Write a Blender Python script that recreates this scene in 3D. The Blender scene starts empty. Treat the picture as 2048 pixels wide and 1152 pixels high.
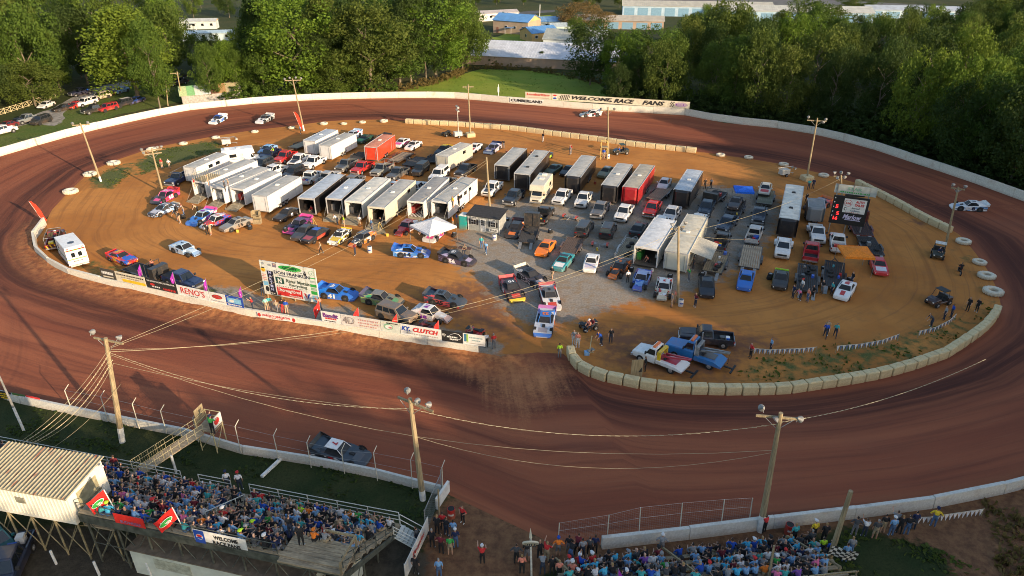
import bpy,math,random
from mathutils import Vector,Matrix
random.seed(7)
R = math.radians
sc = bpy.context.scene
COL = sc.collection

# ---------------------------------------------------------------- camera, sky, sun, exposure
CAM_H = 40.0; PITCH = R(28); FPX = 1400.0
cam_d = bpy.data.cameras.new('camera'); cam = bpy.data.objects.new('camera',cam_d); COL.objects.link(cam)
cam_d.sensor_width = 36; cam_d.lens = FPX /2048 *36
cam_d.clip_start = 0.5; cam_d.clip_end = 3000
cam.location = (0,0,CAM_H); cam.rotation_euler = (R(90) -PITCH,0,0)
sc.camera = cam
SUN_EL = R(14.5); SUN_AZ = (0.735,-0.678)
w = bpy.data.worlds.new('World'); sc.world = w; w.use_nodes = True
nt = w.node_tree; nt.nodes.clear()
sky = nt.nodes.new('ShaderNodeTexSky'); sky.sky_type = 'NISHITA'; sky.sun_disc = False
sky.sun_elevation = SUN_EL; sky.sun_rotation = math.atan2(SUN_AZ[0],SUN_AZ[1])
sky.air_density = 1.0; sky.dust_density = 1.5; sky.ozone_density = 1.0
bg = nt.nodes.new('ShaderNodeBackground'); bg.inputs[1].default_value = 0.15
wo = nt.nodes.new('ShaderNodeOutputWorld')
nt.links.new(sky.outputs[0],bg.inputs[0]); nt.links.new(bg.outputs[0],wo.inputs[0])
sl = bpy.data.lights.new('sun','SUN'); sl.energy = 4.6; sl.angle = R(0.6); sl.color = (1.0,0.76,0.51)
so = bpy.data.objects.new('sun',sl); COL.objects.link(so)
so.rotation_euler = Vector((SUN_AZ[0]*math.cos(SUN_EL),SUN_AZ[1]*math.cos(SUN_EL),math.sin(SUN_EL))).to_track_quat('Z','Y').to_euler()
so.location = (80,-80,60)
sc.cycles.filter_width = 1.0
vs = sc.view_settings; vs.view_transform = 'Standard'; vs.look = 'None'; vs.gamma = 1; vs.use_curve_mapping = False
vs.exposure = 0.85

# ---------------------------------------------------------------- pixel of the 2048x1152 photograph -> point of the place
cP,sP = math.cos(PITCH),math.sin(PITCH)
def ray(px,py):
    v = (576 -py) /FPX
    return Vector(((px -1024) /FPX,cP +v*sP,-sP +v*cP))
def at(px,py,z=0.0):
    d = ray(px,py); t = (z -CAM_H) /d.z
    return Vector((d.x*t,d.y*t,z))
def above(px,py,Y):
    d = ray(px,py); t = Y /d.y
    return Vector((d.x*t,Y,CAM_H +d.z*t))

# ---------------------------------------------------------------- mesh builder
class MB:
    def __init__(s): s.v = []; s.f = []; s.m = []
    def face(s,pts,m=0):
        i = len(s.v); s.v += [tuple(p) for p in pts]; s.f.append(tuple(range(i,i+len(pts)))); s.m.append(m); return s
    def box(s,x0,x1,y0,y1,z0,z1,m=0,M=None):
        P = [(x0,y0,z0),(x1,y0,z0),(x1,y1,z0),(x0,y1,z0),(x0,y0,z1),(x1,y0,z1),(x1,y1,z1),(x0,y1,z1)]
        if M is not None: P = [tuple(M @ Vector(p)) for p in P]
        i = len(s.v); s.v += P
        for q in ((3,2,1,0),(4,5,6,7),(0,1,5,4),(1,2,6,5),(2,3,7,6),(3,0,4,7)): s.f.append(tuple(i+k for k in q)); s.m.append(m)
        return s
    def loft(s,rings,m=0,cap=True,mf=None):
        n = len(rings[0]); i = len(s.v)
        for r in rings: s.v += [tuple(p) for p in r]
        for a in range(len(rings)-1):
            for k in range(n):
                b = i +a*n
                s.f.append((b+k,b+(k+1) % n,b+n+(k+1) % n,b+n+k)); s.m.append(mf(a,k) if mf else m)
        if cap:
            s.f.append(tuple(i+k for k in reversed(range(n)))); s.m.append(m)
            b = i +(len(rings)-1)*n
            s.f.append(tuple(b+k for k in range(n))); s.m.append(m)
        return s
    def tube(s,p0,p1,r0,r1=None,n=6,m=0,cap=True):
        p0 = Vector(p0); p1 = Vector(p1); r1 = r0 if r1 is None else r1
        q = (p1-p0).to_track_quat('Z','Y')
        rings = []
        for p,r in ((p0,r0),(p1,r1)):
            rings.append([p +q @ Vector((r*math.cos(2*math.pi*k/n),r*math.sin(2*math.pi*k/n),0)) for k in range(n)])
        return s.loft(rings,m,cap)
    def path(s,pts,r,n=5,m=0):
        for a,b in zip(pts,pts[1:]): s.tube(a,b,r,n=n,m=m,cap=False)
        return s
    def prism(s,poly,y0,y1,m=0,mc=None):
        a = [(x,y0,z) for x,z in poly]; b = [(x,y1,z) for x,z in poly]; n = len(poly)
        i = len(s.v); s.v += a +b
        for k in range(n): s.f.append((i+k,i+(k+1) % n,i+n+(k+1) % n,i+n+k)); s.m.append(m)
        s.f.append(tuple(i+k for k in reversed(range(n)))); s.m.append(m if mc is None else mc)
        s.f.append(tuple(i+n+k for k in range(n))); s.m.append(m if mc is None else mc)
        return s
    def disc(s,c,r,ax,n=12,m=0):
        c = Vector(c); q = Vector(ax).to_track_quat('Z','Y')
        return s.face([c +q @ Vector((r*math.cos(2*math.pi*k/n),r*math.sin(2*math.pi*k/n),0)) for k in range(n)],m)
    def mesh(s,name,smooth=False,fixn=True):
        me = bpy.data.meshes.new(name); me.from_pydata(s.v,[],s.f)
        nm = max(s.m)+1 if s.m else 1
        for _ in range(nm): me.materials.append(None)
        me.polygons.foreach_set('material_index',s.m)
        if smooth: me.polygons.foreach_set('use_smooth',[True]*len(s.f))
        me.update(); return me

_cache = {}
def cached(key,fn):
    if key not in _cache: _cache[key] = fn()
    return _cache[key]
def obj(name,me,mats=None,parent=None,loc=None,rot=None):
    o = bpy.data.objects.new(name,me); COL.objects.link(o)
    if parent is not None: o.parent = parent
    if loc is not None: o.location = loc
    if rot is not None: o.rotation_euler = rot
    if mats is not None:
        if not isinstance(mats,(list,tuple)): mats = [mats]
        for i,sl_ in enumerate(o.material_slots):
            sl_.link = 'OBJECT'; sl_.material = mats[min(i,len(mats)-1)]
    return o
def ob(name,mb,*a): return obj(name,mb.mesh(name),*a)
def tag(o,label,cat,group=None):
    o['label'] = label; o['category'] = cat
    if group: o['group'] = group
    return o
def thing(name,label,cat,loc=(0,0,0),rz=0.0,group=None):
    o = bpy.data.objects.new(name,None); COL.objects.link(o); o.empty_display_size = 0.3
    o.location = loc; o.rotation_euler = (0,0,rz)
    return tag(o,label,cat,group)
def struct(name,me,mats,kind='structure'):
    o = obj(name,me,mats); o['kind'] = kind; return o

# ---------------------------------------------------------------- materials
def newmat(name):
    m = bpy.data.materials.new(name); m.use_nodes = True
    t = m.node_tree; b = t.nodes['Principled BSDF']; return m,t,b
def nd(t,typ,**kw):
    n = t.nodes.new(typ)
    for k,v in kw.items():
        if k.startswith('i_'): n.inputs[int(k[2:])].default_value = v
        else: setattr(n,k,v)
    return n
def mixc(t,fac,a,b,blend='MIX'):
    n = t.nodes.new('ShaderNodeMix'); n.data_type = 'RGBA'; n.blend_type = blend
    for s_,v in ((n.inputs[0],fac),(n.inputs[6],a),(n.inputs[7],b)):
        if isinstance(v,bpy.types.NodeSocket): t.links.new(v,s_)
        else: s_.default_value = v if isinstance(v,(int,float)) else (*v[:3],1)
    return n.outputs[2]
def ramp(t,fac,lo,hi):
    n = t.nodes.new('ShaderNodeMapRange'); n.interpolation_type = 'SMOOTHSTEP'
    t.links.new(fac,n.inputs[0]); n.inputs[1].default_value = lo; n.inputs[2].default_value = hi
    return n.outputs[0]
def noise(t,vec,scale,detail=4,rough=0.55):
    n = nd(t,'ShaderNodeTexNoise'); n.inputs['Scale'].default_value = scale
    n.inputs['Detail'].default_value = detail; n.inputs['Roughness'].default_value = rough
    if vec is not None: t.links.new(vec,n.inputs['Vector'])
    return n.outputs[0]
def math_(t,op,a,b=None):
    n = t.nodes.new('ShaderNodeMath'); n.operation = op
    for i,v in enumerate((a,b)):
        if v is None: continue
        if isinstance(v,bpy.types.NodeSocket): t.links.new(v,n.inputs[i])
        else: n.inputs[i].default_value = v
    return n.outputs[0]
def bump(t,b,h,strength,dist):
    n = t.nodes.new('ShaderNodeBump'); n.inputs['Strength'].default_value = strength; n.inputs['Distance'].default_value = dist
    t.links.new(h,n.inputs['Height']); t.links.new(n.outputs[0],b.inputs['Normal'])
DUST = (0.30,0.17,0.08)
def M_paint(c,rough=0.35,dust=0.35,metal=0.0,coat=0.3):
    """painted panel with a film of track dust, thicker low down and in patches"""
    if sum(c) < .25: dust *= .4
    def mk():
        m,t,b = newmat('paint'); tc = nd(t,'ShaderNodeTexCoord')
        n = noise(t,tc.outputs['Object'],1.7,5)
        sx = nd(t,'ShaderNodeSeparateXYZ'); t.links.new(tc.outputs['Object'],sx.inputs[0])
        low = ramp(t,sx.outputs[2],1.0,0.1)
        f = math_(t,'MULTIPLY',math_(t,'ADD',ramp(t,n,0.42,0.75),low),dust)
        f = math_(t,'MINIMUM',f,0.85)
        t.links.new(mixc(t,f,c,DUST),b.inputs['Base Color'])
        t.links.new(math_(t,'ADD',math_(t,'MULTIPLY',f,0.5),rough),b.inputs['Roughness'])
        b.inputs['Metallic'].default_value = metal; b.inputs['Coat Weight'].default_value = coat
        return m
    return cached(('paint',c,rough,dust,metal),mk)
def M_livery(c,a1,a2,dust=0.2):
    """race paint: a base colour with big swept patches of two accent colours"""
    def mk():
        m,t,b = newmat('livery'); tc = nd(t,'ShaderNodeTexCoord'); oi = nd(t,'ShaderNodeObjectInfo'); mp = nd(t,'ShaderNodeMapping'); mp.inputs['Scale'].default_value = (.8,1.3,2.6); mp.inputs['Rotation'].default_value = (0,.35,.3)
        t.links.new(tc.outputs['Object'],mp.inputs[0]); v = nd(t,'ShaderNodeVectorMath',operation='ADD'); t.links.new(mp.outputs[0],v.inputs[0]); t.links.new(math_(t,'MULTIPLY',oi.outputs['Random'],30),v.inputs[1])
        n = noise(t,v.outputs[0],1.1,1,.3); n2 = noise(t,v.outputs[0],2.3,1,.3); f1 = noise(t,tc.outputs['Object'],9,2)
        k = mixc(t,ramp(t,n,.55,.57),c,a1); k = mixc(t,ramp(t,n2,.60,.62),k,a2); k = mixc(t,math_(t,'MULTIPLY',ramp(t,f1,.64,.66),.7),k,a1)
        d = math_(t,'MULTIPLY',ramp(t,noise(t,tc.outputs['Object'],1.7,5),.42,.75),dust); t.links.new(mixc(t,d,k,DUST),b.inputs['Base Color']); b.inputs['Roughness'].default_value = .4; b.inputs['Coat Weight'].default_value = .25; return m
    return cached(('livery',c,a1,a2),mk)
def M_flat(c,rough=0.7,var=0.25,scale=3.0,metal=0.0,name='surface'):
    def mk():
        m,t,b = newmat(name); tc = nd(t,'ShaderNodeTexCoord')
        n = noise(t,tc.outputs['Object'],scale,5)
        lo = tuple(x*(1-var) for x in c); hi = tuple(min(1,x*(1+var)) for x in c)
        t.links.new(mixc(t,ramp(t,n,0.3,0.7),lo,hi),b.inputs['Base Color'])
        b.inputs['Roughness'].default_value = rough; b.inputs['Metallic'].default_value = metal
        return m
    return cached(('flat',c,rough,var,scale,metal),mk)
def M_cloth(c): return M_flat(c,0.9,0.2,6.0,name='cloth')
def M_glass():
    def mk():
        m,t,b = newmat('window_glass'); b.inputs['Base Color'].default_value = (0.012,0.016,0.02,1)
        b.inputs['Roughness'].default_value = 0.08; b.inputs['Specular IOR Level'].default_value = 0.8; return m
    return cached('glass',mk)
def M_emit(c,s):
    def mk():
        m,t,b = newmat('led'); b.inputs['Emission Color'].default_value = (*c,1); b.inputs['Emission Strength'].default_value = s
        b.inputs['Base Color'].default_value = (*c,1); return m
    return cached(('emit',c,s),mk)
def M_wood(c=(0.33,0.24,0.14),stretch=(1,12,12)):
    def mk():
        m,t,b = newmat('weathered_wood'); tc = nd(t,'ShaderNodeTexCoord')
        mp = nd(t,'ShaderNodeMapping'); mp.inputs['Scale'].default_value = stretch; t.links.new(tc.outputs['Object'],mp.inputs[0])
        n = noise(t,mp.outputs[0],1.2,6,0.65); n2 = noise(t,tc.outputs['Object'],0.6,3)
        c1 = mixc(t,ramp(t,n,0.3,0.7),tuple(x*0.55 for x in c),tuple(x*1.15 for x in c))
        t.links.new(mixc(t,ramp(t,n2,0.5,0.8),c1,tuple(x*0.5 for x in c)),b.inputs['Base Color'])
        b.inputs['Roughness'].default_value = 0.85; return m
    return cached(('wood',c,stretch),mk)
def M_concrete(c=(0.70,0.66,0.55),stain=(0.40,0.24,0.13),amt=0.42):
    """whitewashed concrete, spattered with clay near the ground and streaked"""
    def mk():
        m,t,b = newmat('whitewashed_concrete'); g = nd(t,'ShaderNodeNewGeometry')
        n = noise(t,g.outputs['Position'],0.8,6); n2 = noise(t,g.outputs['Position'],6.0,5,0.7)
        sx = nd(t,'ShaderNodeSeparateXYZ'); t.links.new(g.outputs['Position'],sx.inputs[0])
        low = ramp(t,math_(t,'ADD',sx.outputs[2],math_(t,'MULTIPLY',n2,0.9)),1.0,0.45)
        f = math_(t,'MULTIPLY',math_(t,'MAXIMUM',low,ramp(t,n,0.52,0.8)),amt)
        c1 = mixc(t,ramp(t,n2,0.35,0.7),tuple(x*0.86 for x in c),tuple(min(1,x*1.06) for x in c))
        mp = nd(t,'ShaderNodeMapping'); mp.inputs['Scale'].default_value = (.5,.5,5); t.links.new(g.outputs['Position'],mp.inputs[0]); c1 = mixc(t,math_(t,'MULTIPLY',ramp(t,noise(t,mp.outputs[0],1.0,6,.7),.57,.74),.4),c1,(0.14,0.11,0.09))
        t.links.new(mixc(t,f,c1,stain),b.inputs['Base Color']); b.inputs['Roughness'].default_value = 0.85
        bump(t,b,n2,0.25,0.03); return m
    return cached(('conc',c,stain,amt),mk)

WHITE = (0.78,0.78,0.76); BLACK = (0.012,0.012,0.014); SILVER = (0.42,0.43,0.45); GREY = (0.16,0.165,0.17)
DGREY = (0.05,0.053,0.058); RED = (0.50,0.02,0.02); MAROON = (0.14,0.012,0.015); BLUE = (0.012,0.10,0.50); NAVY = (0.01,0.018,0.06)
LBLUE = (0.22,0.42,0.68); TEAL = (0.02,0.36,0.42); ORANGE = (0.72,0.16,0.015); YELLOW = (0.72,0.48,0.02); GREEN = (0.03,0.30,0.05)
LIME = (0.36,0.68,0.04); PINK = (0.75,0.06,0.30); PURPLE = (0.22,0.02,0.35); CREAM = (0.66,0.60,0.46); TAN = (0.36,0.27,0.16)
def M_tyre(): return M_flat((0.018,0.017,0.016),0.85,0.4,4.0,name='rubber')
def M_chrome(): return M_flat((0.5,0.5,0.5),0.3,0.2,3.0,0.7,name='bright_metal')
def M_black(): return M_flat((0.02,0.02,0.021),0.6,0.3,3.0,name='black_plastic')
def M_steel(): return M_flat((0.30,0.30,0.29),0.5,0.25,2.0,0.5,name='galvanised_steel')
def M_lens(): return M_flat((0.75,0.75,0.72),0.15,0.1,name='lamp_lens')
def M_tail(): return M_flat((0.35,0.01,0.01),0.2,0.1,name='tail_lens')

# ---------------------------------------------------------------- lettering
def text_mesh(s,bold=0.0,shear=0.0):
    def mk():
        c = bpy.data.curves.new('lettering','FONT'); c.body = s; c.size = 1.0; c.resolution_u = 2
        c.offset = bold; c.shear = shear; c.extrude = 0.0
        o = bpy.data.objects.new('lettering',c); me = bpy.data.meshes.new_from_object(o)
        bpy.data.objects.remove(o); bpy.data.curves.remove(c)
        xs = [v.co.x for v in me.vertices] or [0,1]; ys = [v.co.y for v in me.vertices] or [0,1]
        x0,x1,y0,y1 = min(xs),max(xs),min(ys),max(ys)
        for v in me.vertices: v.co = ((v.co.x-x0)/max(1e-6,x1-x0)-0.5,(v.co.y-y0)/max(1e-6,y1-y0)-0.5,0)
        me.materials.clear(); me.materials.append(None); return me
    return cached(('txt',s,bold,shear),mk)
def put_text(s,parent,c,ux,uy,wid,hei,mat,bold=0.02,shear=0.0,name='lettering'):
    """flat letters centred on c, running along ux with their tops towards uy, wid x hei in size"""
    ux = Vector(ux).normalized(); uy = Vector(uy).normalized(); n = ux.cross(uy)
    o = obj(name,text_mesh(s,bold,shear),mat,parent)
    Mx = Matrix((ux*wid,uy*hei,n)).transposed().to_4x4(); Mx.translation = Vector(c)
    o.matrix_local = Mx; return o
def put_quad(name,parent,c,ux,uy,wid,hei,mat,n=4,thick=0.0):
    ux = Vector(ux).normalized(); uy = Vector(uy).normalized(); c = Vector(c)
    mb = MB()
    if n == 4: mb.face([c -ux*wid/2 -uy*hei/2,c +ux*wid/2 -uy*hei/2,c +ux*wid/2 +uy*hei/2,c -ux*wid/2 +uy*hei/2])
    else: mb.face([c +ux*wid/2*math.cos(2*math.pi*k/n) +uy*hei/2*math.sin(2*math.pi*k/n) for k in range(n)])
    return obj(name,mb.mesh(name),mat,parent)

# ================================================================ THE SETTING: ground, track, infield
import numpy as np
INNER_PX = [(88,450),(104,420),(126,396),(142,379),(181,343),(228,322),(304,296),(367,284),(432,272),(510,260),(584,252),(648,243),(700,240),(768,239),(810,243),
 (915,248),(1022,257),(1100,267),(1180,277),(1274,290),(1409,305),(1500,318),(1567,329),(1647,348),(1712,366),(1800,405),(1870,441),(1920,470),(1950,505),(1975,540),(1995,580),(2002,612),
 (1992,645),(1966,670),(1936,690),(1886,719),(1851,732),(1768,757),(1671,774),(1613,783),(1536,790),(1440,790),(1340,786),(1275,777),(1212,764),(1170,748),(1144,730),(1132,708),
 (1075,705),(1010,714),(1007,719),(900,704),(762,681),(637,660),(512,640),(425,622),(330,600),(225,576),(175,565),(140,555),(100,534),(75,512),(65,492),(70,470)]
OUTER_L = [(0,313),(85,288),(165,266),(250,246),(310,233),(375,221),(420,216),(475,211),(512,207),(590,202),(662,199),(735,197),(812,196),(912,197),(1022,207),(1100,213),(1164,219),(1270,225),(1374,231),(1449,246),(1536,254),(1636,270),(1718,291),(1780,309),(1836,330),(1890,346),(1936,362),(2048,403)]
NEAR_R = [(2048,970),(1986,984),(1900,1004),(1711,1029),(1536,1050),(1349,1074),(1194,1091),(1124,1096)]
NEAR_L = [(890,986),(882,981),(755,951),(687,936),(585,918),(512,910),(440,890),(370,868),(230,842),(87,812),(0,794)]
def pts2(l): return [at(*p).to_2d() for p in l]
def crv(pts,n=6):
    out = []
    for i in range(len(pts)-1):
        p0 = pts[max(0,i-1)]; p1 = pts[i]; p2 = pts[i+1]; p3 = pts[min(len(pts)-1,i+2)]
        for k in range(n):
            t = k/n
            out.append(0.5*((2*p1)+(p2-p0)*t+(2*p0-5*p1+4*p2-p3)*t*t+(3*p1-p0-3*p2+p3)*t*t*t))
    out.append(pts[-1]); return out
INNER = pts2(INNER_PX)
o_far = pts2(OUTER_L); o_nr = pts2(NEAR_R); o_nl = pts2(NEAR_L)
off_r = [Vector((85.5,88)),Vector((82,70)),Vector((72,56)),Vector((57,47))]
off_l = [Vector((-62,59)),Vector((-79,71)),Vector((-92,87)),Vector((-98.5,108))]
OUTER = o_far +off_r +o_nr +o_nl +off_l
CEN = Vector((-5.0,103.0))
def ray_poly(poly,a):
    d = Vector((math.cos(a),math.sin(a))); best = 0
    for p,q in zip(poly,poly[1:]+poly[:1]):
        e = q-p; den = d.x*e.y-d.y*e.x
        if abs(den) < 1e-9: continue
        r = p-CEN; t = (r.x*e.y-r.y*e.x)/den; u = (r.x*d.y-r.y*d.x)/den
        if t > 0 and -1e-6 <= u <= 1+1e-6: best = max(best,t)
    return best
NA = 420
ANG = [2*math.pi*i/NA for i in range(NA)]
RIN = [ray_poly(INNER,a) for a in ANG]; ROUT = [ray_poly(OUTER,a) for a in ANG]
def poly_w(P,polypx,soft,world=False):
    """1 inside the polygon, 0 outside, blended over soft metres"""
    poly = [(at(*p).x,at(*p).y) for p in polypx] if not world else polypx
    X,Y = P[:,0],P[:,1]; ins = np.zeros(len(P),bool); dmin = np.full(len(P),1e9)
    for (ax,ay),(bx,by) in zip(poly,poly[1:]+poly[:1]):
        c = ((ay > Y) != (by > Y)); xi = (bx-ax)*(Y-ay)/((by-ay) if by != ay else 1e-9)+ax
        ins ^= c & (X < xi)
        L2 = (bx-ax)**2+(by-ay)**2+1e-9; t = np.clip(((X-ax)*(bx-ax)+(Y-ay)*(by-ay))/L2,0,1)
        dmin = np.minimum(dmin,np.hypot(X-ax-t*(bx-ax),Y-ay-t*(by-ay)))
    sd = np.where(ins,dmin,-dmin)
    t = np.clip((sd+soft)/(2*soft),0,1); return t*t*(3-2*t)
def set_zone(me,P,chans):
    ca = me.color_attributes.new('zone','FLOAT_COLOR','POINT')
    arr = np.zeros((len(P),4),np.float32); arr[:,3] = 1
    for i,c in enumerate(chans): arr[:,i] = np.clip(c,0,1)
    ca.data.foreach_set('color',arr.ravel())
def zone_nodes(t):
    a = t.nodes.new('ShaderNodeVertexColor'); a.layer_name = 'zone'
    s_ = nd(t,'ShaderNodeSeparateColor'); t.links.new(a.outputs[0],s_.inputs[0]); return s_.outputs
def uvset(me,uv):
    l = me.uv_layers.new(name='run'); idx = np.zeros(len(me.loops),np.int32); me.loops.foreach_get('vertex_index',idx)
    l.data.foreach_set('uv',uv[idx].astype(np.float32).ravel())
def uv_scaled(t,sx,sy):
    u = nd(t,'ShaderNodeUVMap'); u.uv_map = 'run'; m = nd(t,'ShaderNodeMapping'); m.inputs['Scale'].default_value = (sx,sy,1)
    t.links.new(u.outputs[0],m.inputs[0]); return m.outputs[0]

# --- base ground, one sheet to the horizon
def mat_ground():
    m,t,b = newmat('scrub_grass'); g = nd(t,'ShaderNodeNewGeometry'); p = g.outputs['Position']
    n1 = noise(t,p,0.05,5); n2 = noise(t,p,0.9,6,0.7)
    c = mixc(t,ramp(t,n1,0.35,0.65),(0.045,0.065,0.018),(0.085,0.085,0.03))
    c = mixc(t,ramp(t,n2,0.3,0.75),c,(0.03,0.035,0.012)); t.links.new(c,b.inputs['Base Color']); b.inputs['Roughness'].default_value = 0.95
    b.inputs['Specular IOR Level'].default_value = 0.15
    bump(t,b,n2,0.6,0.15); return m
gm = MB(); S = 40
for i in range(-20,20):
    for j in range(-5,38): gm.face([(i*S,j*S,0),(i*S+S,j*S,0),(i*S+S,j*S+S,0),(i*S,j*S+S,0)])
struct('ground',gm.mesh('ground'),mat_ground())

def mat_grass(c1,c2,c3,name='grass'):
    m,t,b = newmat(name); g = nd(t,'ShaderNodeNewGeometry'); p = g.outputs['Position']
    n1 = noise(t,p,0.12,5,0.6); n2 = noise(t,p,2.5,6,0.75); n3 = noise(t,p,0.5,4)
    c = mixc(t,ramp(t,n1,0.35,0.65),c1,c2); c = mixc(t,math_(t,'MULTIPLY',ramp(t,n3,0.55,0.75),0.6),c,c3)
    c = mixc(t,ramp(t,n2,0.35,0.8),c,tuple(x*0.45 for x in c1)); t.links.new(c,b.inputs['Base Color'])
    b.inputs['Roughness'].default_value = 0.95; b.inputs['Specular IOR Level'].default_value = 0.15; bump(t,b,n2,0.45,0.1); return m
def sheet(name,px,z,mat,jit=0.6,seg=2.0):
    P = [at(*p).to_2d() if len(p) == 2 else Vector(p[:2]) for p in px]; out = []
    rg = random.Random(len(px)*7+int(z*1000))
    for a,b in zip(P,P[1:]+P[:1]):
        n = max(1,int((b-a).length/seg))
        for k in range(n): q = a.lerp(b,k/n); out.append((q.x+rg.uniform(-jit,jit),q.y+rg.uniform(-jit,jit),z))
    mb = MB(); mb.face(out); return struct(name,mb.mesh(name),mat)

# --- the oval: a ring of red clay between the inner edge and the outer wall
def mat_track():
    m,t,b = newmat('red_clay'); z = zone_nodes(t); g = nd(t,'ShaderNodeNewGeometry'); p = g.outputs['Position']
    s1 = noise(t,uv_scaled(t,0.03,1.1),1.0,6,0.62); s2 = noise(t,uv_scaled(t,0.012,0.35),1.0,4,0.5); s3 = noise(t,uv_scaled(t,0.10,4.0),1.0,5,0.6)
    gr = noise(t,p,3.0,6,0.8); big = noise(t,p,0.06,4)
    c = mixc(t,ramp(t,s2,0.35,0.65),(0.235,0.070,0.036),(0.32,0.105,0.050))
    c = mixc(t,ramp(t,s1,0.45,0.75),c,(0.16,0.050,0.029))
    c = mixc(t,math_(t,'MULTIPLY',ramp(t,s3,0.55,0.75),0.4),c,(0.30,0.125,0.066))
    c = mixc(t,math_(t,'MULTIPLY',ramp(t,big,0.5,0.7),0.4),c,(0.22,0.085,0.052))
    c = mixc(t,math_(t,'MULTIPLY',z[1],ramp(t,s1,0.15,0.6)),c,(0.062,0.022,0.016))
    sx_ = noise(t,uv_scaled(t,1.1,0.10),1.0,6,0.65); pf = ramp(t,math_(t,'ADD',z[0],math_(t,'ADD',math_(t,'MULTIPLY',math_(t,'SUBTRACT',gr,0.5),0.7),math_(t,'MULTIPLY',math_(t,'SUBTRACT',sx_,0.5),.5))),0.3,0.75)
    c = mixc(t,pf,c,mixc(t,ramp(t,noise(t,p,0.5,5),0.3,0.7),(0.33,0.13,0.058),(0.46,0.20,0.085)))
    c = mixc(t,z[2],c,mixc(t,ramp(t,noise(t,p,1.2,6,0.7),0.35,0.65),(0.22,0.08,0.036),(0.42,0.175,0.066)))
    c = mixc(t,math_(t,'MULTIPLY',ramp(t,gr,0.55,0.8),0.45),c,(0.09,0.034,0.022)); t.links.new(c,b.inputs['Base Color'])
    b.inputs['Roughness'].default_value = 0.9; b.inputs['Specular IOR Level'].default_value = 0.2
    h = math_(t,'ADD',math_(t,'MULTIPLY',s1,0.8),math_(t,'ADD',math_(t,'MULTIPLY',s3,0.3),math_(t,'MULTIPLY',gr,0.45))); bump(t,b,h,0.7,0.14); return m
NV = 18; tv = []; tuvs = []; berm = []
rgt = random.Random(3)
arc = 0.0; ARC = []
for i in range(NA):
    ARC.append(arc); arc += 2*math.pi/NA*80
WALL_A0 = None
front_wall = [at(*p).to_2d() for p in INNER_PX[INNER_PX.index((1007,719)):]+[INNER_PX[0]]]
fw = np.array([(p.x,p.y) for p in front_wall])
def dist_line(P,L):
    d = np.full(len(P),1e9)
    for (ax,ay),(bx,by) in zip(L[:-1],L[1:]):
        L2 = (bx-ax)**2+(by-ay)**2+1e-9; tt = np.clip(((P[:,0]-ax)*(bx-ax)+(P[:,1]-ay)*(by-ay))/L2,0,1)
        d = np.minimum(d,np.hypot(P[:,0]-ax-tt*(bx-ax),P[:,1]-ay-tt*(by-ay)))
    return d
for i,a in enumerate(ANG):
    for k in range(NV+1):
        u = k/NV; u = u**1.35; r = RIN[i]+(ROUT[i]-RIN[i])*u
        tv.append((CEN.x+r*math.cos(a),CEN.y+r*math.sin(a),0.012)); tuvs.append((ARC[i],u*16))
TP = np.array(tv); tuvs = np.array(tuvs)
d_in = dist_line(TP,np.vstack([np.array([(p.x,p.y) for p in INNER]),[(INNER[0].x,INNER[0].y)]]))
dfw = dist_line(TP,fw)
lump = np.array([rgt.uniform(0.2,1.5) for _ in range(len(TP))]).reshape(NA,NV+1); lump = ((lump+np.roll(lump,1,0)+np.roll(lump,-1,0)+np.roll(lump,2,0))/4).ravel()
bermw = np.clip(1-dfw/4.2,0,1)**1.3
TP[:,2] += bermw*0.42*lump*np.clip(dfw*0+1,0,1)
tf = []
for i in range(NA):
    j = (i+1) % NA
    for k in range(NV): a0 = i*(NV+1)+k; b0 = j*(NV+1)+k; tf.append((a0,a0+1,b0+1,b0))
tm = bpy.data.meshes.new('track'); tm.from_pydata([tuple(p) for p in TP],[],tf); tm.materials.append(None)
tuv2 = tuvs.copy(); uvset(tm,tuv2)
path = poly_w(TP,[(1005,716),(1145,722),(1165,770),(1120,860),(1110,980),(1112,1152),(905,1152),(915,985),(960,860),(935,760)],5.0)
path *= .25+.5*np.clip((TP[:,1]-44)/14,0,1); path = np.maximum(path,0.6*poly_w(TP,[(760,690),(1005,716),(1010,790),(930,770)],3.0))
groove = np.exp(-((tuvs[:,1]-3.2)/2.4)**2)*0.95
set_zone(tm,TP,[path,groove,np.clip(bermw*1.3,0,1)])
struct('track',tm,mat_track())

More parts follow.
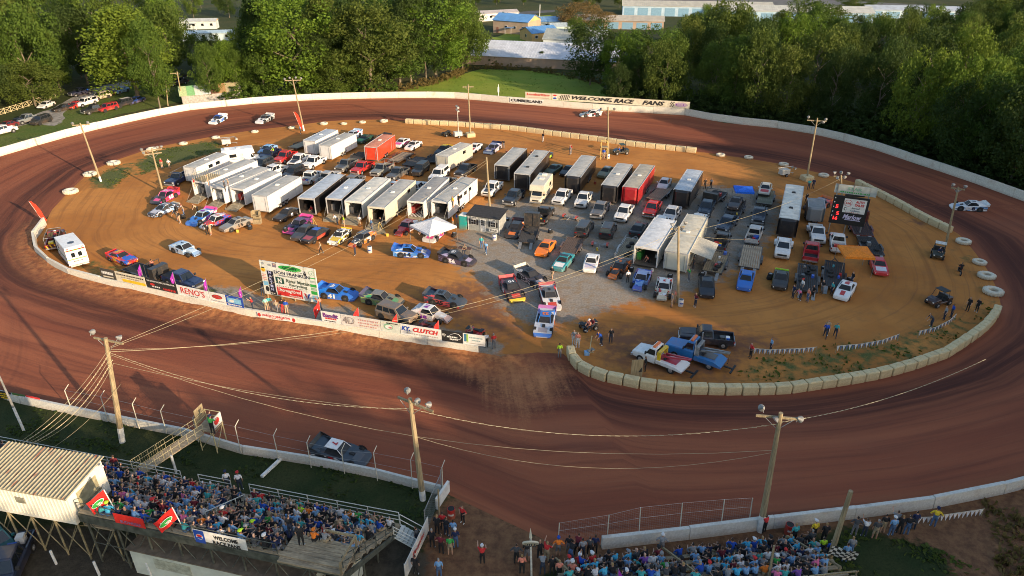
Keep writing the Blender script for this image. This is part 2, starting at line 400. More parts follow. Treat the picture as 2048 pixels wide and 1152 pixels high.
# --- infield dirt with gravel and grass zones
def mat_infield():
    m,t,b = newmat('infield_dirt'); z = zone_nodes(t); g = nd(t,'ShaderNodeNewGeometry'); p = g.outputs['Position']
    n1 = noise(t,p,0.09,5); n2 = noise(t,p,0.7,6,0.65); n3 = noise(t,p,4.0,5,0.75); s1 = noise(t,uv_scaled(t,0.035,0.9),1.0,6,0.62)
    s3 = noise(t,uv_scaled(t,0.02,2.4),1.0,5,0.6)
    c = mixc(t,ramp(t,n1,0.35,0.65),(0.39,0.155,0.037),(0.50,0.215,0.054))
    c = mixc(t,math_(t,'MULTIPLY',ramp(t,s1,0.48,0.72),0.6),c,(0.25,0.098,0.028))
    c = mixc(t,math_(t,'MULTIPLY',ramp(t,s3,0.55,0.72),0.5),c,(0.20,0.09,0.042))
    c = mixc(t,math_(t,'MULTIPLY',ramp(t,n2,0.45,0.75),0.45),c,(0.25,0.125,0.05))
    def zf(s_,k): return ramp(t,math_(t,'ADD',s_,math_(t,'MULTIPLY',math_(t,'SUBTRACT',n2,0.5),k)),0.3,0.72)
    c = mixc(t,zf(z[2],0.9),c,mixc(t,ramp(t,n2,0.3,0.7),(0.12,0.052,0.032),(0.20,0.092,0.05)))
    gv = mixc(t,ramp(t,n3,0.3,0.7),(0.21,0.18,0.145),(0.36,0.32,0.265)); gv = mixc(t,math_(t,'MULTIPLY',ramp(t,n2,0.42,0.7),0.7),gv,(0.27,0.175,0.085))
    c = mixc(t,zf(z[0],1.7),c,gv)
    gs = mixc(t,ramp(t,n3,0.3,0.7),(0.055,0.075,0.02),(0.13,0.14,0.045))
    c = mixc(t,zf(z[1],1.6),c,gs)
    c = mixc(t,math_(t,'MULTIPLY',ramp(t,n3,0.6,0.8),0.3),c,(0.12,0.065,0.035)); t.links.new(c,b.inputs['Base Color'])
    b.inputs['Roughness'].default_value = 0.92; b.inputs['Specular IOR Level'].default_value = 0.2
    bump(t,b,math_(t,'ADD',math_(t,'MULTIPLY',n2,0.6),math_(t,'ADD',math_(t,'MULTIPLY',s1,0.5),math_(t,'MULTIPLY',n3,0.3))),0.55,0.13); return m
NR = 44; iv = [(CEN.x,CEN.y,0.012)]; iuv = [(0,60)]
for k in range(1,NR+1):
    for i,a in enumerate(ANG):
        r = RIN[i]*k/NR; iv.append((CEN.x+r*math.cos(a),CEN.y+r*math.sin(a),0.012)); iuv.append((ARC[i],RIN[i]-r))
IP = np.array(iv); fi = []
for i in range(NA): fi.append((0,1+i,1+(i+1) % NA))
for k in range(NR-1):
    for i in range(NA):
        j = (i+1) % NA; fi.append((1+k*NA+i,1+(k+1)*NA+i,1+(k+1)*NA+j,1+k*NA+j))
im = bpy.data.meshes.new('infield'); im.from_pydata(iv,[],fi); im.materials.append(None); uvset(im,np.array(iuv))
grav = poly_w(IP,[(940,425),(1000,400),(1180,385),(1330,365),(1460,375),(1545,385),(1560,420),(1545,470),(1500,520),(1440,560),(1360,590),(1280,600),(1150,640),(1080,660),(1010,620),(960,560),(890,520),(920,470)],3.5)
grav = np.maximum(grav,poly_w(IP,[(390,570),(480,575),(560,605),(700,615),(760,640),(950,665),(1010,690),(1000,712),(750,678),(500,635),(380,605)],1.6)*0.95)
gras = poly_w(IP,[(185,375),(178,357),(250,325),(262,350),(225,378)],2.0)*0.85
gras = np.maximum(gras,poly_w(IP,[(265,330),(310,300),(430,280),(450,300),(360,325),(285,350)],2.5)*0.95)
gras = np.maximum(gras,0.52*poly_w(IP,[(1490,715),(1600,695),(1800,665),(1900,635),(1960,600),(1990,600),(1960,660),(1850,722),(1700,758),(1560,775),(1470,770)],2.5))
gras = np.maximum(gras,0.45*poly_w(IP,[(1900,480),(1950,515),(1985,590),(1960,600),(1925,550)],2.0))
gras = np.maximum(gras,0.5*poly_w(IP,[(120,520),(200,520),(420,560),(500,590),(480,625),(180,560)],2.0))
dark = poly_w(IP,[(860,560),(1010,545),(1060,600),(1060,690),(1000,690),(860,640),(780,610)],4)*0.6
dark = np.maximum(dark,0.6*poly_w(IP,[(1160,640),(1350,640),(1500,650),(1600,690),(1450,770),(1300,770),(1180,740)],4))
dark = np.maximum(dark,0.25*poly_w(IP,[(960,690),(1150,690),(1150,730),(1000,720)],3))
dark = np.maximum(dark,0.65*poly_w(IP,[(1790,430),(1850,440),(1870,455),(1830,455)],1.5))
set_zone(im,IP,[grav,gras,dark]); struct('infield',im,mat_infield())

# --- ground in front of the track: grass behind the wall, bare dirt at the gate, gravel strip by the low stand
def mat_front():
    m,t,b = newmat('trodden_grass'); z = zone_nodes(t); g = nd(t,'ShaderNodeNewGeometry'); p = g.outputs['Position']
    n1 = noise(t,p,0.3,5); n2 = noise(t,p,1.5,6,0.7); n3 = noise(t,p,6.0,5,0.8)
    c = mixc(t,ramp(t,n1,0.35,0.65),(0.028,0.045,0.014),(0.055,0.062,0.022)); c = mixc(t,ramp(t,n3,0.4,0.75),c,(0.016,0.024,0.009))
    def zf(s_,k): return ramp(t,math_(t,'ADD',s_,math_(t,'MULTIPLY',math_(t,'SUBTRACT',n2,0.5),k)),0.3,0.72)
    c = mixc(t,zf(z[2],0.9),c,mixc(t,ramp(t,n3,0.3,0.7),(0.14,0.135,0.115),(0.28,0.26,0.22)))
    d = mixc(t,ramp(t,n2,0.3,0.7),(0.13,0.062,0.035),(0.26,0.135,0.066))
    c = mixc(t,zf(z[0],1.1),c,d)
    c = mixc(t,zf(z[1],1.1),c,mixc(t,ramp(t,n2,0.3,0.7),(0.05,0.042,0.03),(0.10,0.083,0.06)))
    t.links.new(c,b.inputs['Base Color']); b.inputs['Roughness'].default_value = 0.95; b.inputs['Specular IOR Level'].default_value = 0.15
    bump(t,b,math_(t,'ADD',n2,math_(t,'MULTIPLY',n3,0.6)),0.8,0.12); return m
fx = np.linspace(-80,80,161); fy = np.linspace(12,66,55); fv = [(x,y,0.004) for y in fy for x in fx]; ff = []
for j in range(54):
    for i in range(160): a0 = j*161+i; ff.append((a0,a0+1,a0+162,a0+161))
FP = np.array(fv); fmz = bpy.data.meshes.new('front_ground'); fmz.from_pydata(fv,[],ff); fmz.materials.append(None)
fdirt = poly_w(FP,[(860,1040),(905,985),(1110,1085),(1180,1092),(1080,1152),(1060,1250),(850,1250),(840,1120)],1.0)
fdirt = np.maximum(fdirt,0.95*poly_w(FP,[(1130,1094),(1540,1048),(2100,955),(2300,1010),(2300,1300),(1950,1250),(1880,1100),(1700,1050),(1600,1080),(1560,1152),(1130,1152)],1.0))
fdirt = np.maximum(fdirt,poly_w(FP,[(1960,1000),(2100,960),(2400,1050),(2300,1300),(1990,1250),(1985,1080)],1.2))
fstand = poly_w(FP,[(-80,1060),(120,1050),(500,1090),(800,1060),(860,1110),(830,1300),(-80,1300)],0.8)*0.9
fgrav = poly_w(FP,[(1230,1092),(1500,1060),(1560,1070),(1570,1085),(1480,1095),(1300,1110),(1230,1105)],0.7)*0.9
set_zone(fmz,FP,[fdirt,fstand,fgrav]); struct('front_ground',fmz,mat_front())

# --- far lawns, lot and lanes
G_MEADOW = mat_grass((0.20,0.29,0.035),(0.27,0.32,0.045),(0.27,0.25,0.06),'meadow_grass')
G_LOT = mat_grass((0.09,0.14,0.03),(0.13,0.155,0.04),(0.17,0.15,0.06),'lot_grass')
M_GRAVEL = M_flat((0.25,0.235,0.21),0.95,0.35,0.8,name='gravel')
sheet('meadow',[(770,192),(880,160),(965,138),(1100,143),(1200,168),(1225,200),(1130,208),(1010,200),(870,190)],0.008,G_MEADOW)
sheet('parking_lawn',[(-60,320),(0,300),(250,226),(420,192),(480,170),(380,160),(300,165),(220,172),(140,200),(70,235),(-60,262)],0.008,G_LOT)
sheet('gravel_lane',[(-40,262),(60,232),(110,215),(150,192),(210,170),(300,150),(310,156),(240,178),(190,195),(150,205),(128,228),(128,245),(105,252),(70,245),(-40,272)],0.014,M_GRAVEL,0.4)
sheet('lawn',[(985,76),(1030,60),(1110,60),(1120,80),(1098,98),(1040,96),(990,90)],0.008,G_MEADOW)
sheet('lawn',[(1010,37),(1100,30),(1130,40),(1060,50)],0.008,G_MEADOW,0.4)
sheet('driveway',[(1054,98),(1080,92),(1105,85),(1110,92),(1085,99),(1075,104)],0.016,M_GRAVEL,0.3)
sheet('road',[(1020,26),(1060,22),(1110,20),(1110,24),(1060,28),(1025,32)],0.012,M_flat((0.07,0.07,0.072),0.9,0.2,0.5,name='asphalt'),0.3)
sheet('field',[(0,152),(0,140),(36,148),(34,160)],0.008,G_LOT)
sheet('service_yard',[(1290,26),(1500,40),(1560,30),(1900,40),(1900,12),(1500,-8),(1290,-10)],0.010,M_flat((0.10,0.10,0.10),0.9,0.25,0.3,name='asphalt'),0.5)

# ================================================================ WALLS, BLOCKS, TYRES
def resample(P,step):
    out = [P[0].copy()]; acc = 0
    for a,b in zip(P,P[1:]):
        L = (b-a).length; d = step-acc
        while d <= L: out.append(a.lerp(b,d/L)); d += step
        acc = L-(d-step)
    return out
def wall(name,label,P,h,th,side,step,mat,base=0.0,hj=0.03):
    root = thing(name,label,'wall',(P[0].x,P[0].y,0)); Q = resample(P,step)
    rg = random.Random(len(Q))
    for a,b in zip(Q,Q[1:]):
        d = (b-a).normalized(); n = Vector((-d.y,d.x))*side; hh = h+rg.uniform(-hj,hj); g = 0.02
        a2 = a+d*g-root.location.to_2d(); b2 = b-d*g-root.location.to_2d()
        r = []
        for p in (a2,b2): r.append([(p.x,p.y,base),(p.x+n.x*th,p.y+n.y*th,base),(p.x+n.x*th*0.8,p.y+n.y*th*0.8,hh),(p.x+n.x*th*0.1,p.y+n.y*th*0.1,hh)])
        ob('wall_panel',MB().loft(r),mat,root)
    return root
CONC = M_concrete(); CONC2 = M_concrete((0.60,0.60,0.55),(0.33,0.22,0.13),0.4)
BLK = M_concrete((0.62,0.51,0.29),(0.40,0.22,0.10),0.5)
far_c = crv(o_far,5)
wall('outer_wall','long white concrete wall curving round the outside of the far track',far_c +crv([o_far[-1]]+off_r,4)[1:],1.5,0.45,1,7.0,CONC)
wall('outer_wall','white concrete wall between the low stand and the near track',[Vector((57,47))]+o_nr,1.05,0.42,1,6.5,CONC2)
wall('outer_wall','low white concrete wall edging the grass below the tall grandstand',o_nl+[Vector((-62,59))],0.8,0.32,1,6.0,CONC2)
fw_pts = [Vector(p) for p in fw]
wall('infield_wall','white infield wall beside the front stretch carrying the sponsor banners',crv(fw_pts[::-1],3),1.15,0.4,1,5.5,CONC)

def block_mesh(seed,L,W,H):
    rg = random.Random(seed); mb = MB(); b = 0.09; r = []
    for x,s in ((-L/2,0.05),(-L/2+b,0),(L/2-b,0),(L/2,0.05)):
        j = lambda: rg.uniform(-0.02,0.02)
        r.append([(x,-W/2+s,0),(x,W/2-s,0),(x,W/2-s+j(),H-b),(x,W/2-b-s+j(),H-s+j()),(x,-W/2+b+s+j(),H-s+j()),(x,-W/2+s+j(),H-b)])
    mb.loft(r)
    mb.box(-0.14,0.14,-0.06,0.06,H-0.02,H+0.05)      # lifting eye
    return mb.mesh('concrete_block')
def block_row(px,L,W,H,label,group):
    P = crv(pts2(px),4); Q = resample(P,L+0.11); rg = random.Random(len(px))
    for a,b in zip(Q,Q[1:]):
        d = b-a; c = (a+b)/2
        o = obj('concrete_block',cached(('blk',L,rg.randrange(4)),lambda: block_mesh(rg.random(),L,W,H)),BLK,None,(c.x,c.y,0.01),(0,0,math.atan2(d.y,d.x)+rg.uniform(-0.06,0.06)))
        tag(o,label,'concrete block',group)
block_row([(1139,705),(1144,720),(1158,738),(1181,750),(1212,760),(1243,766),(1275,773),(1307,778),(1340,782),(1440,786),(1553,785),(1613,778),(1671,769),(1721,761),(1768,751),(1816,738),(1851,726),(1886,714),(1911,699),(1936,682),(1961,664),(1983,641),(1995,620)],1.48,0.8,0.95,'pale painted concrete block in the curved row at the front right of the infield','blocks along the front right infield edge')
block_row([(811,246),(860,249),(915,252),(1022,260),(1100,270),(1180,280),(1274,293),(1409,307)],1.85,0.85,0.95,'pale concrete block in the straight row along the back of the infield','blocks along the back of the infield')
block_row([(1712,369),(1740,383),(1770,398),(1800,414),(1830,431),(1860,447),(1890,461),(1920,476)],1.8,0.85,0.95,'pale concrete block in the short row at the right end of the infield','blocks at the right end of the infield')
def tyre_mesh():
    mb = MB(); n = 20; prof = [(0.52,0.06),(0.52,0.50),(0.66,0.60),(0.92,0.60),(1.06,0.50),(1.12,0.30),(1.06,0.10),(0.92,0.0),(0.66,0.0)]
    rings = [[(r*math.cos(2*math.pi*k/n),r*math.sin(2*math.pi*k/n),z) for r,z in prof] for k in range(n)]; m = len(prof); i0 = len(mb.v)
    for r in rings: mb.v += r
    for a in range(n):
        for k in range(m): b = (a+1) % n; mb.f.append((i0+a*m+k,i0+b*m+k,i0+b*m+(k+1) % m,i0+a*m+(k+1) % m)); mb.m.append(0)
    for k in range(n):      # tread lugs
        a = 2*math.pi*k/n; M = Matrix.Rotation(a,4,'Z'); mb.box(1.03,1.15,-0.07,0.07,0.1,0.5,0,M)
    return mb.mesh('edge_marker')
TYP = M_concrete((0.66,0.61,0.48),(0.42,0.27,0.14),0.4)
TYR = [((142,386),1.0,'largest white painted tyre at the left tip of the infield'),((181,351),.95,'white painted tyre next to the leaning wooden pole at the left'),((228,329),.98,'white painted tyre on the grass left corner of the infield'),((304,301),.85,'white painted tyre behind the floodlight arm at upper left'),((367,289),.7,'small white painted tyre on the upper left infield edge'),((432,277),.7,'white painted tyre below the leading white race car'),((510,265),.65,'white painted tyre below the second white race car'),((584,257),.65,'white painted tyre beside the red feather flag pole'),((648,249),.72,'white painted tyre at the top of the infield right of the feather flag'),((688,249),.6,'smallest white painted tyre in the line at the top of the infield'),((725,246),.64,'white painted tyre between two others at the top of the infield'),((768,244),.78,'white painted tyre nearest the end of the back block row'),((1441,312),.72,'white painted tyre just right of the back block row'),((1497,317),.72,'white painted tyre standing alone at the top right of the infield'),((1567,331),.76,'white painted tyre behind the silver light trailer'),((1647,353),.76,'white painted tyre right of the tall pole on a block base'),((1926,486),.85,'white painted tyre at the lower end of the right block row'),((1958,527),.75,'white painted tyre near the dirt bike'),((1972,555),.9,'white painted tyre on the right grass edge'),((1985,587),.98,'white painted tyre just above the front block row')]
for (px,s,lb) in TYR:
    p = at(*px); o = obj('edge_marker',cached('tyre',tyre_mesh),TYP,None,(p.x,p.y,0.01),(R(random.uniform(-2,2)),R(random.uniform(-2,2)),random.uniform(0,6))); o.scale = (s,s,s)
    tag(o,lb,'marker tyre','white tyres marking the infield edge')

# ================================================================ POLES AND CABLES
PW = M_wood((0.36,0.28,0.16),(14,14,0.7)); PW2 = M_flat((0.70,0.70,0.66),0.7,0.15,name='white_paint')
LAMPB = M_flat((0.20,0.20,0.19),0.5,0.2,name='lamp_housing')
def flood_mesh():
    mb = MB(); r = []
    for x,q in ((-0.28,0.08),(-0.1,0.16),(0.12,0.30),(0.2,0.32)): r.append([(x,q*math.cos(2*math.pi*k/10),q*math.sin(2*math.pi*k/10)) for k in range(10)])
    mb.loft(r,0); mb.disc((0.205,0,0),0.28,(1,0,0),10,1); mb.tube((-0.05,0,-0.4),(-0.05,0,-0.1),0.03,n=5); return mb.mesh('floodlight')
def flood(parent,loc,aim,tilt=R(35),s=1.0):
    o = obj('floodlight',cached('flood',flood_mesh),[LAMPB,M_lens()],parent,loc,(0,tilt,aim)); s *= .78; o.scale = (s,s,s); return o
PTOP = {}
def pole(key,name,label,cat,base,top,r0=0.17,r1=0.11,arms=(),lamps=(),white=0.0,mat=None,group=None,block=None):
    b = at(*base); t = above(top[0],top[1],b.y); L = t-b
    root = thing(name,label,cat,b,0,group)
    s_ = b+L*min(0.95,white/max(L.length,0.1)) if white else b
    mb = MB(); mb.tube(s_-b,t-b,r0,r1,8); obj('pole',mb.mesh('pole'),mat or PW,root)
    if white: ob('painted_base',MB().tube((0,0,0),s_-b,r0+0.01,r0+0.005,8),PW2,root)
    for (dz,half,ang,off) in arms:
        c = t-b-Vector((0,0,dz)); d = Vector((math.cos(ang),math.sin(ang),0)); q = Vector((-d.y,d.x,0))*0.17
        M = Matrix.Translation(c+q+d*off) @ Matrix.Rotation(ang,4,'Z')
        ob('crossarm',MB().box(-half,half,-0.06,0.06,-0.08,0.08,0,M),mat or PW,root)
        ob('brace',MB().tube(c+d*half*0.6,c-Vector((0,0,half*0.6)),0.025,n=5).tube(c-d*half*0.6,c-Vector((0,0,half*0.6)),0.025,n=5),M_steel(),root)
    for (dx,dz,aim,ang) in lamps:
        c = t-b+Vector((math.cos(ang)*dx,math.sin(ang)*dx,0.42-dz)); flood(root,c,aim)
    if block: obj('footing_block',cached('footing',lambda: block_mesh(9,1.7,1.7,0.8)),BLK,root,(0,0,0),(0,0,0.3))
    PTOP[key] = t; return root
IN = R(150); LP = 'wooden light poles round the infield'
pole('L1','light_pole','leaning wooden pole with a bare crossarm by two white tyres at far left','light pole',(202,363),(160,246),arms=[(0.35,1.3,R(15),0)],lamps=[(-1.1,.35,R(130),R(15)),(1.1,.35,R(110),R(15))],white=0.9,group=LP)
pole('L2','light_pole','wooden pole with double floodlight arms behind the red race car pit','light pole',(326,385),(303,297),arms=[(0.3,1.5,R(30),0),(0.9,1.3,R(30),0)],lamps=[(-1.4,.3,R(140),R(30)),(1.4,.3,R(40),R(30)),(-1.2,.9,R(160),R(30)),(0.8,.3,R(80),R(30))],group=LP)
pole('L3','light_pole','wooden pole with four round floodlights beside the upper red feather flag','light pole',(608,262),(585,157),arms=[(0.4,1.6,R(10),0)],lamps=[(-1.6,.4,R(100),R(10)),(-.6,.2,R(90),R(10)),(.6,.2,R(90),R(10)),(1.6,.4,R(80),R(10))],white=1.2,group=LP)
pole('L4','light_pole','tall slim pole on a square block near the back block row centre','light pole',(941,273),(936,169),arms=[(0.5,1.1,R(5),0)],block=True,group=LP)
pole('L5','light_pole','wooden pole behind the yellow photo platform in front of the back blocks','light pole',(1217,316),(1216,214),r0=.15,arms=[(0.7,1.3,R(0),0)],lamps=[(-1.2,.7,R(95),0),(1.2,.7,R(85),0)],group=LP)
pole('L6','light_pole','yellowish pole on a big block at the upper right of the infield','light pole',(1613,360),(1635,236),arms=[(0.5,1.5,R(-15),0)],lamps=[(-1.4,.3,R(70),R(-15)),(1.3,.5,R(60),R(-15)),(1.0,1.0,R(20),R(-15))],block=True,group=LP)
pole('L7','light_pole','short wooden light pole at the right end beside the block row','light pole',(1891,492),(1917,374),arms=[(0.3,.8,R(-30),0)],lamps=[(-.7,.2,R(20),R(-30)),(.7,.2,R(0),R(-30)),(0,.9,R(40),0)],group=LP)
pole('L8','light_pole','pale wooden pole rising beside the grey ticket cabin','light pole',(980,420),(973,314),r0=.18,group=LP)
pole('L9','light_pole','pole with a bundle of floodlights at the big cream trailer front','light pole',(1356,606),(1357,452),r0=.18,arms=[(0.3,.9,R(20),0)],lamps=[(-.8,.1,R(200),R(20)),(.8,.1,R(30),R(20)),(-.3,.6,R(120),R(20)),(.5,.8,R(-30),R(20))],group=LP)
pole('L10','light_pole','pole behind the scoreboard crowned with yellow lit floodlights','light pole',(1687,440),(1682,350),r0=.14,arms=[(0.3,.9,R(-10),0)],lamps=[(-.9,.1,R(170),R(-10)),(.9,.1,R(10),R(-10)),(0,.0,R(90),0),(-.4,.8,R(230),0),(.6,.7,R(60),0)],group=LP)
FP_ = 'utility poles along the front stretch'
pole('A','utility_pole','near left utility pole with a tangle of cables and a white painted foot','utility pole',(245,884),(211,676),r0=.24,r1=.15,arms=[(0.35,1.45,R(-18),0)],lamps=[(-1.3,.1,R(80),R(-18)),(1.4,.1,R(40),R(-18))],white=1.6,group=FP_)
pole('B','utility_pole','central wooden utility pole with a pale steel lamp bar by the wall','utility pole',(846,999),(820,797),r0=.24,r1=.15,arms=[(0.5,1.6,R(-32),0.3)],lamps=[(-.2,-.2,R(95),R(-32)),(.6,.4,R(60),R(-32)),(1.6,.3,R(40),R(-32))],white=1.0,group=FP_)
pole('C','utility_pole','tall utility pole with a long crossarm and insulators behind the low stand','utility pole',(1520,1062),(1562,826),r0=.25,r1=.15,arms=[(0.5,1.5,R(-8),0)],lamps=[(-1.3,.0,R(100),0),(1.3,.9,R(20),0),(-.2,.9,R(200),0)],white=1.6,group=FP_)
pole('D','utility_pole','shorter yellowish pole with the chequered flag at the right stand','utility pole',(1655,1130),(1702,982),r0=.2,r1=.15,group=FP_)
pole('E','flag_mast','silver steel mast with a white foot at the left edge','mast',(48,862),(-6,742),r0=.10,r1=.07,white=2.6,mat=M_steel())
UP = 'distant utility poles on the left'
pole('U1','utility_pole','distant roadside pole with transformer beside the dark pickup on the left','utility pole',(366,208),(354,143),r0=.14,arms=[(0.4,.9,R(20),-.7)],group=UP)
pole('U2','utility_pole','yellowish utility pole in front of the tall rounded tree','utility pole',(336,212),(331,157),r0=.13,group=UP)
pole('U3','utility_pole','thin pole with transformer in the shaded trees at upper left','utility pole',(104,130),(85,70),r0=.15,group=UP)
pole('U4','utility_pole','white utility pole standing right of the blue roofed house','utility pole',(1079,42),(1080,9),r0=.17,r1=.14,mat=PW2)
CAB = M_flat((0.40,0.34,0.21),0.6,0.15,name='cable')
def wire(a,b,sag,r,label,group,bead=False,n=14):
    a = Vector(a); b = Vector(b); pts = []
    for i in range(n+1):
        t = i/n; p = a.lerp(b,t); p.z -= sag*4*t*(1-t); pts.append(p)
    r *= .55; mb = MB(); mb.path([p-a for p in pts],r,4)
    if bead:
        for i in range(n*3):
            t = (i+.5)/(n*3); p = a.lerp(b,t); p.z -= sag*4*t*(1-t); d = (b-a).normalized()*0.16; mb.tube(p-a-d,p-a+d,r*1.9,n=4)
    o = obj('overhead_cable',mb.mesh('overhead_cable'),CAB,None,a); tag(o,label,'cable',group); return o
T = PTOP; dz = lambda k,d: T[k]-Vector((0,0,d))
G1 = 'cables strung from the near left pole'
wire(dz('A',.9),dz('L8',.5),1.2,.028,'yellow cable from the near left pole over the infield to the cabin pole',G1)
wire(dz('A',1.0),dz('L8',.9),1.9,.024,'second thin cable running beside the one to the cabin pole',G1)
wire(dz('A',1.3),dz('L9',.6),3.2,.034,'thick sagging cable from near left pole to the cream trailer pole',G1)
wire(dz('A',1.1),dz('L9',.9),3.6,.020,'thin dashed cable above the thick one over the front stretch',G1)
wire(dz('A',2.4),dz('B',1.5) +Vector((0,0,.4)),.6,.022,'straight low cable from the near left pole past the flag tower',G1)
wire(dz('A',1.4),dz('B',.9),1.4,.026,'beaded cable between the near left and central utility poles',G1,True)
wire(dz('B',.9),dz('C',.9),1.7,.026,'beaded cable between the central and right utility poles',G1,True)
wire(dz('C',.8),Vector((38.5,47.5,8.2)),.9,.026,'short beaded cable leaving the right utility pole to the right',G1,True)
wire(dz('A',1.6),dz('C',3.2),3.6,.026,'long sagging cable crossing low over the black race car',G1)
wire(dz('B',3.4),dz('C',3.4),2.2,.024,'cable hanging across the front stretch between the two utility poles',G1)
for i,(x,y) in enumerate(((6,905),(14,903),(22,901),(31,899),(40,896))):
    wire(dz('A',1.0+i*.35),at(x,y,4.4),.9+.15*i,.022,'service cable fanning down from the near left pole to the timing hut','service cables to the hut',i % 2 == 1)
wire(dz('A',4.5),at(90,905,2.2),.5,.02,'low service cable from the pole knee to the stand rail',G1)
wire(dz('L10',.6),dz('L9',.9),1.0,.022,'yellow cable running down from the scoreboard lamps to the trailer pole','infield cables')
wire(dz('L9',.8),at(1500,478,4.0),.3,.02,'thin cable from the cream trailer pole over the pickups','infield cables')

# ================================================================ SIGNS, BANNERS, FLAGS
def flatc(c): return M_flat(c,0.6,0.12,2.0,name='printed_vinyl')
WV = flatc((0.70,0.69,0.64)); KV = flatc((0.02,0.02,0.02)); RV = flatc((0.55,0.03,0.025)); BV = flatc((0.02,0.07,0.36)); GV = flatc((0.03,0.33,0.05)); YV = flatc((0.75,0.48,0.02)); CV = flatc((0.62,0.56,0.42)); LV = flatc((0.30,0.32,0.32)); PV = flatc((0.16,0.02,0.30)); SKV = flatc((0.20,0.45,0.62))
class Board:
    """upright sign face standing between two ground points; draw in fractions of its width and height"""
    def __init__(s,name,label,cat,A,B,z0,z1,mat,group=None,thick=0.05,parent=None,off=0.0):
        A = Vector(A); B = Vector(B); s.ux = (B-A); s.ux.z = 0; s.W = s.ux.length; s.ux.normalize(); s.n = s.ux.cross(Vector((0,0,1))); s.H = z1-z0; s.z0 = z0
        s.root = thing(name,label,cat,(A.x,A.y,0),0,group); s.o = s.n*off
        M = Matrix((s.ux,-s.n,Vector((0,0,1)))).transposed().to_4x4(); M.translation = s.o
        ob('panel',MB().box(0,s.W,0,thick,z0,z1,0,M),mat,s.root)
    def P(s,u,v,k=0.012): return s.o +s.ux*(u*s.W) +Vector((0,0,s.z0+v*s.H)) +s.n*k
    def text(s,st,u,v,w_,h_,mat,bold=0.03,shear=0.0): return put_text(st,s.root,s.P(u,v,0.03),s.ux,(0,0,1),w_*s.W,h_*s.H,mat,bold,shear)
    def lines(s,u,v,w_,h_,mat):
        rg = random.Random(int(u*999+v*77)); x = u-w_/2; mb = MB()
        while x < u+w_/2-.02:
            q = min(rg.uniform(.03,.09)/max(.3,s.W)*3,u+w_/2-x); mb.face([s.P(x,v-h_/2,.02),s.P(x+q,v-h_/2,.02),s.P(x+q,v+h_/2,.02),s.P(x,v+h_/2,.02)]); x += q+.02
        obj('small_print',mb.mesh('small_print'),mat,s.root)
    def quad(s,u,v,w_,h_,mat,n=4,k=0.014,name='printed_patch'): return put_quad(name,s.root,s.P(u,v,k),s.ux,(0,0,1),w_*s.W,h_*s.H,mat,n)
    def posts(s,us,mat,r=0.06,top=1.0,back=0.08):
        for u in us: p = s.P(u,0,-back); ob('post',MB().tube((p.x,p.y,0),(p.x,p.y,s.z0+s.H*top),r,n=6),mat,s.root)
def wall_at(px):        # point of the front infield wall seen at pixel column px
    L = [(1007,719),(900,704),(762,681),(637,660),(512,640),(425,622),(330,600),(225,576),(175,565)]
    for (x0,y0),(x1,y1) in zip(L,L[1:]):
        if x1 <= px <= x0: t = (px-x0)/(x1-x0); return at(px,y0+(y1-y0)*t)
SB = 'sponsor banners on the infield wall'
def ban(x0,x1,label,mat,z1=2.45): return Board('banner',label,'banner',wall_at(x0+.6),wall_at(x1-.6),1.17,z1,mat,SB,0.04,off=-0.12)
b = ban(207,237,'small dark banner with pale script at the left end of the wall',flatc((0.06,0.055,0.045))); b.lines(.5,.6,.8,.4*.7,WV); b.quad(.5,.2,.7,.12,CV)
b = ban(237,297,'cream banner with lines of text and a yellow band',CV); b.lines(.5,.75,.92,.2*.7,KV); b.lines(.5,.5,.6,.16*.7,flatc((0.3,0.25,0.18))); b.quad(.6,.2,.78,.3,YV)
b = ban(298,359,'black banner with red logo and red phone number',KV); b.text('CAR & BODY WORKS | TOWING 24 HR',.5,.78,.92,.2,WV); b.quad(.2,.45,.16,.25,RV,10); b.lines(.32,.25,.3,.2*.7,WV); b.lines(.76,.2,.42,.3*.7,RV)
b = ban(359,423,'white banner reading Renos in tall red serif letters',WV); b.text("RENO'S",.5,.56,.76,.62,RV,.01); b.lines(.5,.1,.3,.1*.7,KV)
b = ban(423,456,'white banner with a red and dark oval badge',WV); b.quad(.5,.62,.66,.44,KV,14); b.quad(.5,.62,.6,.36,RV,14,.02); b.lines(.5,.62,.5,.2*.7,WV); b.lines(.5,.2,.8,.12*.7,flatc((0.3,0.3,0.32)))
b = ban(456,491,'blue banner with pale blue picture at the flagged post',BV); b.quad(.5,.55,.8,.5,SKV); b.quad(.35,.5,.3,.3,WV,8,.02); b.lines(.5,.14,.8,.16*.7,WV)
b = Board('painted_sign','low red lettered strip on the bare stretch of infield wall','sign',wall_at(518),wall_at(594),.55,1.12,WV,None,.02,off=.06); b.text('HAROLD HARGROVE',.5,.62,.74,.5,RV,.03); b.lines(.5,.18,.4,.2*.7,RV); b.quad(.05,.5,.09,.9,RV,8); b.quad(.95,.45,.09,.9,RV,8)
b = ban(645,684,'white banner with purple blackletter Bandit wording',WV); b.text('Bandit',.5,.66,.8,.42,flatc((0.16,0.03,0.20)),.04); b.lines(.5,.36,.6,.2*.7,RV); b.lines(.45,.12,.6,.12*.7,KV)
b = ban(684,763,'white banner with outlined 4D and pink small print',flatc((0.60,0.57,0.52))); b.text('4D',.2,.5,.3,.66,flatc((0.25,0.2,0.18)),.03); b.text('4D',.2,.5,.27,.56,WV,0); b.lines(.7,.72,.5,.2*.7,flatc((0.5,0.25,0.22))); b.lines(.7,.44,.52,.18*.7,flatc((0.5,0.25,0.22))); b.lines(.7,.18,.45,.15*.7,flatc((0.5,0.25,0.22)))
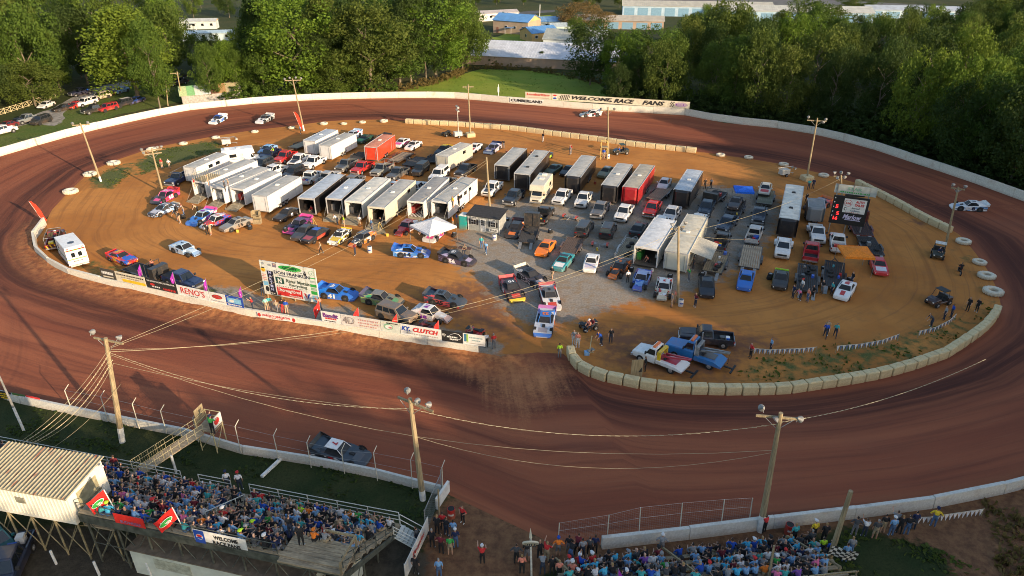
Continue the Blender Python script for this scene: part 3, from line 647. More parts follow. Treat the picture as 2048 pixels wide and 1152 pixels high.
b = ban(763,802,'pale banner with a faint green leaf badge',flatc((0.55,0.58,0.50))); b.quad(.4,.5,.5,.6,flatc((0.2,0.4,0.25)),12); b.quad(.42,.48,.38,.42,WV,12,.02); b.quad(.5,.45,.2,.2,flatc((0.5,0.2,0.2)),8,.026); b.lines(.6,.85,.6,.14*.7,KV)
b = ban(802,884,'white banner with KY in blue and CLUTCH in bold red',WV); b.text('KY.',.14,.62,.22,.42,BV,.05,.25); b.text('CLUTCH',.62,.62,.62,.42,RV,.05,.25); b.lines(.55,.2,.8,.14*.7,flatc((0.4,0.35,0.3)))
b = ban(884,926,'black banner with a white state outline emblem',KV); b.text('Ky',.12,.6,.2,.3,WV,.02,.3); b.lines(.5,.48,.5,.18*.7,WV); b.lines(.58,.28,.4,.16*.7,WV)
for (u0,v0),(u1,v1) in zip([(.3,.5),(.45,.72),(.62,.86),(.82,.82),(.95,.55),(.88,.38),(.75,.3)],[(.45,.72),(.62,.86),(.82,.82),(.95,.55),(.88,.38),(.75,.3),(.5,.2)]):
    ob('printed_outline',MB().tube(b.P(u0,v0,.02),b.P(u1,v1,.02),.025,n=4),WV,b.root)
b = ban(926,971,'white banner with blue and green bars at the right wall end',WV); b.quad(.1,.6,.1,.7,flatc((0.05,0.18,0.3))); b.quad(.2,.6,.08,.7,LIME and flatc((0.3,0.5,0.1))); b.lines(.6,.68,.62,.18*.7,flatc((0.3,0.4,0.4))); b.lines(.6,.44,.4,.16*.7,flatc((0.3,0.4,0.4))); b.quad(.55,.15,.8,.05,flatc((0.4,0.35,0.3)))
# big sponsor board
b = Board('sponsor_board','tall sponsor billboard covered with many adverts behind the infield wall','billboard',at(531,592),at(640,612),.35,4.75,flatc((0.66,0.66,0.58)),None,.12)
b.posts((.04,.3,.55,.8,.98),PW,.09); ob('board_prop',MB().tube(b.P(.2,.6,-.1),b.P(.2,0,-2.2)-Vector((0,0,.35)),.05).tube(b.P(.8,.6,-.1),b.P(.8,0,-2.2)-Vector((0,0,.35)),.05),PW,b.root)
b.quad(.55,.895,.42,.15,GV,24); b.text('GODBY',.55,.9,.27,.075,flatc((0.005,0.05,0.02)),.05); b.lines(.62,.815,.3,.025*.7,KV)
b.text('DON FRANKLIN',.57,.725,.64,.095,flatc((0.02,0.02,0.05)),.02); b.text('UNIVERSITY AT KENTUCKY',.5,.645,.34,.04,flatc((0.1,0.1,0.15)))
b.quad(.33,.49,.15,.19,flatc((0.01,0.06,0.04)),k=.014); b.text('N',.33,.49,.07,.14,WV,.05); b.text('River Metals',.66,.52,.42,.10,flatc((0.06,0.08,0.05)),.02); b.text('Recycling',.66,.40,.32,.11,flatc((0.06,0.08,0.05)),.02); b.lines(.5,.325,.48,.022*.7,KV)
b.quad(.48,.165,.46,.25,RV); b.text('Thoroughbred',.48,.2,.42,.13,WV,.02,.2); b.text('Remodeling',.58,.075,.22,.055,WV,.02)
b.quad(.80,.15,.16,.22,WV,k=.016); c_ = b.P(.80,.15,.03)
for sx,mt in ((-1,RV),(1,BV)): ob('printed_chevron',MB().face([b.P(.80+sx*.06,.23,.03),b.P(.80+sx*.005,.06,.03),b.P(.80+sx*.005-.0,.14,.03),b.P(.80+sx*.025,.23,.03)][::(1 if sx < 0 else -1)]),mt,b.root)
b.quad(.17,.42,.115,.62,flatc((0.012,0.012,0.025)))
for k,ch in enumerate('MARTIN'): b.text(ch,.165,.68-.1*k,.05,.075,flatc((0.4,0.42,0.6)),.03)
b.quad(.175,.06,.12,.1,KV); b.lines(.175,.06,.09,.04*.7,WV)
b.quad(.05,.74,.085,.13,YV,16); b.quad(.05,.80,.07,.04,KV,8,.02); b.lines(.05,.72,.05,.04*.7,RV)
for v in (.6,.55,.5,.45): b.quad(.05,v,.08,.025,flatc((0.6,0.25,0.2)))
b.quad(.06,.33,.09,.12,SKV); b.quad(.07,.17,.07,.16,KV,10); b.quad(.06,.93,.05,.09,LV,10); b.quad(.18,.91,.07,.07,LV,10)
b.quad(.27,.92,.07,.12,flatc((0.2,0.16,0.2))); b.quad(.27,.945,.035,.05,flatc((0.55,0.36,0.26)),10,.02); b.quad(.81,.83,.06,.12,flatc((0.5,0.5,0.48))); b.quad(.81,.80,.05,.07,KV,k=.02); b.quad(.81,.87,.03,.04,KV,8,.02)
b.quad(.93,.86,.10,.16,flatc((0.35,0.5,0.3)),18); b.quad(.93,.86,.08,.12,WV,18,.02); b.text('2',.93,.86,.02,.05,GV)
for v,h_ in ((.72,.03),(.50,.08),(.29,.10)): b.quad(.935,v,.11,h_,GV)
for k in range(5): b.quad(.895+.02*k,.40,.008,.08,GV); b.quad(.895+.02*k,.62,.01,.06,flatc((0.3,0.4,0.3)))
b.quad(.94,.12,.1,.16,SKV,k=.016); b.quad(.94,.12,.06,.08,flatc((0.4,0.2,0.15)),8,.02)
NLW = [(0,797),(30,802),(58,807),(87,813)]
for (x0,y0),(x1,y1),mt,lb in ((NLW[0],NLW[1],KV,'dark banner at the extreme left of the low wall'),(NLW[1],NLW[2],flatc((0.05,0.12,0.03)),'dark green banner with yellow print on the low wall'),(NLW[2],NLW[3],RV,'red banner at the left end of the low wall')):
    b = Board('banner',lb,'banner',at(x0+1,y0),at(x1-1,y1),.05,1.0,mt,'banners on the low wall',.03,off=.06)
    for v in (.72,.45,.2): b.lines(.5,v,.7,.14,YV if mt is not RV else WV)
# far wall banners
def far_at(px):
    for (x0,y0),(x1,y1) in zip(OUTER_L,OUTER_L[1:]):
        if x0 <= px <= x1: t = (px-x0)/(x1-x0); return at(px,y0+(y1-y0)*t)
b = Board('banner','cream Lumber King board standing on the far wall above the grass','banner',far_at(1050),far_at(1102),1.55,3.0,CV,'boards on the far wall',.06,off=-.2); b.text('LumberKing',.5,.62,.86,.5,RV,.03); b.quad(.5,.16,.8,.12,flatc((0.5,0.35,0.28))); b.posts((.02,.5,.98),PW)
b = Board('banner','long cream welcome race fans board standing on the far wall','banner',far_at(1103),far_at(1377),1.55,3.05,CV,'boards on the far wall',.06,off=-.2)
for k in range(9):
    for j in range(4):
        if (k+j) % 2 == 0: b.quad(.055+.0085*k+.004*j,.2+.2*j,.0085,.2,KV)
b.quad(.022,.5,.03,.8,WV,16); b.quad(.022,.72,.028,.3,RV,10,.02); b.quad(.022,.28,.028,.3,BV,10,.02)
b.text('WELCOME,',.30,.5,.30,.66,KV,.05,.35); b.text('RACE',.535,.5,.15,.66,KV,.05,.35); b.text('FANS',.745,.5,.16,.66,KV,.05,.35); b.quad(.94,.5,.09,.7,flatc((0.45,0.32,0.42)),12); b.lines(.94,.5,.07,.3*.7,PV); b.posts((.02,.25,.5,.75,.98),PW)
for k in range(4):
    for j in range(4):
        if (k+j) % 2 == 0: b.quad(.865+.008*k,.2+.2*j,.008,.2,KV)
b = Board('painted_sign','black Cumberland lettering board on the face of the far wall','sign',far_at(1020),far_at(1087),.35,1.4,WV,None,.02,off=.05); b.text('CUMBERLAND',.5,.5,.94,.66,KV,.05,.1)
ob('marker_stake',MB().tube((0,0,0),(0,0,3.3),.09).box(-.2,.2,-.05,.05,1.4,2.6),PW2,None,at(997,196)); tag(bpy.data.objects['marker_stake'],'white marker stake behind the far wall on the grass','stake')
# scoreboard
A = at(1652,464); B = at(1722,474); b = Board('scoreboard','black scoreboard tower with red digits and white sales adverts','scoreboard',A,B,1.5,5.6,flatc((0.012,0.012,0.012)),None,.25)
b.posts((.06,.5,.94),M_steel(),.09,1.4,-.02+.16)
b.quad(.62,.69,.62,.5,WV,k=.02); b.quad(.43,.78,.22,.24,RV,18,.024); b.quad(.43,.78,.20,.21,WV,18,.028); b.text('A+A',.43,.78,.15,.1,RV,.05); b.text('AUTO',.75,.85,.24,.09,RV,.05); b.text('SALES',.75,.74,.26,.09,RV,.05)
b.text('Atwood',.66,.62,.22,.06,KV); b.text('Collision',.66,.53,.26,.06,flatc((0.1,0.15,0.2))); b.quad(.38,.57,.09,.12,KV,12,.022); b.quad(.39,.57,.06,.08,WV,12,.026); b.lines(.6,.46,.4,.04*.7,RV)
b.text('Marlow',.62,.3,.52,.17,flatc((0.6,0.55,0.7)),.03,.3); b.quad(.64,.19,.44,.03,flatc((0.5,0.45,0.62)))
LED = M_emit((1.0,0.03,0.03),1.2)
for st,u,v,w_ in (('5',.14,.62,.08),('5',.2,.38,.08),('16',.16,.2,.13)): b.text(st,u,v,w_,.13,LED,.03)
for v in (.92,.77,.6,.43,.28): b.quad(.05,v,.035,.05,WV,8,.02)
b2 = Board('sign','long grey green topper sign high above the scoreboard','sign',at(1650,463),at(1731,475),5.95,7.2,flatc((0.34,0.38,0.36)),None,.12); b2.text('STAR',.48,.62,.34,.36,flatc((0.15,0.3,0.22)),.02); b2.lines(.5,.2,.7,.2*.7,GV)
ob('cabinet',MB().box(-1.0,1.6,.05,.35,5.6,5.95),flatc((0.012,0.012,0.012)),b.root,b.ux*2.4)
# flags
def flag_cloth(pts,n=(8,5),amp=0.09,seed=0):
    """cloth between a hoist (pts[0] top, pts[1] bottom) and a fly end (pts[2] top, pts[3] bottom), rippled"""
    a,b_,c,d = [Vector(p) for p in pts]; mb = MB(); nrm = (c-a).cross(b_-a).normalized(); g = {}
    for i in range(n[0]+1):
        for j in range(n[1]+1):
            u = i/n[0]; v = j/n[1]; p = a.lerp(c,u).lerp(b_.lerp(d,u),v)+nrm*amp*u*math.sin(u*9+v*2.5+seed); g[i,j] = p
    for i in range(n[0]):
        for j in range(n[1]): mb.face([g[i,j],g[i+1,j],g[i+1,j+1],g[i,j+1]])
    return mb
def flag(base,ht,fly,drop,hoist,mat,label,ang,group=None,lean=0.0,z0=0.0,cat='flag',emblem=None):
    p = at(*base,z0); root = thing('flag',label,cat,p,0,group); d = Vector((math.cos(ang),math.sin(ang),0)); t = Vector((0,0,ht))+d*(-lean)
    ob('flagpole',MB().tube((0,0,0),t,.035,.025,6),M_steel(),root)
    h1 = t*(1-hoist/t.length); f1 = t+d*fly-Vector((0,0,drop)); f2 = h1+d*fly*.9-Vector((0,0,drop*1.1))
    obj('flag_cloth',flag_cloth((t,h1,f1,f2),seed=base[0]).mesh('flag_cloth',True),mat,root)
    if emblem:
        n = (f1-t).cross(h1-t).normalized(); c = (t+h1+f1+f2)/4
        for m_,k,s_ in emblem:
            for sg in (1,-1): put_quad('emblem',root,c+n*sg*k,f1-t,t-h1,fly*s_,hoist*s_*.62,m_,16)
    return root
FG = 'purple pennant flags on the infield wall'; RG = 'red flags on the infield wall'
PF = M_cloth((0.30,0.025,0.32)); RF = M_cloth((0.62,0.025,0.02))
for bx,lb in (((292,574),'purple flag drooping over the black car trailer'),((357,590),'purple flag in front of the dark blue pickup'),((422,604),'purple flag above the red Renos banner end'),((491,620),'purple flag above the orange topped post')):
    p = wall_at(bx[0]); flag((bx[0],p and bx[1] or 0),3.1,.42,.8,1.15,PF,lb,R(200),FG,emblem=[(WV,.10,.2)])
for bx,lb in (((645,648),'red flag left of the Bandit banner'),((722,662),'red flag above the outlined 4D banner'),((798,675),'red flag beside the muddy grey SUV'),((880,689),'red flag above the bold red clutch banner')):
    flag(bx,3.0,.75,1.0,1.1,RF,lb,R(205),RG,emblem=[(WV,.11,.3)])
FE = M_cloth((0.80,0.05,0.02))
def feather(base,ht,w_,label,lean):
    p = at(*base); root = thing('feather_flag',label,'feather flag',p,0,'red feather flags'); pts = []
    ob('flagpole',MB().path([(-lean*(t/6)**1.3*ht/4,0,ht*t/6) for t in range(7)],.03),M_steel(),root)
    mb = MB(); q = [(-lean*(t/10)**1.3*ht/4,ht*t/10) for t in range(11)]
    for i in range(1,10):
        wa = w_*min(1,i/2)*(1 if i < 9 else .8); wb = w_*min(1,(i+1)/2)*(1 if i+1 < 10 else .5)
        mb.face([(q[i][0],.03*math.sin(i),q[i][1]),(q[i][0]+wa,.06*math.sin(i*1.3),q[i][1]),(q[i+1][0]+wb,.06*math.sin(i*1.3+1.3),q[i+1][1]),(q[i+1][0],.03*math.sin(i+1),q[i+1][1])])
    obj('flag_cloth',mb.mesh('flag_cloth'),FE,root)
feather((88,449),3.6,.75,'bright red feather flag at the left nose of the infield wall',1.2)
feather((602,262),4.0,.7,'red feather flag leaning by the floodlight pole at the top',1.0)
def pennants(px,z,n,mats,label,group,posts=True):
    P = [at(*p,z) for p in px]; root = thing('pennant_string',label,'bunting',P[0].xy.to_3d(),0,group); o = root.location
    ob('cord',MB().path([p-o for p in P],.025),M_flat((0.55,0.5,0.4)),root); tot = sum((b-a).length for a,b in zip(P,P[1:])); cnt = int(n); k = 0
    Q = resample([Vector((p.x,p.y)) for p in P],tot/cnt)
    for a,b in zip(Q,Q[1:]):
        d = (b-a); c = (a+b)/2
        me = MB().face([(a.x-o.x,a.y-o.y,z),(c.x-o.x,c.y-o.y-.03,z-.62),(b.x-o.x,b.y-o.y,z)]).mesh('pennant'); obj('pennant',me,mats[k % len(mats)],root); k += 1
    if posts:
        for p in (P[0],P[-1]): ob('stake',MB().tube((p.x-o.x,p.y-o.y,0),(p.x-o.x,p.y-o.y,z+.05),.04),PW,root)
PM = [M_cloth((0.6,0.6,0.62)),M_cloth((0.10,0.14,0.22))]
pennants([(1508,697),(1540,699),(1600,697),(1634,694)],.9,26,PM,'pennant string nearest the red shirted man at front right','pennant strings at front right')
pennants([(1674,692),(1720,688),(1765,680),(1799,668)],.9,24,PM,'middle pennant string along the front right grass','pennant strings at front right')
pennants([(1839,662),(1870,655),(1900,640),(1913,628)],.9,20,PM,'short pennant string where three people lean at right','pennant strings at front right')
pennants([(1826,1035),(1860,1034),(1900,1028),(1968,1018)],.7,16,[PM[0]],'white pennant string beyond the standing spectators at lower right',None)

# ================================================================ GRANDSTANDS
PLANK = M_wood((0.42,0.33,0.21),(1.2,9,9)); RAILP = M_flat((0.62,0.62,0.56),0.5,0.15,name='rail_paint'); STEEL_D = M_flat((0.11,0.115,0.09),0.6,0.4,2.0,0.3,name='weathered_steel')
F0 = Vector((-38.6,44.4)); E1 = Vector((0.972,-0.237)).normalized(); NB = Vector((-0.237,-0.972)).normalized()
def SG(s,n,z=0): p = F0+E1*s+NB*n; return Vector((p.x,p.y,z))
GS = thing('grandstand','tall wooden grandstand on steel stilts packed with spectators at lower left','grandstand',SG(0,0),math.atan2(E1.y,E1.x))
# local frame: x along the rows, y towards the track (back is -y)
NROW = 9; RD = 0.79; RH = 0.42; Z0 = 0.9; S1 = 31.4
def gobj(name,mb,mat): return obj(name,mb.mesh(name),mat,GS)
def row_end(k): return S1-0.06*k
gobj('front_walkway',MB().box(-9,S1,-.35,0,Z0-.12,Z0),PLANK)
for k in range(NROW):
    y = -.35-RD*k; z = Z0+RH*k; x0 = -9 if k < 5 else 11.6
    gobj('foot_board',MB().box(x0,row_end(k),y-RD*.52,y-.02,z-.06,z),PLANK)
    gobj('seat_board',MB().box(x0,row_end(k),y-RD-.02,y-RD*.62,z+.36,z+.42),PLANK)
yb = -.35-RD*NROW; zb = Z0+RH*NROW
gobj('back_beam',MB().box(11.6,S1-.5,yb-.12,yb,zb-.75,zb-.1),STEEL_D)
def rail(pts,h,name='guard_rail',mat=None,step=2.2,bars=3,r=.035):
    mb = MB()
    for a,b in zip(pts,pts[1:]):
        a = Vector(a); b = Vector(b); n = max(1,round((b-a).length/step))
        for i in range(n+1): p = a.lerp(b,i/n); mb.tube(p,p+Vector((0,0,h)),r,n=5)
        for k in range(bars): o = Vector((0,0,h*(k+1)/bars)); mb.tube(a+o,b+o,r*.9,n=5)
    return gobj(name,mb,mat or RAILP)
rail([(-9,0,Z0),(13.2,0,Z0)],1.1); rail([(14.8,0,Z0),(17.6,0,Z0)],1.1); rail([(19.2,0,Z0),(31.3,0,Z0)],1.1)
rail([(19.6,-1.2,Z0+.3),(19.6,-5.2,Z0+RH*6)],0.95,'aisle_rail',None,1.2,1,.04)
rail([(11.6,yb+.05,zb-.2),(14.6,yb+.05,zb-.2)],1.05,'back_rail',STEEL_D,1.3,2); rail([(16.9,yb+.05,zb-.2),(26.4,yb+.05,zb-.2)],1.05,'back_rail',STEEL_D,2.0,2)
rail([(S1,-1,Z0),(S1-.5,yb,zb)],1.0,'end_rail',STEEL_D,1.6,2)
gobj('end_stringer',MB().loft([[(S1,-.6,Z0-.5),(S1+.1,-.6,Z0-.5),(S1+.1,-.6,Z0-.1),(S1,-.6,Z0-.1)],[(S1-.5,yb,zb-.95),(S1-.4,yb,zb-.95),(S1-.4,yb,zb-.45),(S1-.5,yb,zb-.45)]]),STEEL_D)
# timber platform let into the top rows
px0,px1 = 26.6,31.0
gobj('platform_deck',MB().box(px0,px1,yb-.4,yb+1.9,zb-.22,zb-.12),PLANK)
for k in range(8): gobj('deck_plank',MB().box(px0,px1,yb-.4+k*.29,yb-.4+k*.29+.265,zb-.12,zb-.08),PLANK)
gobj('platform_rail',MB().box(px0+2.2,px1,yb+1.75,yb+1.85,zb+.75,zb+.92).box(px1-.1,px1,yb-.35,yb+1.75,zb+.75,zb+.92).box(px0+2.2,px0+2.32,yb+1.75,yb+1.87,zb-.1,zb+.75).box(px1-.12,px1,yb+1.75,yb+1.87,zb-.1,zb+.75).box(px1-.12,px1,yb-.4,yb-.28,zb-.1,zb+.8),PW)
# stilts and bracing
for i in range(9):
    x = 12+i*2.35
    gobj('stilt',MB().tube((x,yb+.05,0),(x,yb+.05,zb-.2),.075,n=6).tube((x,yb+2.6,0),(x,yb+2.6,zb-1.6),.07,n=6).tube((x,yb+4.6,0),(x,yb+4.6,zb-2.8),.07,n=6),STEEL_D)
    gobj('cross_brace',MB().tube((x,yb+.05,.2),(x,yb+2.6,zb-1.8),.035,n=5).tube((x,yb+.05,zb-.8),(x,yb+2.6,.3),.035,n=5),STEEL_D)
    if i < 8: gobj('cross_brace',MB().tube((x,yb+.05,.3),(x+2.35,yb+.05,zb-.7),.035,n=5).tube((x+2.35,yb+.05,.3),(x,yb+.05,zb-.7),.035,n=5).tube((x,yb+.05,1.9),(x+2.35,yb+.05,1.9),.03,n=5).tube((x,yb+2.6,.4),(x+2.35,yb+2.6,zb-2),.03,n=5),STEEL_D)
gobj('ramp_bearer',MB().tube((11.6,yb+.05,zb-.5),(S1-.5,yb+.05,zb-.5),.06),STEEL_D)
# end stairs
for k in range(6): gobj('stair_tread',MB().box(S1+.1+k*.28,S1+.4+k*.28,-1.3,-.1,Z0-.06-k*.15,Z0-k*.15),RAILP)
gobj('stair_stringer',MB().tube((S1,-.1,Z0),(S1+1.8,-.1,0),.06).tube((S1,-1.3,Z0),(S1+1.8,-1.3,0),.06),RAILP)
rail([(S1,-.1,Z0),(S1+1.8,-.1,0.05)],1.05,'stair_rail',None,1.9,2); rail([(S1,-1.3,Z0),(S1+1.8,-1.3,0.05)],1.05,'stair_rail',None,1.9,3)
# pale hut under the stand
HUTW = M_flat((0.58,0.60,0.50),0.8,0.12,0.8,name='painted_block'); 
hut = thing('shed','long pale painted shed standing under the tall grandstand','shed',SG(15,-(yb)+.2),math.atan2(E1.y,E1.x))
ob('wall',MB().box(0,13.2,0,2.2,0,2.35),HUTW,hut); ob('roof',MB().box(-.1,13.3,-.15,2.4,2.35,2.45),M_flat((0.16,0.12,0.08)),hut); ob('window',MB().box(1.8,4.6,-.04,0,1.0,1.9),M_flat((0.40,0.40,0.30)),hut)
fin = thing('privacy_wall','pale upright screen wall at the right end under the grandstand','wall',SG(30.0,4.4),math.atan2(E1.y,E1.x)); ob('panel',MB().box(0,.16,-1.9,.4,0,2.2),HUTW,fin); ob('panel',MB().box(-3.4,0,.25,.4,0,1.9),HUTW,fin); ob('cap',MB().box(-.03,.19,-1.95,.45,2.2,2.26),M_flat((0.13,0.08,0.05)),fin)
# welcome banner and beer banner on the back rail
def gboard(s0,s1,n,z0,z1,name,label,mat,cat='banner'):
    return Board(name,label,cat,SG(s0,n),SG(s1,n),z0,z1,mat,None,.03)
b = gboard(20.6,24.4,-yb+.12,zb-.3,zb+.85,'banner','white welcome race fans banner on the back of the grandstand',WV)
b.quad(.11,.5,.2,.96,BV,k=.012); b.quad(.11,.5,.13,.42,WV,18,.016); b.quad(.11,.58,.11,.2,RV,12,.02); b.quad(.11,.42,.11,.17,BV,12,.02); b.text('WELCOME',.62,.7,.46,.3,KV,.04); b.text('RACE FANS',.62,.3,.52,.3,KV,.04)
b = gboard(14.6,16.9,-yb+.1,zb-.35,zb+.75,'banner','plain red beer banner on the back rail near the timing hut',flatc((0.72,0.03,0.02))); b.text('BUDWEISER',.55,.45,.7,.22,flatc((0.3,0.16,0.3)),.03)
def big_flag(s,n,z0,ht,label,ang,cloth,emb):
    p = SG(s,n,z0); root = thing('flag',label,'flag',p,0); d = Vector((math.cos(ang),math.sin(ang),0)); t = Vector((-.5,.1,ht*.9))
    ob('flagpole',MB().tube((0,0,0),t,.045,.03,6),PW2,root); h1 = t*(1-.95/t.length); f1 = t+d*1.35-Vector((0,0,1.0)); f2 = h1+d*1.15-Vector((0,0,.95))
    obj('flag_cloth',flag_cloth((t,h1,f1,f2),amp=.1,seed=s).mesh('flag_cloth',True),cloth,root); nn = (f1-t).cross(h1-t).normalized(); c = (t+h1+f1+f2)/4
    for sg in (1,-1):
        put_quad('emblem',root,c+nn*sg*.13,f1-t,t-h1,1.1,.42,WV,20); put_quad('emblem',root,c+nn*sg*.15,f1-t,t-h1,1.0,.33,emb,20)
        put_text('Bud',root,c+nn*sg*.17,(f1-t)*sg,t-h1,.72,.2,WV,.03)
BF = M_cloth((0.66,0.02,0.015)); big_flag(14.3,6.9,4.0,3.0,'big red flag with a green oval beside the timing hut',R(195),BF,GV); big_flag(19.7,7.2,4.1,2.9,'second big red flag with a green oval over the stand back',R(200),BF,GV)
# timing hut on stilts
HZ = 3.75; hA = Vector((-29.5,34.4)); hd = math.atan2(-0.205,0.979)
PB = thing('timing_hut','white ribbed metal timing hut with rusty roof on stilts behind the stand','hut',(hA.x,hA.y,0),hd)
RIB = M_flat((0.72,0.69,0.58),0.5,0.08,1.0,name='ribbed_cladding')
def hobj(name,mb,mat): return obj(name,mb.mesh(name),mat,PB)
Lh,Wh = 7.6,3.3; hz1,hz2 = HZ+2.25,HZ+2.7
mb = MB(); mb.face([(0,0,HZ),(-Lh,0,HZ),(-Lh,0,hz1),(0,0,hz1)][::-1]); mb.face([(0,0,HZ),(0,Wh,HZ),(0,Wh,hz2),(0,0,hz1)]); mb.face([(0,Wh,HZ),(-Lh,Wh,HZ),(-Lh,Wh,hz2),(0,Wh,hz2)]); mb.face([(-Lh,0,HZ),(-Lh,Wh,HZ),(-Lh,Wh,hz2),(-Lh,0,hz1)]); mb.box(-Lh,0,0,Wh,HZ-.25,HZ-.01); hobj('wall',mb,RIB)
mb = MB()
for k in range(25): x = -Lh+.15+k*.3; mb.box(x,x+.09,-.035,-.002,HZ,hz1-.02)
hobj('wall_rib',mb,RIB)
def mat_rust():
    m,t,b_ = newmat('rusty_roof'); tc = nd(t,'ShaderNodeTexCoord'); mp = nd(t,'ShaderNodeMapping'); mp.inputs['Scale'].default_value = (2.2,.35,1); t.links.new(tc.outputs['Object'],mp.inputs[0])
    n = noise(t,mp.outputs[0],1.3,5,.6); n2 = noise(t,tc.outputs['Object'],5,4)
    c = mixc(t,ramp(t,n2,.3,.7),(0.28,0.25,0.16),(0.37,0.33,0.22)); t.links.new(mixc(t,ramp(t,n,.56,.66),c,(0.19,0.06,0.03)),b_.inputs['Base Color']); b_.inputs['Roughness'].default_value = .6; return m
RUST = mat_rust(); sl_ = (hz2-hz1)/Wh
mb = MB(); mb.face([(-Lh-.2,-.25,hz1+.03),(.2,-.25,hz1+.03),(.2,Wh+.2,hz2+.06),(-Lh-.2,Wh+.2,hz2+.06)]); mb.face([(-Lh-.2,-.25,hz1-.03),(.2,-.25,hz1-.03),(.2,-.25,hz1+.03),(-Lh-.2,-.25,hz1+.03)]); hobj('roof',mb,RUST)
for k in range(27):
    x = -Lh-.1+k*.3; hobj('roof_rib',MB().loft([[(x,-.25,hz1+.032),(x+.1,-.25,hz1+.032),(x+.05,-.25,hz1+.10)],[(x,Wh+.2,hz2+.062),(x+.1,Wh+.2,hz2+.062),(x+.05,Wh+.2,hz2+.13)]]),RUST)
wn = hobj('window',MB().box(.003,.03,.7,2.5,HZ+.75,HZ+1.95),M_flat((0.34,0.31,0.19),.3,.2)); ob('sill',MB().box(.0,.09,.6,2.6,HZ+.62,HZ+.74),M_flat((0.20,0.17,0.10)),PB)
hobj('vent',MB().box(-4.3,-3.6,-.06,-.005,HZ+1.0,HZ+1.5),M_flat((0.22,0.21,0.16))); hobj('lamp_arm',MB().tube((0,Wh-.5,hz2-.2),(.55,Wh-.5,hz2-.1),.03).box(.45,.6,Wh-.56,Wh-.44,hz2-.22,hz2-.06),RAILP)
OXS = M_flat((0.24,0.20,0.11),.7,.4,2.0,name='weathered_steel')
for x in (-.15,-2.0,-3.9,-5.8,-7.4):
    hobj('stilt',MB().tube((x,.15,0),(x,.15,HZ-.2),.07).tube((x,Wh-.2,0),(x,Wh-.2,HZ-.2),.07),OXS)
    hobj('cross_brace',MB().tube((x,.15,.2),(x,Wh-.2,HZ-.5),.035,n=5).tube((x,Wh-.2,.2),(x,.15,HZ-.5),.035,n=5).tube((x,.15,HZ-.5),(x-1.8,.15,.3),.035,n=5).tube((x-1.8,.15,HZ-.5),(x,.15,.3),.035,n=5),OXS)
hobj('landing',MB().box(.05,2.4,.4,2.2,HZ-.75,HZ-.62),PLANK); hobj('landing_rail',MB().tube((.1,.4,HZ-.6),(.1,.4,HZ+.4),.04).tube((2.4,.4,HZ-.6),(2.4,.4,HZ+.4),.04).tube((2.4,2.2,HZ-.6),(2.4,2.2,HZ+.4),.04).tube((.1,.4,HZ+.4),(2.4,.4,HZ+.4),.04).tube((2.4,.4,HZ+.4),(2.4,2.2,HZ+.4),.04).tube((.1,.4,HZ-.1),(2.4,.4,HZ-.1),.03),OXS)
hobj('stilt',MB().tube((2.2,.5,0),(2.2,.5,HZ-.7),.06).tube((2.2,2.1,0),(2.2,2.1,HZ-.7),.06).tube((.4,.5,0),(2.2,.5,HZ-.9),.04).tube((2.2,.5,.1),(2.2,2.1,HZ-.9),.035),OXS)
# flag tower and its gangway
tp = at(430,893); TWR = thing('flag_tower','starter stand tower at the wall with a railed wooden gangway to the stand','tower',(tp.x,tp.y,0),math.atan2(E1.y,E1.x)); TZ = 2.3
def tobj(name,mb,mat): return obj(name,mb.mesh(name),mat,TWR)
YS = M_flat((0.50,0.42,0.22),.6,.2,name='old_paint')
tobj('deck',MB().box(-.8,.8,-.75,.75,TZ-.1,TZ),PLANK)
for x in (-.72,.72):
    for y in (-.68,.68): tobj('leg',MB().tube((x,y,0),(x,y,TZ+1.05),.05),YS)
tobj('cross_brace',MB().tube((-.72,-.68,.2),(.72,-.68,TZ-.2),.03).tube((.72,-.68,.2),(.72,.68,TZ-.2),.03).tube((-.72,.68,.2),(.72,.68,TZ-.2),.03),YS)
for z in (TZ+.5,TZ+1.02): tobj('rail',MB().tube((-.72,.68,z),(.72,.68,z),.03).tube((.72,-.68,z),(.72,.68,z),.03).tube((-.72,-.68,z),(-.72,.68,z),.03),YS)
tobj('screen',MB().box(.76,.8,-.6,.66,TZ+.1,TZ+1.05),WV); tobj('emblem',MB().disc((.805,0,TZ+.6),.33,(1,0,0),14),RV); tobj('plywood',MB().box(-.8,-.76,-.5,.6,TZ+.2,TZ+1.7),PW)
g1 = Vector((-2.9,-5.6,Z0+.5)); g0 = Vector((-.3,-.75,TZ-.03)); dd = (g1-g0); dd2 = Vector((dd.x,dd.y,0)).normalized(); nn = Vector((-dd2.y,dd2.x,0))*.55
tobj('gangway',MB().loft([[g0-nn,g0+nn,g0+nn-Vector((0,0,.1)),g0-nn-Vector((0,0,.1))],[g1-nn,g1+nn,g1+nn-Vector((0,0,.1)),g1-nn-Vector((0,0,.1))]]),PLANK)
for sgn in (-1,1):
    mb = MB(); up = Vector((0,0,.95))
    for h in (1,.55): mb.tube(g0+nn*sgn+up*h,g1+nn*sgn+up*h,.018,n=5)
    for i in range(9): p = g0.lerp(g1,i/8)+nn*sgn; mb.tube(p,p+up,.016,n=5)
    for i in range(14): p = g0.lerp(g1,.55+.45*i/14)+nn*sgn; mb.tube(p,p+up,.007,n=4)
    tobj('gangway_rail',mb,YS)
tobj('gangway_post',MB().tube(g0.lerp(g1,.52)+nn,Vector((*(g0.lerp(g1,.52)+nn).xy,0)),.1),PW2)
o = ob('white_timber',MB().box(-.12,.12,-1.5,1.5,.02,.22),PW2,None,at(549,932),(0,0,R(-24))); tag(o,'white painted timber lying across the dark grass below the wall','timber')
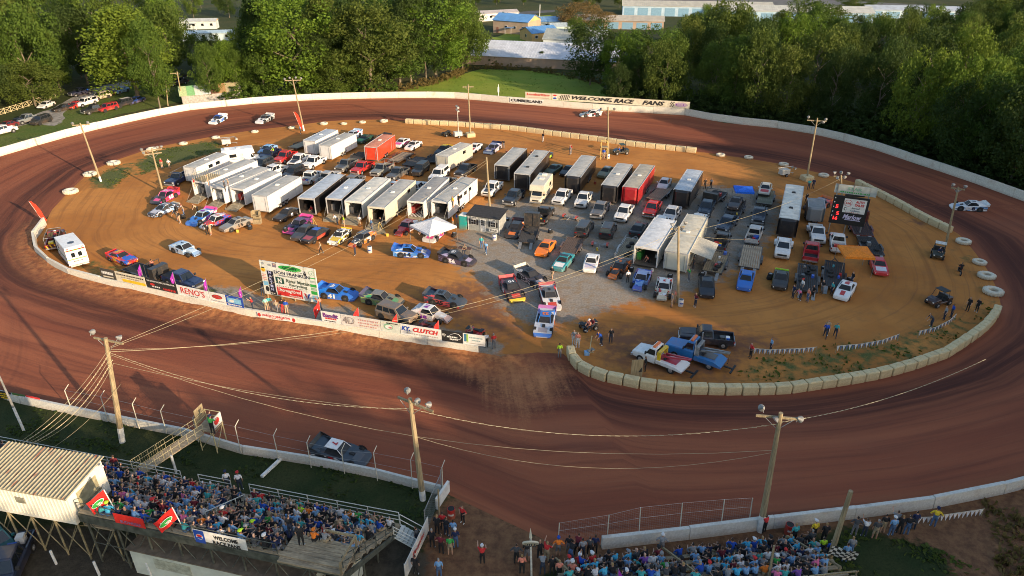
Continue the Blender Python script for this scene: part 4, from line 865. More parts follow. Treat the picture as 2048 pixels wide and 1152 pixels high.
# catch fence posts
def fence_run(label,posts,arm,mesh):
    root = thing('catch_fence',label,'fence',at(*posts[0][0]).xy.to_3d()); o = root.location; tops = []
    for (bx,by),(tx,ty) in posts:
        b_ = at(bx,by,.7); t = above(tx,ty,b_.y); t = Vector((b_.x+(t.x-b_.x)*.6,b_.y,t.z)); mb = MB().tube(b_-Vector((0,0,.5))-o,t-o,.038,n=6)
        if arm: mb.tube(t-o,t+Vector((.2,.45,.35))-o,.03,n=5)
        obj('fence_post',mb.mesh('fence_post'),M_flat((0.55,0.52,0.42),.6,.15),root); tops.append((b_,t))
    for f in (1.0,.55):
        ob('fence_cable',MB().path([b_.lerp(t,f)-o for b_,t in tops],.012,4),M_steel(),root)
    if mesh:
        mb = MB()
        for (b0,t0),(b1,t1) in zip(tops,tops[1:]):
            L = (b1-b0).length; n = int(L/.16)
            for i in range(n): mb.tube(b0.lerp(b1,i/n)-o,t0.lerp(t1,i/n)-o,.0035,n=3,cap=False)
            for k in range(13): mb.tube(b0.lerp(t0,k/13)-o,b1.lerp(t1,k/13)-o,.0035,n=3,cap=False)
        q = obj('wire_mesh',mb.mesh('wire_mesh'),M_steel(),root); q['kind'] = 'stuff'
fence_run('thin leaning catch fence posts on the wall below the tall stand',[((140,810),(129,781)),((213,832),(202,793)),((276,848),(265,808)),((331,858),(321,822)),((395,875),(386,836)),((480,896),(470,853)),((556,911),(546,871)),((621,926),(613,885)),((688,938),(683,901)),((754,952),(746,906)),((824,968),(822,920)),((886,982),(884,935))],True,False)
fence_run('white catch fence posts with wire mesh on the wall above the low stand',[((1116,1080),(1120,1046)),((1215,1068),(1218,1030)),((1279,1061),(1279,1015)),((1361,1051),(1363,1006)),((1444,1041),(1447,999)),((1500,1035),(1503,996))],False,True)
# gate panel and slanted screen by the gate
b = Board('gate_screen','white screen with red script running down beside the gate path','screen',at(812,1160),at(858,1062),.05,1.45,WV,None,.04); b.text('Peoples',.55,.5,.5,.4,RV,.02,.3); b.posts((.02,.5,.98),M_steel(),.04)
b = Board('gate_screen','short white wall end turned beside the pit gate','screen',at(876,1020),at(900,983),.02,1.1,WV,None,.2)
ob('gate_post',MB().tube((0,0,0),(.05,.1,3.2),.07),PW,None,at(879,1045)); tag(bpy.data.objects['gate_post'],'slim yellowish gate post at the end of the left wall','post')
gf = thing('gate_fence','chain link gate fence leaning between the wall end and the screen','fence',at(852,1066)); A = at(852,1066)-gf.location; B = at(884,990)-gf.location; mb = MB()
for i in range(16): p = A.lerp(B,i/15); mb.tube(p,p+Vector((0,0,2.2)),.008,n=3)
for k in range(12): z = Vector((0,0,.2*k)); mb.tube(A+z,B+z,.008,n=3)
q = obj('wire_mesh',mb.mesh('wire_mesh'),M_steel(),gf); q['kind'] = 'stuff'; ob('frame',MB().tube(A,A+Vector((0,0,2.3)),.04).tube(B,B+Vector((0,0,2.6)),.04).tube(A+Vector((0,0,2.2)),B+Vector((0,0,2.2)),.03),M_steel(),gf)
# low stand on the right
rA = at(1065,1150,.6); LS = thing('bleacher','low wooden bleacher full of people at the bottom right','bleacher',(2.5,33.35,0),math.atan2(.118,1)); LE = Vector((1,.118)).normalized(); LN = Vector((.118,-1)).normalized()
def lobj(name,mb,mat): return obj(name,mb.mesh(name),mat,LS)
def LG(s,n,z=0): p = Vector((2.5,33.35))+LE*s+LN*n; return Vector((p.x,p.y,z))
for k in range(6):
    y = -k*.75; z = .15+k*.28; lobj('seat_board',MB().box(.5,19.2,y-.28,y,z+.36,z+.41),PLANK); lobj('foot_board',MB().box(.5,19.2,y-.75,y-.4,z+.22,z+.27),PLANK)
    if k % 2 == 0:
        for x in (1,7,13,19): lobj('bearer',MB().box(x-.08,x+.08,y-.3,y,0,z+.36),PW)
for x0 in (.5,8.1,17.2): lobj('hand_rail',MB().loft([[(x0,.4,.9),(x0+.12,.4,.9),(x0+.12,.4,1.05),(x0,.4,1.05)],[(x0+1.5,-3.6,2.2),(x0+1.62,-3.6,2.2),(x0+1.62,-3.6,2.35),(x0+1.5,-3.6,2.35)]]).box(x0,x0+.12,.3,.42,0,.95).box(x0+.7,x0+.82,-1.7,-1.58,.5,1.6).box(x0+1.5,x0+1.62,-3.65,-3.53,1.2,2.3),PW)
lobj('back_rail',MB().box(12.6,19.4,-4.5,-4.42,2.75,2.85).box(12.6,19.4,-4.5,-4.42,2.3,2.4).tube((12.7,-4.46,0),(12.7,-4.46,2.85),.05).tube((16,-4.46,0),(16,-4.46,2.85),.05).tube((19.3,-4.46,0),(19.3,-4.46,2.85),.05),PW)
lobj('tall_post',MB().tube((13.9,-3.8,0),(14.0,-3.2,4.4),.08),PW)
b = Board('banner','white banner with blue lettering at the bottom edge below the bleacher','banner',LG(9.6,4.6),LG(13.4,4.6),1.9,2.9,WV,None,.03); b.text('RACE FANS',.6,.55,.6,.4,BV,.05)
root = thing('flag','purple feather flag standing among the low bleacher crowd','flag',LG(3.9,3.6),0); ob('flagpole',MB().tube((0,0,0),(-.2,0,4.2),.03),M_steel(),root)
obj('flag_cloth',flag_cloth(((-.2,0,4.2),(-.1,0,1.6),(.55,.1,2.6),(1.0,.1,1.3)),amp=.08).mesh('flag_cloth',True),M_cloth((0.30,0.03,0.42)),root); put_text('Raising',root,(.35,-.12,2.2),(.35,0,-.9),(.9,0,.35),1.3,.4,WV,.02)
root = thing('flag','chequered flag hanging from the short pole over the right bleacher','flag',at(1655,1130,1.2),0); mb = MB(); cells = {}
for i in range(9):
    for j in range(6): cells[i,j] = Vector((-.25+i*.25,-.3+.1*math.sin(i*1.1)+.05*j,2.1-.08*i-j*.22+.05*math.sin(i*.9+j)))
for i in range(8):
    for j in range(5): mb.face([cells[i,j],cells[i+1,j],cells[i+1,j+1],cells[i,j+1]],(i+j) % 2)
obj('flag_cloth',mb.mesh('flag_cloth'),[WV,KV],root)
sp = at(1063,1152); root = thing('round_sign','round cream sign on a striped post by the pit gate','sign',sp,0); ob('post',MB().tube((0,0,0),(-.1,.1,3.6),.07),M_flat((0.6,0.58,0.5)),root); ob('sign_disc',MB().tube((-.1,-.02,3.1),(-.1,.08,3.16),.55,n=18),CV,root); put_text('202',root,(-.1,-.045,3.09),(1,0,0),(0,.5,.86),.7,.36,KV,.03); ob('finial',MB().tube((-.1,.1,3.6),(-.12,.1,4.4),.12,.02),CV,root)
for (bx,by,tx,ty,lb) in ((113,1128,103,1086,'left'),(199,1150,190,1130,'middle'),(303,1152,294,1130,'right')):
    p = at(bx,by); o = ob('bollard',MB().tube((0,0,0),(-.08,.05,1.25),.09),PW2,None,p); tag(o,'white wooden bollard in the dark yard, %s of the three' % {'left':'leftmost','middle':'middle one','right':'rightmost'}[lb],'bollard','white bollards behind the grandstand')
def barrel(px,c,label,dark=False):
    p = at(*px); root = thing('barrel',label,'barrel',p); mb = MB(); r = []
    for z,q in ((0,.29),(.03,.30),(.28,.30),(.3,.315),(.32,.30),(.58,.30),(.6,.315),(.62,.30),(.86,.30),(.88,.29)): r.append([(q*math.cos(2*math.pi*k/14),q*math.sin(2*math.pi*k/14),z) for k in range(14)])
    obj('drum',mb.loft(r).mesh('drum'),M_paint(c),root); ob('opening',MB().disc((0,0,.883),.265,(0,0,1),14),M_flat((0.015,0.014,0.013)) if dark else M_flat((0.10,0.12,0.13)),root)
    ob('decal',MB().loft([[(.304*math.cos(a),.304*math.sin(a),z) for a in [R(-130+20*i) for i in range(5)]] for z in (.36,.54)],cap=False),BV if not dark else WV,root)
barrel((740,505),WHITE,'white drum by the bare orange chassis car'); barrel((989,480),WHITE,'white drum in front of the grey ticket cabin'); barrel((1361,612),WHITE,'white drum with blue badge at the trailer pole foot'); barrel((1216,317),WHITE,'white drum under the yellow photo platform')
barrel((1576,1066),RED,'red trash drum by the right wall',True); barrel((903,1034),RED,'red trash drum with the two red shirted men at the gate',True)

# ================================================================ BUILDINGS BEYOND THE TRACK
def house(c,ang,L,W,hw,rise,wc,rc,label,name='house',cat='house',nwin=3,gable=None,doors=1,porch=False,roll=0,z=0):
    p = at(*c); root = thing(name,label,cat,p,R(ang)); WM = M_flat(wc,.8,.1,.6,name='siding'); RM = M_flat(rc,.45,.12,.5,name='metal_roof'); x1,y1 = L/2,W/2
    def part(n,mb,m): return obj(n,mb.mesh(n),m,root)
    part('wall',MB().box(-x1,x1,-y1,y1,0,hw),WM)
    for sg in (-1,1): part('gable',MB().prism([(sg*x1-.02*sg,0),(sg*x1-.02*sg,0)],0,0) if 0 else MB().loft([[(sg*x1,-y1,hw),(sg*x1,y1,hw),(sg*x1,0,hw+rise)],[(sg*(x1-.15),-y1,hw),(sg*(x1-.15),y1,hw),(sg*(x1-.15),0,hw+rise)]]),M_flat(gable or wc,.8,.1,.6,name='siding'))
    o = .35
    for sg in (-1,1):
        e = hw-rise*o/y1; part('roof_slope',MB().loft([[(-x1-o,sg*(y1+o),e+.04),(x1+o,sg*(y1+o),e+.04),(x1+o,sg*(y1+o),e+.16),(-x1-o,sg*(y1+o),e+.16)],[(-x1-o,0,hw+rise+.04),(x1+o,0,hw+rise+.04),(x1+o,0,hw+rise+.16),(-x1-o,0,hw+rise+.16)]]),RM)
        mb = MB(); n = int(L/.9)
        for k in range(n+1): x = -x1-o+k*(L+2*o)/n; mb.loft([[(x-.03,sg*(y1+o),e+.162),(x+.03,sg*(y1+o),e+.162),(x,sg*(y1+o),e+.22)],[(x-.03,0,hw+rise+.162),(x+.03,0,hw+rise+.162),(x,0,hw+rise+.22)]])
        part('roof_seam',mb,RM)
    TR = M_flat((0.6,0.6,0.57),.6)
    for sg in (-1,1):
        for k in range(nwin):
            x = -x1+(k+.5)*L/nwin
            if sg < 0 and k == 0 and doors: part('door',MB().box(x-.5,x+.5,-y1-.06,-y1-.003,.05,2.1),M_flat((0.25,0.12,0.08))); continue
            f = part('window',MB().box(x-.6,x+.6,sg*(y1+.03)-.03,sg*(y1+.03)+.03,hw*.4,hw*.4+1.1),TR); ob('pane',MB().box(x-.5,x+.5,sg*(y1+.063)-.01,sg*(y1+.063)+.01,hw*.4+.1,hw*.4+1.0),M_glass(),f)
    for sg in (-1,1):
        if W > 6 and nwin: f = part('window',MB().box(sg*(x1+.003),sg*(x1+.05),-.6,.6,hw*.4,hw*.4+1.1),TR); ob('pane',MB().box(sg*(x1+.051),sg*(x1+.07),-.5,.5,hw*.4+.1,hw*.4+1.0),M_glass(),f)
    for k in range(roll): x = -x1+(k+.5)*L/roll; part('roller_door',MB().box(x-L/roll*.38,x+L/roll*.38,-y1-.05,-y1-.003,.05,hw*.82),M_flat((0.16,0.30,0.42),.6,.1))
    if porch: part('porch_roof',MB().box(-1.4,1.4,-y1-2.0,-y1-.05,2.3,2.4),RM); part('porch_post',MB().tube((-1.3,-y1-1.9,0),(-1.3,-y1-1.9,2.3),.08).tube((1.3,-y1-1.9,0),(1.3,-y1-1.9,2.3),.08),TR)
    return root
BR = (0.10,0.26,0.52); ORW = (0.62,0.36,0.14)
house((1034,64),-28,15,11,4.6,2.0,(0.36,0.27,0.19),BR,'large tan barn like house with bright blue metal roof',nwin=4,gable=ORW,porch=True)
house((1078,79),28,11,9,3.0,1.6,(0.58,0.35,0.13),BR,'low orange annex with blue roof in front of the barn house',nwin=3,doors=0)
house((1102,56),12,14,7,2.9,1.4,(0.48,0.55,0.55),(0.22,0.40,0.62),'pale blue grey bungalow with blue roof right of the barn house',nwin=5)
house((985,40),22,22,6,3.0,.9,(0.62,0.61,0.55),(0.42,0.38,0.36),'long white mobile home left of the blue roofed houses','mobile_home','mobile home',nwin=6,porch=True)
house((1078,124),-15,50,19,2.8,3.0,(0.32,0.24,0.18),(0.50,0.54,0.60),'long low storage building with pale blue white roof behind the meadow','storage_building','storage building',nwin=0)
house((1152,96),-12,20,17,3.8,2.2,(0.50,0.56,0.58),(0.34,0.36,0.32),'grey roofed metal garage with pale walls by the lane','garage','garage',nwin=0,doors=0)
house((1120,68),10,8,5,3,1,(0.45,0.55,0.5),(0.35,0.42,0.45),'small pale green shed among the trees right of the bungalow','shed','shed',nwin=2)
house((1390,30),-7,66,13,4.2,1.6,(0.36,0.48,0.58),(0.46,0.44,0.36),'long tan roofed warehouse with blue doors at the top','warehouse','warehouse',nwin=0,roll=11)
house((1590,40),-8,60,13,4.0,1.8,(0.36,0.50,0.60),(0.50,0.50,0.44),'second long warehouse with cream gable at the top right','warehouse','warehouse',nwin=0,roll=9,gable=(0.66,0.58,0.42))
house((1240,55),-8,34,10,3.2,1.4,(0.36,0.27,0.2),(0.44,0.40,0.32),'tan roofed storage block half hidden in the right trees','storage_building','storage building',nwin=0,roll=6)
house((1830,35),-10,44,10,3.4,1.4,(0.40,0.50,0.56),(0.42,0.47,0.52),'blue grey roofed warehouse behind the right wood','warehouse','warehouse',nwin=0,roll=6)
house((392,57),8,17,5,2.9,.8,(0.46,0.52,0.50),(0.42,0.44,0.42),'white mobile home with orange porch at upper left','mobile_home','mobile home',nwin=5,gable=ORW,porch=True)
house((400,80),10,24,5,2.6,.6,(0.40,0.50,0.52),(0.36,0.48,0.55),'long teal roofed trailer home below the white one','mobile_home','mobile home',nwin=6)
# painted barn with patchwork roof
p = at(424,200); br = thing('barn','small barn with a patchwork painted roof of green white and brown','barn',p,R(24)); BW = M_flat((0.32,0.30,0.27))
ob('wall',MB().box(-6.6,6.6,-3.2,3.2,0,2.2),BW,br); cols = [(0.40,0.48,0.25),(0.20,0.42,0.18),(0.55,0.58,0.52),(0.50,0.54,0.56),(0.16,0.07,0.05),(0.36,0.22,0.10),(0.40,0.34,0.2),(0.3,0.36,0.2)]
for i in range(8):
    for j in range(2): ob('roof_panel',MB().loft([[(-7+i*1.75,-3.7+j*3.7,2.25+j*1.5),(-7+i*1.75+1.73,-3.7+j*3.7,2.25+j*1.5),(-7+i*1.75+1.73,-3.7+j*3.7,2.33+j*1.5),(-7+i*1.75,-3.7+j*3.7,2.33+j*1.5)],[(-7+i*1.75,-.02+j*3.7,3.75-j*1.5*(1 if j else 0)),(-7+i*1.75+1.73,-.02+j*3.7,3.75-j*1.5*(1 if j else 0)),(-7+i*1.75+1.73,-.02+j*3.7,3.83-j*1.5*(1 if j else 0)),(-7+i*1.75,-.02+j*3.7,3.83-j*1.5*(1 if j else 0))]]),M_flat(cols[(i+j) % 8] if i < 7 else cols[6],.7,.15),br)
# wooden rail fence at left
fr = thing('rail_fence','weathered wooden crossbuck fence along the lane at far left','fence',at(0,231)); o = fr.location; A = at(-40,244)-o; B = at(112,196)-o; n = 13; FW = M_flat((0.45,0.38,0.22))
for i in range(n+1): q = A.lerp(B,i/n); ob('fence_post',MB().tube(q,q+Vector((0,0,1.4)),.09,n=5),FW,fr)
for i in range(n):
    a = A.lerp(B,i/n); b = A.lerp(B,(i+1)/n); u = Vector((0,0,1))
    for q0,q1 in ((1.25,1.25),(.2,.2),(.2,1.25),(1.25,.2)): ob('fence_rail',MB().tube(a+u*q0,b+u*q1,.06,n=4),FW,fr)

# ================================================================ TREES
def M_leaf(c1,c2,c3):
    def mk():
        m,t,b = newmat('foliage'); oi = nd(t,'ShaderNodeObjectInfo'); tc = nd(t,'ShaderNodeTexCoord'); n = noise(t,tc.outputs['Object'],9.0,4,.6)
        c = mixc(t,ramp(t,n,.35,.65),c1,c2); c = mixc(t,math_(t,'MULTIPLY',oi.outputs['Random'],.6),c,c3); t.links.new(c,b.inputs['Base Color']); b.inputs['Roughness'].default_value = .75; b.inputs['Specular IOR Level'].default_value = .25
        tr = nd(t,'ShaderNodeBsdfTranslucent'); t.links.new(mixc(t,.5,c,(0.16,0.22,0.02)),tr.inputs[0]); mx = nd(t,'ShaderNodeMixShader'); mx.inputs[0].default_value = .28
        out = t.nodes['Material Output']; t.links.new(b.outputs[0],mx.inputs[1]); t.links.new(tr.outputs[0],mx.inputs[2]); t.links.new(mx.outputs[0],out.inputs[0]); return m
    return cached(('leaf',c1,c2,c3),mk)
LEAF = {'green': M_leaf((0.032,0.078,0.010),(0.066,0.125,0.015),(0.10,0.125,0.018)),'bright': M_leaf((0.062,0.125,0.010),(0.11,0.185,0.016),(0.14,0.17,0.02)),'dark': M_leaf((0.018,0.042,0.008),(0.036,0.066,0.012),(0.05,0.07,0.016)),'olive': M_leaf((0.045,0.078,0.011),(0.078,0.11,0.016),(0.10,0.115,0.02)),'tan': M_leaf((0.15,0.11,0.035),(0.19,0.15,0.05),(0.16,0.09,0.04))}
BARK = M_wood((0.20,0.16,0.11),(8,8,1))
def crown_arrays(kind,seed,nb,nl,ls):
    rg = np.random.RandomState(seed); V = []
    for k in range(nb):
        u = rg.rand(); a = rg.rand()*2*np.pi
        if kind == 'cone': z = .14+.82*u**.9; rad = .27*(1-((z-.30)/.72)**2*(1 if z > .30 else .35))**.8
        elif kind == 'round': z = .16+.78*u; rad = .46*np.sqrt(max(.02,1-((z-.52)/.46)**2))
        elif kind == 'bush': z = .04+.85*u; rad = .62*np.sqrt(max(.02,1-((z-.40)/.58)**2))
        else: z = .16+.80*u; rad = .31*np.sqrt(max(.03,1-((z-.56)/.46)**2))*(1+.25*np.sin(z*21+seed))
        rr = rad*(.45+.55*np.sqrt(rg.rand()))*(1+.22*np.sin(a*3+seed+z*7)); br = (.06+.055*rg.rand())*(1.25 if kind in ('round','bush') else 1)
        c = np.array([rr*np.cos(a),rr*np.sin(a),z]); d = rg.normal(size=(nl,3)); d /= np.linalg.norm(d,axis=1)[:,None]; d[:,2] = d[:,2]*.8+.1
        P = c+d*br*(.65+.5*rg.rand(nl,1))
        nrm = d+.9*rg.normal(size=(nl,3)); nrm /= np.linalg.norm(nrm,axis=1)[:,None]; t1 = np.cross(nrm,rg.normal(size=(nl,3))); t1 /= np.linalg.norm(t1,axis=1)[:,None]+1e-9; t2 = np.cross(nrm,t1)
        s1 = ls*(.6+.8*rg.rand(nl,1)); s2 = s1*(.5+.4*rg.rand(nl,1))
        V.append(np.stack([P-t1*s1,P-t2*s2+t1*s1*.2,P+t1*s1,P+t2*s2-t1*s1*.1],1).reshape(-1,3))
    V = np.vstack(V); V[:,2] = np.maximum(V[:,2],.01); return V
def quads_mesh(name,V):
    me = bpy.data.meshes.new(name); n = len(V)//4; me.vertices.add(n*4); me.vertices.foreach_set('co',V.astype(np.float32).ravel()); me.loops.add(n*4); me.loops.foreach_set('vertex_index',np.arange(n*4,dtype=np.int32)); me.polygons.add(n); me.polygons.foreach_set('loop_start',np.arange(0,n*4,4,dtype=np.int32)); me.polygons.foreach_set('loop_total',np.full(n,4,dtype=np.int32)); me.materials.append(None); me.update(); me.validate(); return me
CROWN = {}
for kind,ns,nb,nl,ls in (('cone',2,150,130,.0105),('round',3,80,130,.0135),('tall',4,85,135,.0105),('bush',3,55,60,.034)):
    CROWN[kind] = [quads_mesh('crown',crown_arrays(kind,11*i+len(kind),nb,nl,ls)) for i in range(ns)]
def trunk_mesh(seed):
    rg = random.Random(seed); mb = MB(); pts = [Vector((rg.uniform(-.012,.012)*k,rg.uniform(-.012,.012)*k,.12*k)) for k in range(7)]
    for k in range(6): mb.tube(pts[k],pts[k+1],.018*(1-k*.13),.018*(1-(k+1)*.13),7,cap=False)
    for k in range(2,6):
        for j in range(2): a = rg.uniform(0,6.28); mb.tube(pts[k],pts[k]+Vector((math.cos(a)*.17,math.sin(a)*.17,.12)),.008,.003,5)
    return mb.mesh('trunk')
TRUNK = [trunk_mesh(i) for i in range(3)]
rt = random.Random(5)
def tree(loc,h,wd,kind,leaf,label,group=None,name='tree',cat='tree',dead=False):
    root = thing(name,label,cat,loc,rt.uniform(0,6.28),group); base = {'cone': .54,'round': .92,'tall': .62,'bush': 1.24}[kind]; s = wd/base
    c = obj('crown',rt.choice(CROWN[kind]),LEAF[leaf],root); c.scale = (s,s,h); t = obj('trunk',rt.choice(TRUNK),BARK,root); t.scale = (max(s,h*.5),max(s,h*.5),h); return root
def tree_px(base,top,wpx,kind,leaf,label,group=None,**k):
    p = at(*base); t = above(top[0],top[1],p.y); dist = (Vector((0,cP,-sP))).dot(p-Vector((0,0,CAM_H))); return tree(p,t.z,wpx*dist/FPX,kind,leaf,label,group,**k)
SINGLE = [((276,198),(276,16),140,'cone','bright','tall rounded bright green tree standing over the left car lot'),((325,150),(325,8),112,'round','olive','broad green tree just behind the tall rounded one'),((72,212),(72,126),108,'round','olive','round yellow green tree above the wooden fence at far left'),
 ((466,192),(465,84),66,'cone','bright','slim bright tree beside the patchwork barn'),((530,192),(522,88),78,'tall','green','medium green tree left of the tall twin trees'),((602,190),(598,-12),150,'tall','bright','tallest leafy green tree behind the upper floodlight pole'),((672,190),(690,100),96,'tall','green','lower green tree right of the tallest one'),
 ((745,186),(742,2),130,'tall','olive','open crowned tree with bare twigs showing above the wall'),((800,172),(806,40),104,'tall','green','green tree between the open crowned tree and the meadow'),((872,158),(866,-14),128,'tall','bright','tall bright tree at the left corner of the meadow'),((925,130),(928,5),80,'tall','olive','slender tree beside the mobile home gap'),((640,185),(655,60),90,'tall','dark','dark tree tucked behind the tallest green tree'),
 ((1100,118),(1082,104),20,'bush','dark','small dark bush at the long white roofed building'),((1083,132),(1083,103),20,'cone','dark','small conical evergreen in front of the long white roof'),((1035,128),(1030,110),40,'bush','dark','dark shrub near the left end of the long white roof'),((1165,60),(1165,4),96,'round','tan','large tan leaved tree behind the bungalow'),((1150,95),(1148,35),40,'round','green','green tree beside the small pale shed'),((1180,170),(1178,40),100,'round','dark','dark spreading tree over the garage end'),
 ((1290,195),(1295,52),100,'tall','green','green tree lit on top at the right of the meadow'),((1265,165),(1262,125),46,'round','olive','rounded olive bush tree inside the right wood edge'),((1232,198),(1228,148),56,'bush','green','leafy bush at the right corner of the meadow'),((1362,205),(1365,158),44,'bush','bright','bright yellow green sapling glowing at the dark wood edge'),((1308,200),(1300,155),60,'bush','dark','dark bush behind the welcome board'),
 ((1445,150),(1445,2),110,'round','olive','big rounded tree crown at the top of the right wood'),((1600,100),(1600,4),120,'round','olive','broad tree crown left of the bare white tree'),((1655,100),(1650,10),50,'tall','olive','slim crown next to the broad one at upper right'),((1745,75),(1738,30),62,'round','bright','sunlit crown in the middle of the right wood'),((1850,150),(1848,70),66,'round','bright','yellow green dome shaped tree in the right wood'),((1970,90),(1965,-8),130,'round','olive','large sunlit tree at the upper right corner'),((1985,190),(1985,142),110,'round','olive','low sunlit tree above the right wall'),
 ((1420,120),(1418,88),34,'round','bright','sunlit small crown left of the dark gap'),((1480,160),(1480,88),40,'tall','bright','thin sunlit tree in the dark right wood'),((1710,30),(1712,-12),60,'tall','olive','bare branched white tree by the warehouses'),((925,60),(925,45),40,'bush','dark','shrub under the mobile home'),((1010,40),(1015,22),26,'bush','green','shrub at the right end of the mobile home')]
for b_,t_,w_,k_,l_,lb in SINGLE: tree_px(b_,t_,w_,k_,l_,lb,name='bush' if 'bush' in lb or 'shrub' in lb else 'tree',cat='bush' if 'bush' in lb or 'shrub' in lb else 'tree')
# canopy line of the photograph: highest row a tree may reach at each column
CAN = [(-200,-60),(0,-40),(350,-30),(362,62),(440,66),(470,70),(500,40),(530,-20),(900,-20),(940,0),(950,95),(1140,100),(1165,60),(1210,70),(1290,58),(1350,55),(1390,12),(1450,6),(1500,42),(1540,28),(1580,8),(1640,12),(1670,36),(1720,28),(1770,34),(1800,14),(1840,8),(1870,55),(1900,12),(1960,-10),(2300,-30)]
def can(px):
    for (x0,y0),(x1,y1) in zip(CAN,CAN[1:]):
        if x0 <= px <= x1: return y0+(y1-y0)*(px-x0)/(x1-x0)
    return -30
def project(p):
    d = p-Vector((0,0,CAM_H)); zc = d.y*cP-d.z*sP; return 1024+FPX*d.x/zc,576-FPX*(d.y*sP+d.z*cP)/zc
KEEP_OUT = [[(-60,322),(0,302),(250,228),(420,192),(500,170),(480,150),(380,148),(300,150),(200,165),(60,206),(-60,235)],[(640,205),(800,180),(880,158),(965,136),(1100,141),(1205,165),(1232,205),(1130,212),(1010,205)],[(935,150),(930,20),(1150,5),(1185,80),(1215,150)],[(1275,45),(1720,62),(1960,55),(1960,-15),(1275,-15)],[(350,95),(450,95),(450,40),(350,40)]]
KO = [[tuple(at(*q).xy) for q in k] for k in KEEP_OUT]; OUTW = [(p.x,p.y) for p in OUTER]
cand = []; yy = 112
while yy < 470:
    xx = -330
    while xx < 330:
        cand.append((xx+rt.uniform(-3.2,3.2),yy+rt.uniform(-3.2,3.2))); xx += 7 if yy < 260 else 12
    yy += 6.6 if yy < 260 else 13
CA = np.array(cand); bad = poly_w(CA,OUTW,.1,True) > .5
for k in KO: bad |= poly_w(CA,k,.1,True) > .5
bad |= dist_line(CA,np.array(OUTW+[OUTW[0]])) < 5.0
wood = []
for (x,y),bd in zip(cand,bad):
    if bd: continue
    p = Vector((x,y,0)); px,py = project(p)
    if px < -160 or px > 2210: continue
    hmax = above(px,-25 if y > (325 if px < 600 else 368) else can(px),y).z; left = px < 1000
    h = min(rt.uniform(12,25) if left else rt.uniform(9,19)+max(0,(210-y))*.02*(px > 1350),hmax)
    t_ = project(Vector((x,y,h)))
    if h < 2.5 or t_[1] < -160 or (h < 5.5 and rt.random() < .5): continue
    k_ = ('bush' if h < 5.5 else rt.choice(['tall','round','round','tall','cone'] if left else ['round','tall','round','round']))
    wood.append((math.hypot(x,y),p,h,left,k_,px,t_[1],h*rt.uniform(.38,.6)*(1.15 if k_ == 'round' else .85)))
wood.sort(key=lambda q: q[0]); hor = [900.0]*120; cnt = 0
for D,p,h,left,k_,px,ty,wd in wood:          # front to back: keep the trees that show above those before them
    wp = wd*FPX/D*.38; i0,i1 = [max(0,min(119,int((px+s_*wp+200)/20))) for s_ in (-1,1)]; seen = sum(hor[i] > ty+5 for i in range(i0,i1+1))/(i1-i0+1)
    if seen < .34: continue
    for i in range(i0,i1+1): hor[i] = min(hor[i],ty)
    if h < 5.5: tree(p,h,h*1.3,'bush','dark','low dark bush between the buildings and the wood','low bushes by the buildings','bush','bush'); continue
    side = 'behind the far left wall' if left else 'along the right wall'; depth = 'fronting' if D < (205 if left else 165) else ('inside' if D < (250 if left else 200) else 'deep in')
    lf = rt.choices(['dark','green','olive','bright'],[.30,.34,.24,.12] if left else [.34,.28,.26,.12])[0]; form = {'tall': 'tall','round': 'round crowned','cone': 'pointed'}[k_]; col = {'dark': 'dark green','green': 'mid green','olive': 'olive','bright': 'bright green'}[lf]
    tree(p,h,wd,k_,lf,'%s %s tree %s the wood %s' % (form,col,depth,side),'trees of the %s wood' % ('left' if left else 'right')); cnt += 1
print('wood trees',cnt)
# brush along the wood edges: thickets nobody could count
def thicket(name,P,step,hr,leaf,wr=1.2):
    V = []; Q = resample([Vector(p) for p in P],step)
    src = [crown_arrays('bush',70+i,26,36,.045) for i in range(3)]
    for q in Q:
        h = rt.uniform(*hr); a = rt.uniform(0,6.28); M3 = np.array([[math.cos(a),-math.sin(a),0],[math.sin(a),math.cos(a),0],[0,0,1]]); B_ = src[rt.randrange(3)] @ M3.T
        V.append(B_*np.array([h*wr,h*wr,h])+np.array([q.x+rt.uniform(-1,1),q.y+rt.uniform(-1,1),0]))
    o = obj(name,quads_mesh(name,np.vstack(V)),LEAF[leaf]); o['kind'] = 'stuff'
def offs(px,d):
    P = pts2(px); return [(p.x+(p.x-CEN.x)/(p-CEN).length*d,p.y+(p.y-CEN.y)/(p-CEN).length*d) for p in P]
thicket('undergrowth',offs([(1230,222),(1374,231),(1449,246),(1536,254),(1636,270),(1718,291),(1836,330),(1936,362),(2048,403)],5.6),1.7,(2.0,4.2),'dark'); thicket('undergrowth',offs([(1374,231),(1449,246),(1536,254),(1636,270),(1718,291),(1836,330),(1936,362),(2048,403)],9.5),2.2,(3.0,6),'dark')
thicket('undergrowth',offs([(470,211),(512,207),(590,202),(662,199),(735,197),(790,196)],5.0),1.6,(1.8,4.2),'green')
thicket('dry_weeds',[tuple(at(*q).xy) for q in [(740,192),(800,184),(850,172),(905,156),(930,142)]],1.3,(.9,2.2),'tan'); thicket('dry_weeds',[tuple(at(*q).xy) for q in [(940,140),(1000,138),(1060,142),(1120,150),(1200,168)]],1.4,(.8,2.0),'tan'); thicket('hedge',[tuple(at(*q).xy) for q in [(940,118),(960,122),(985,130)]],2,(3,5),'dark')
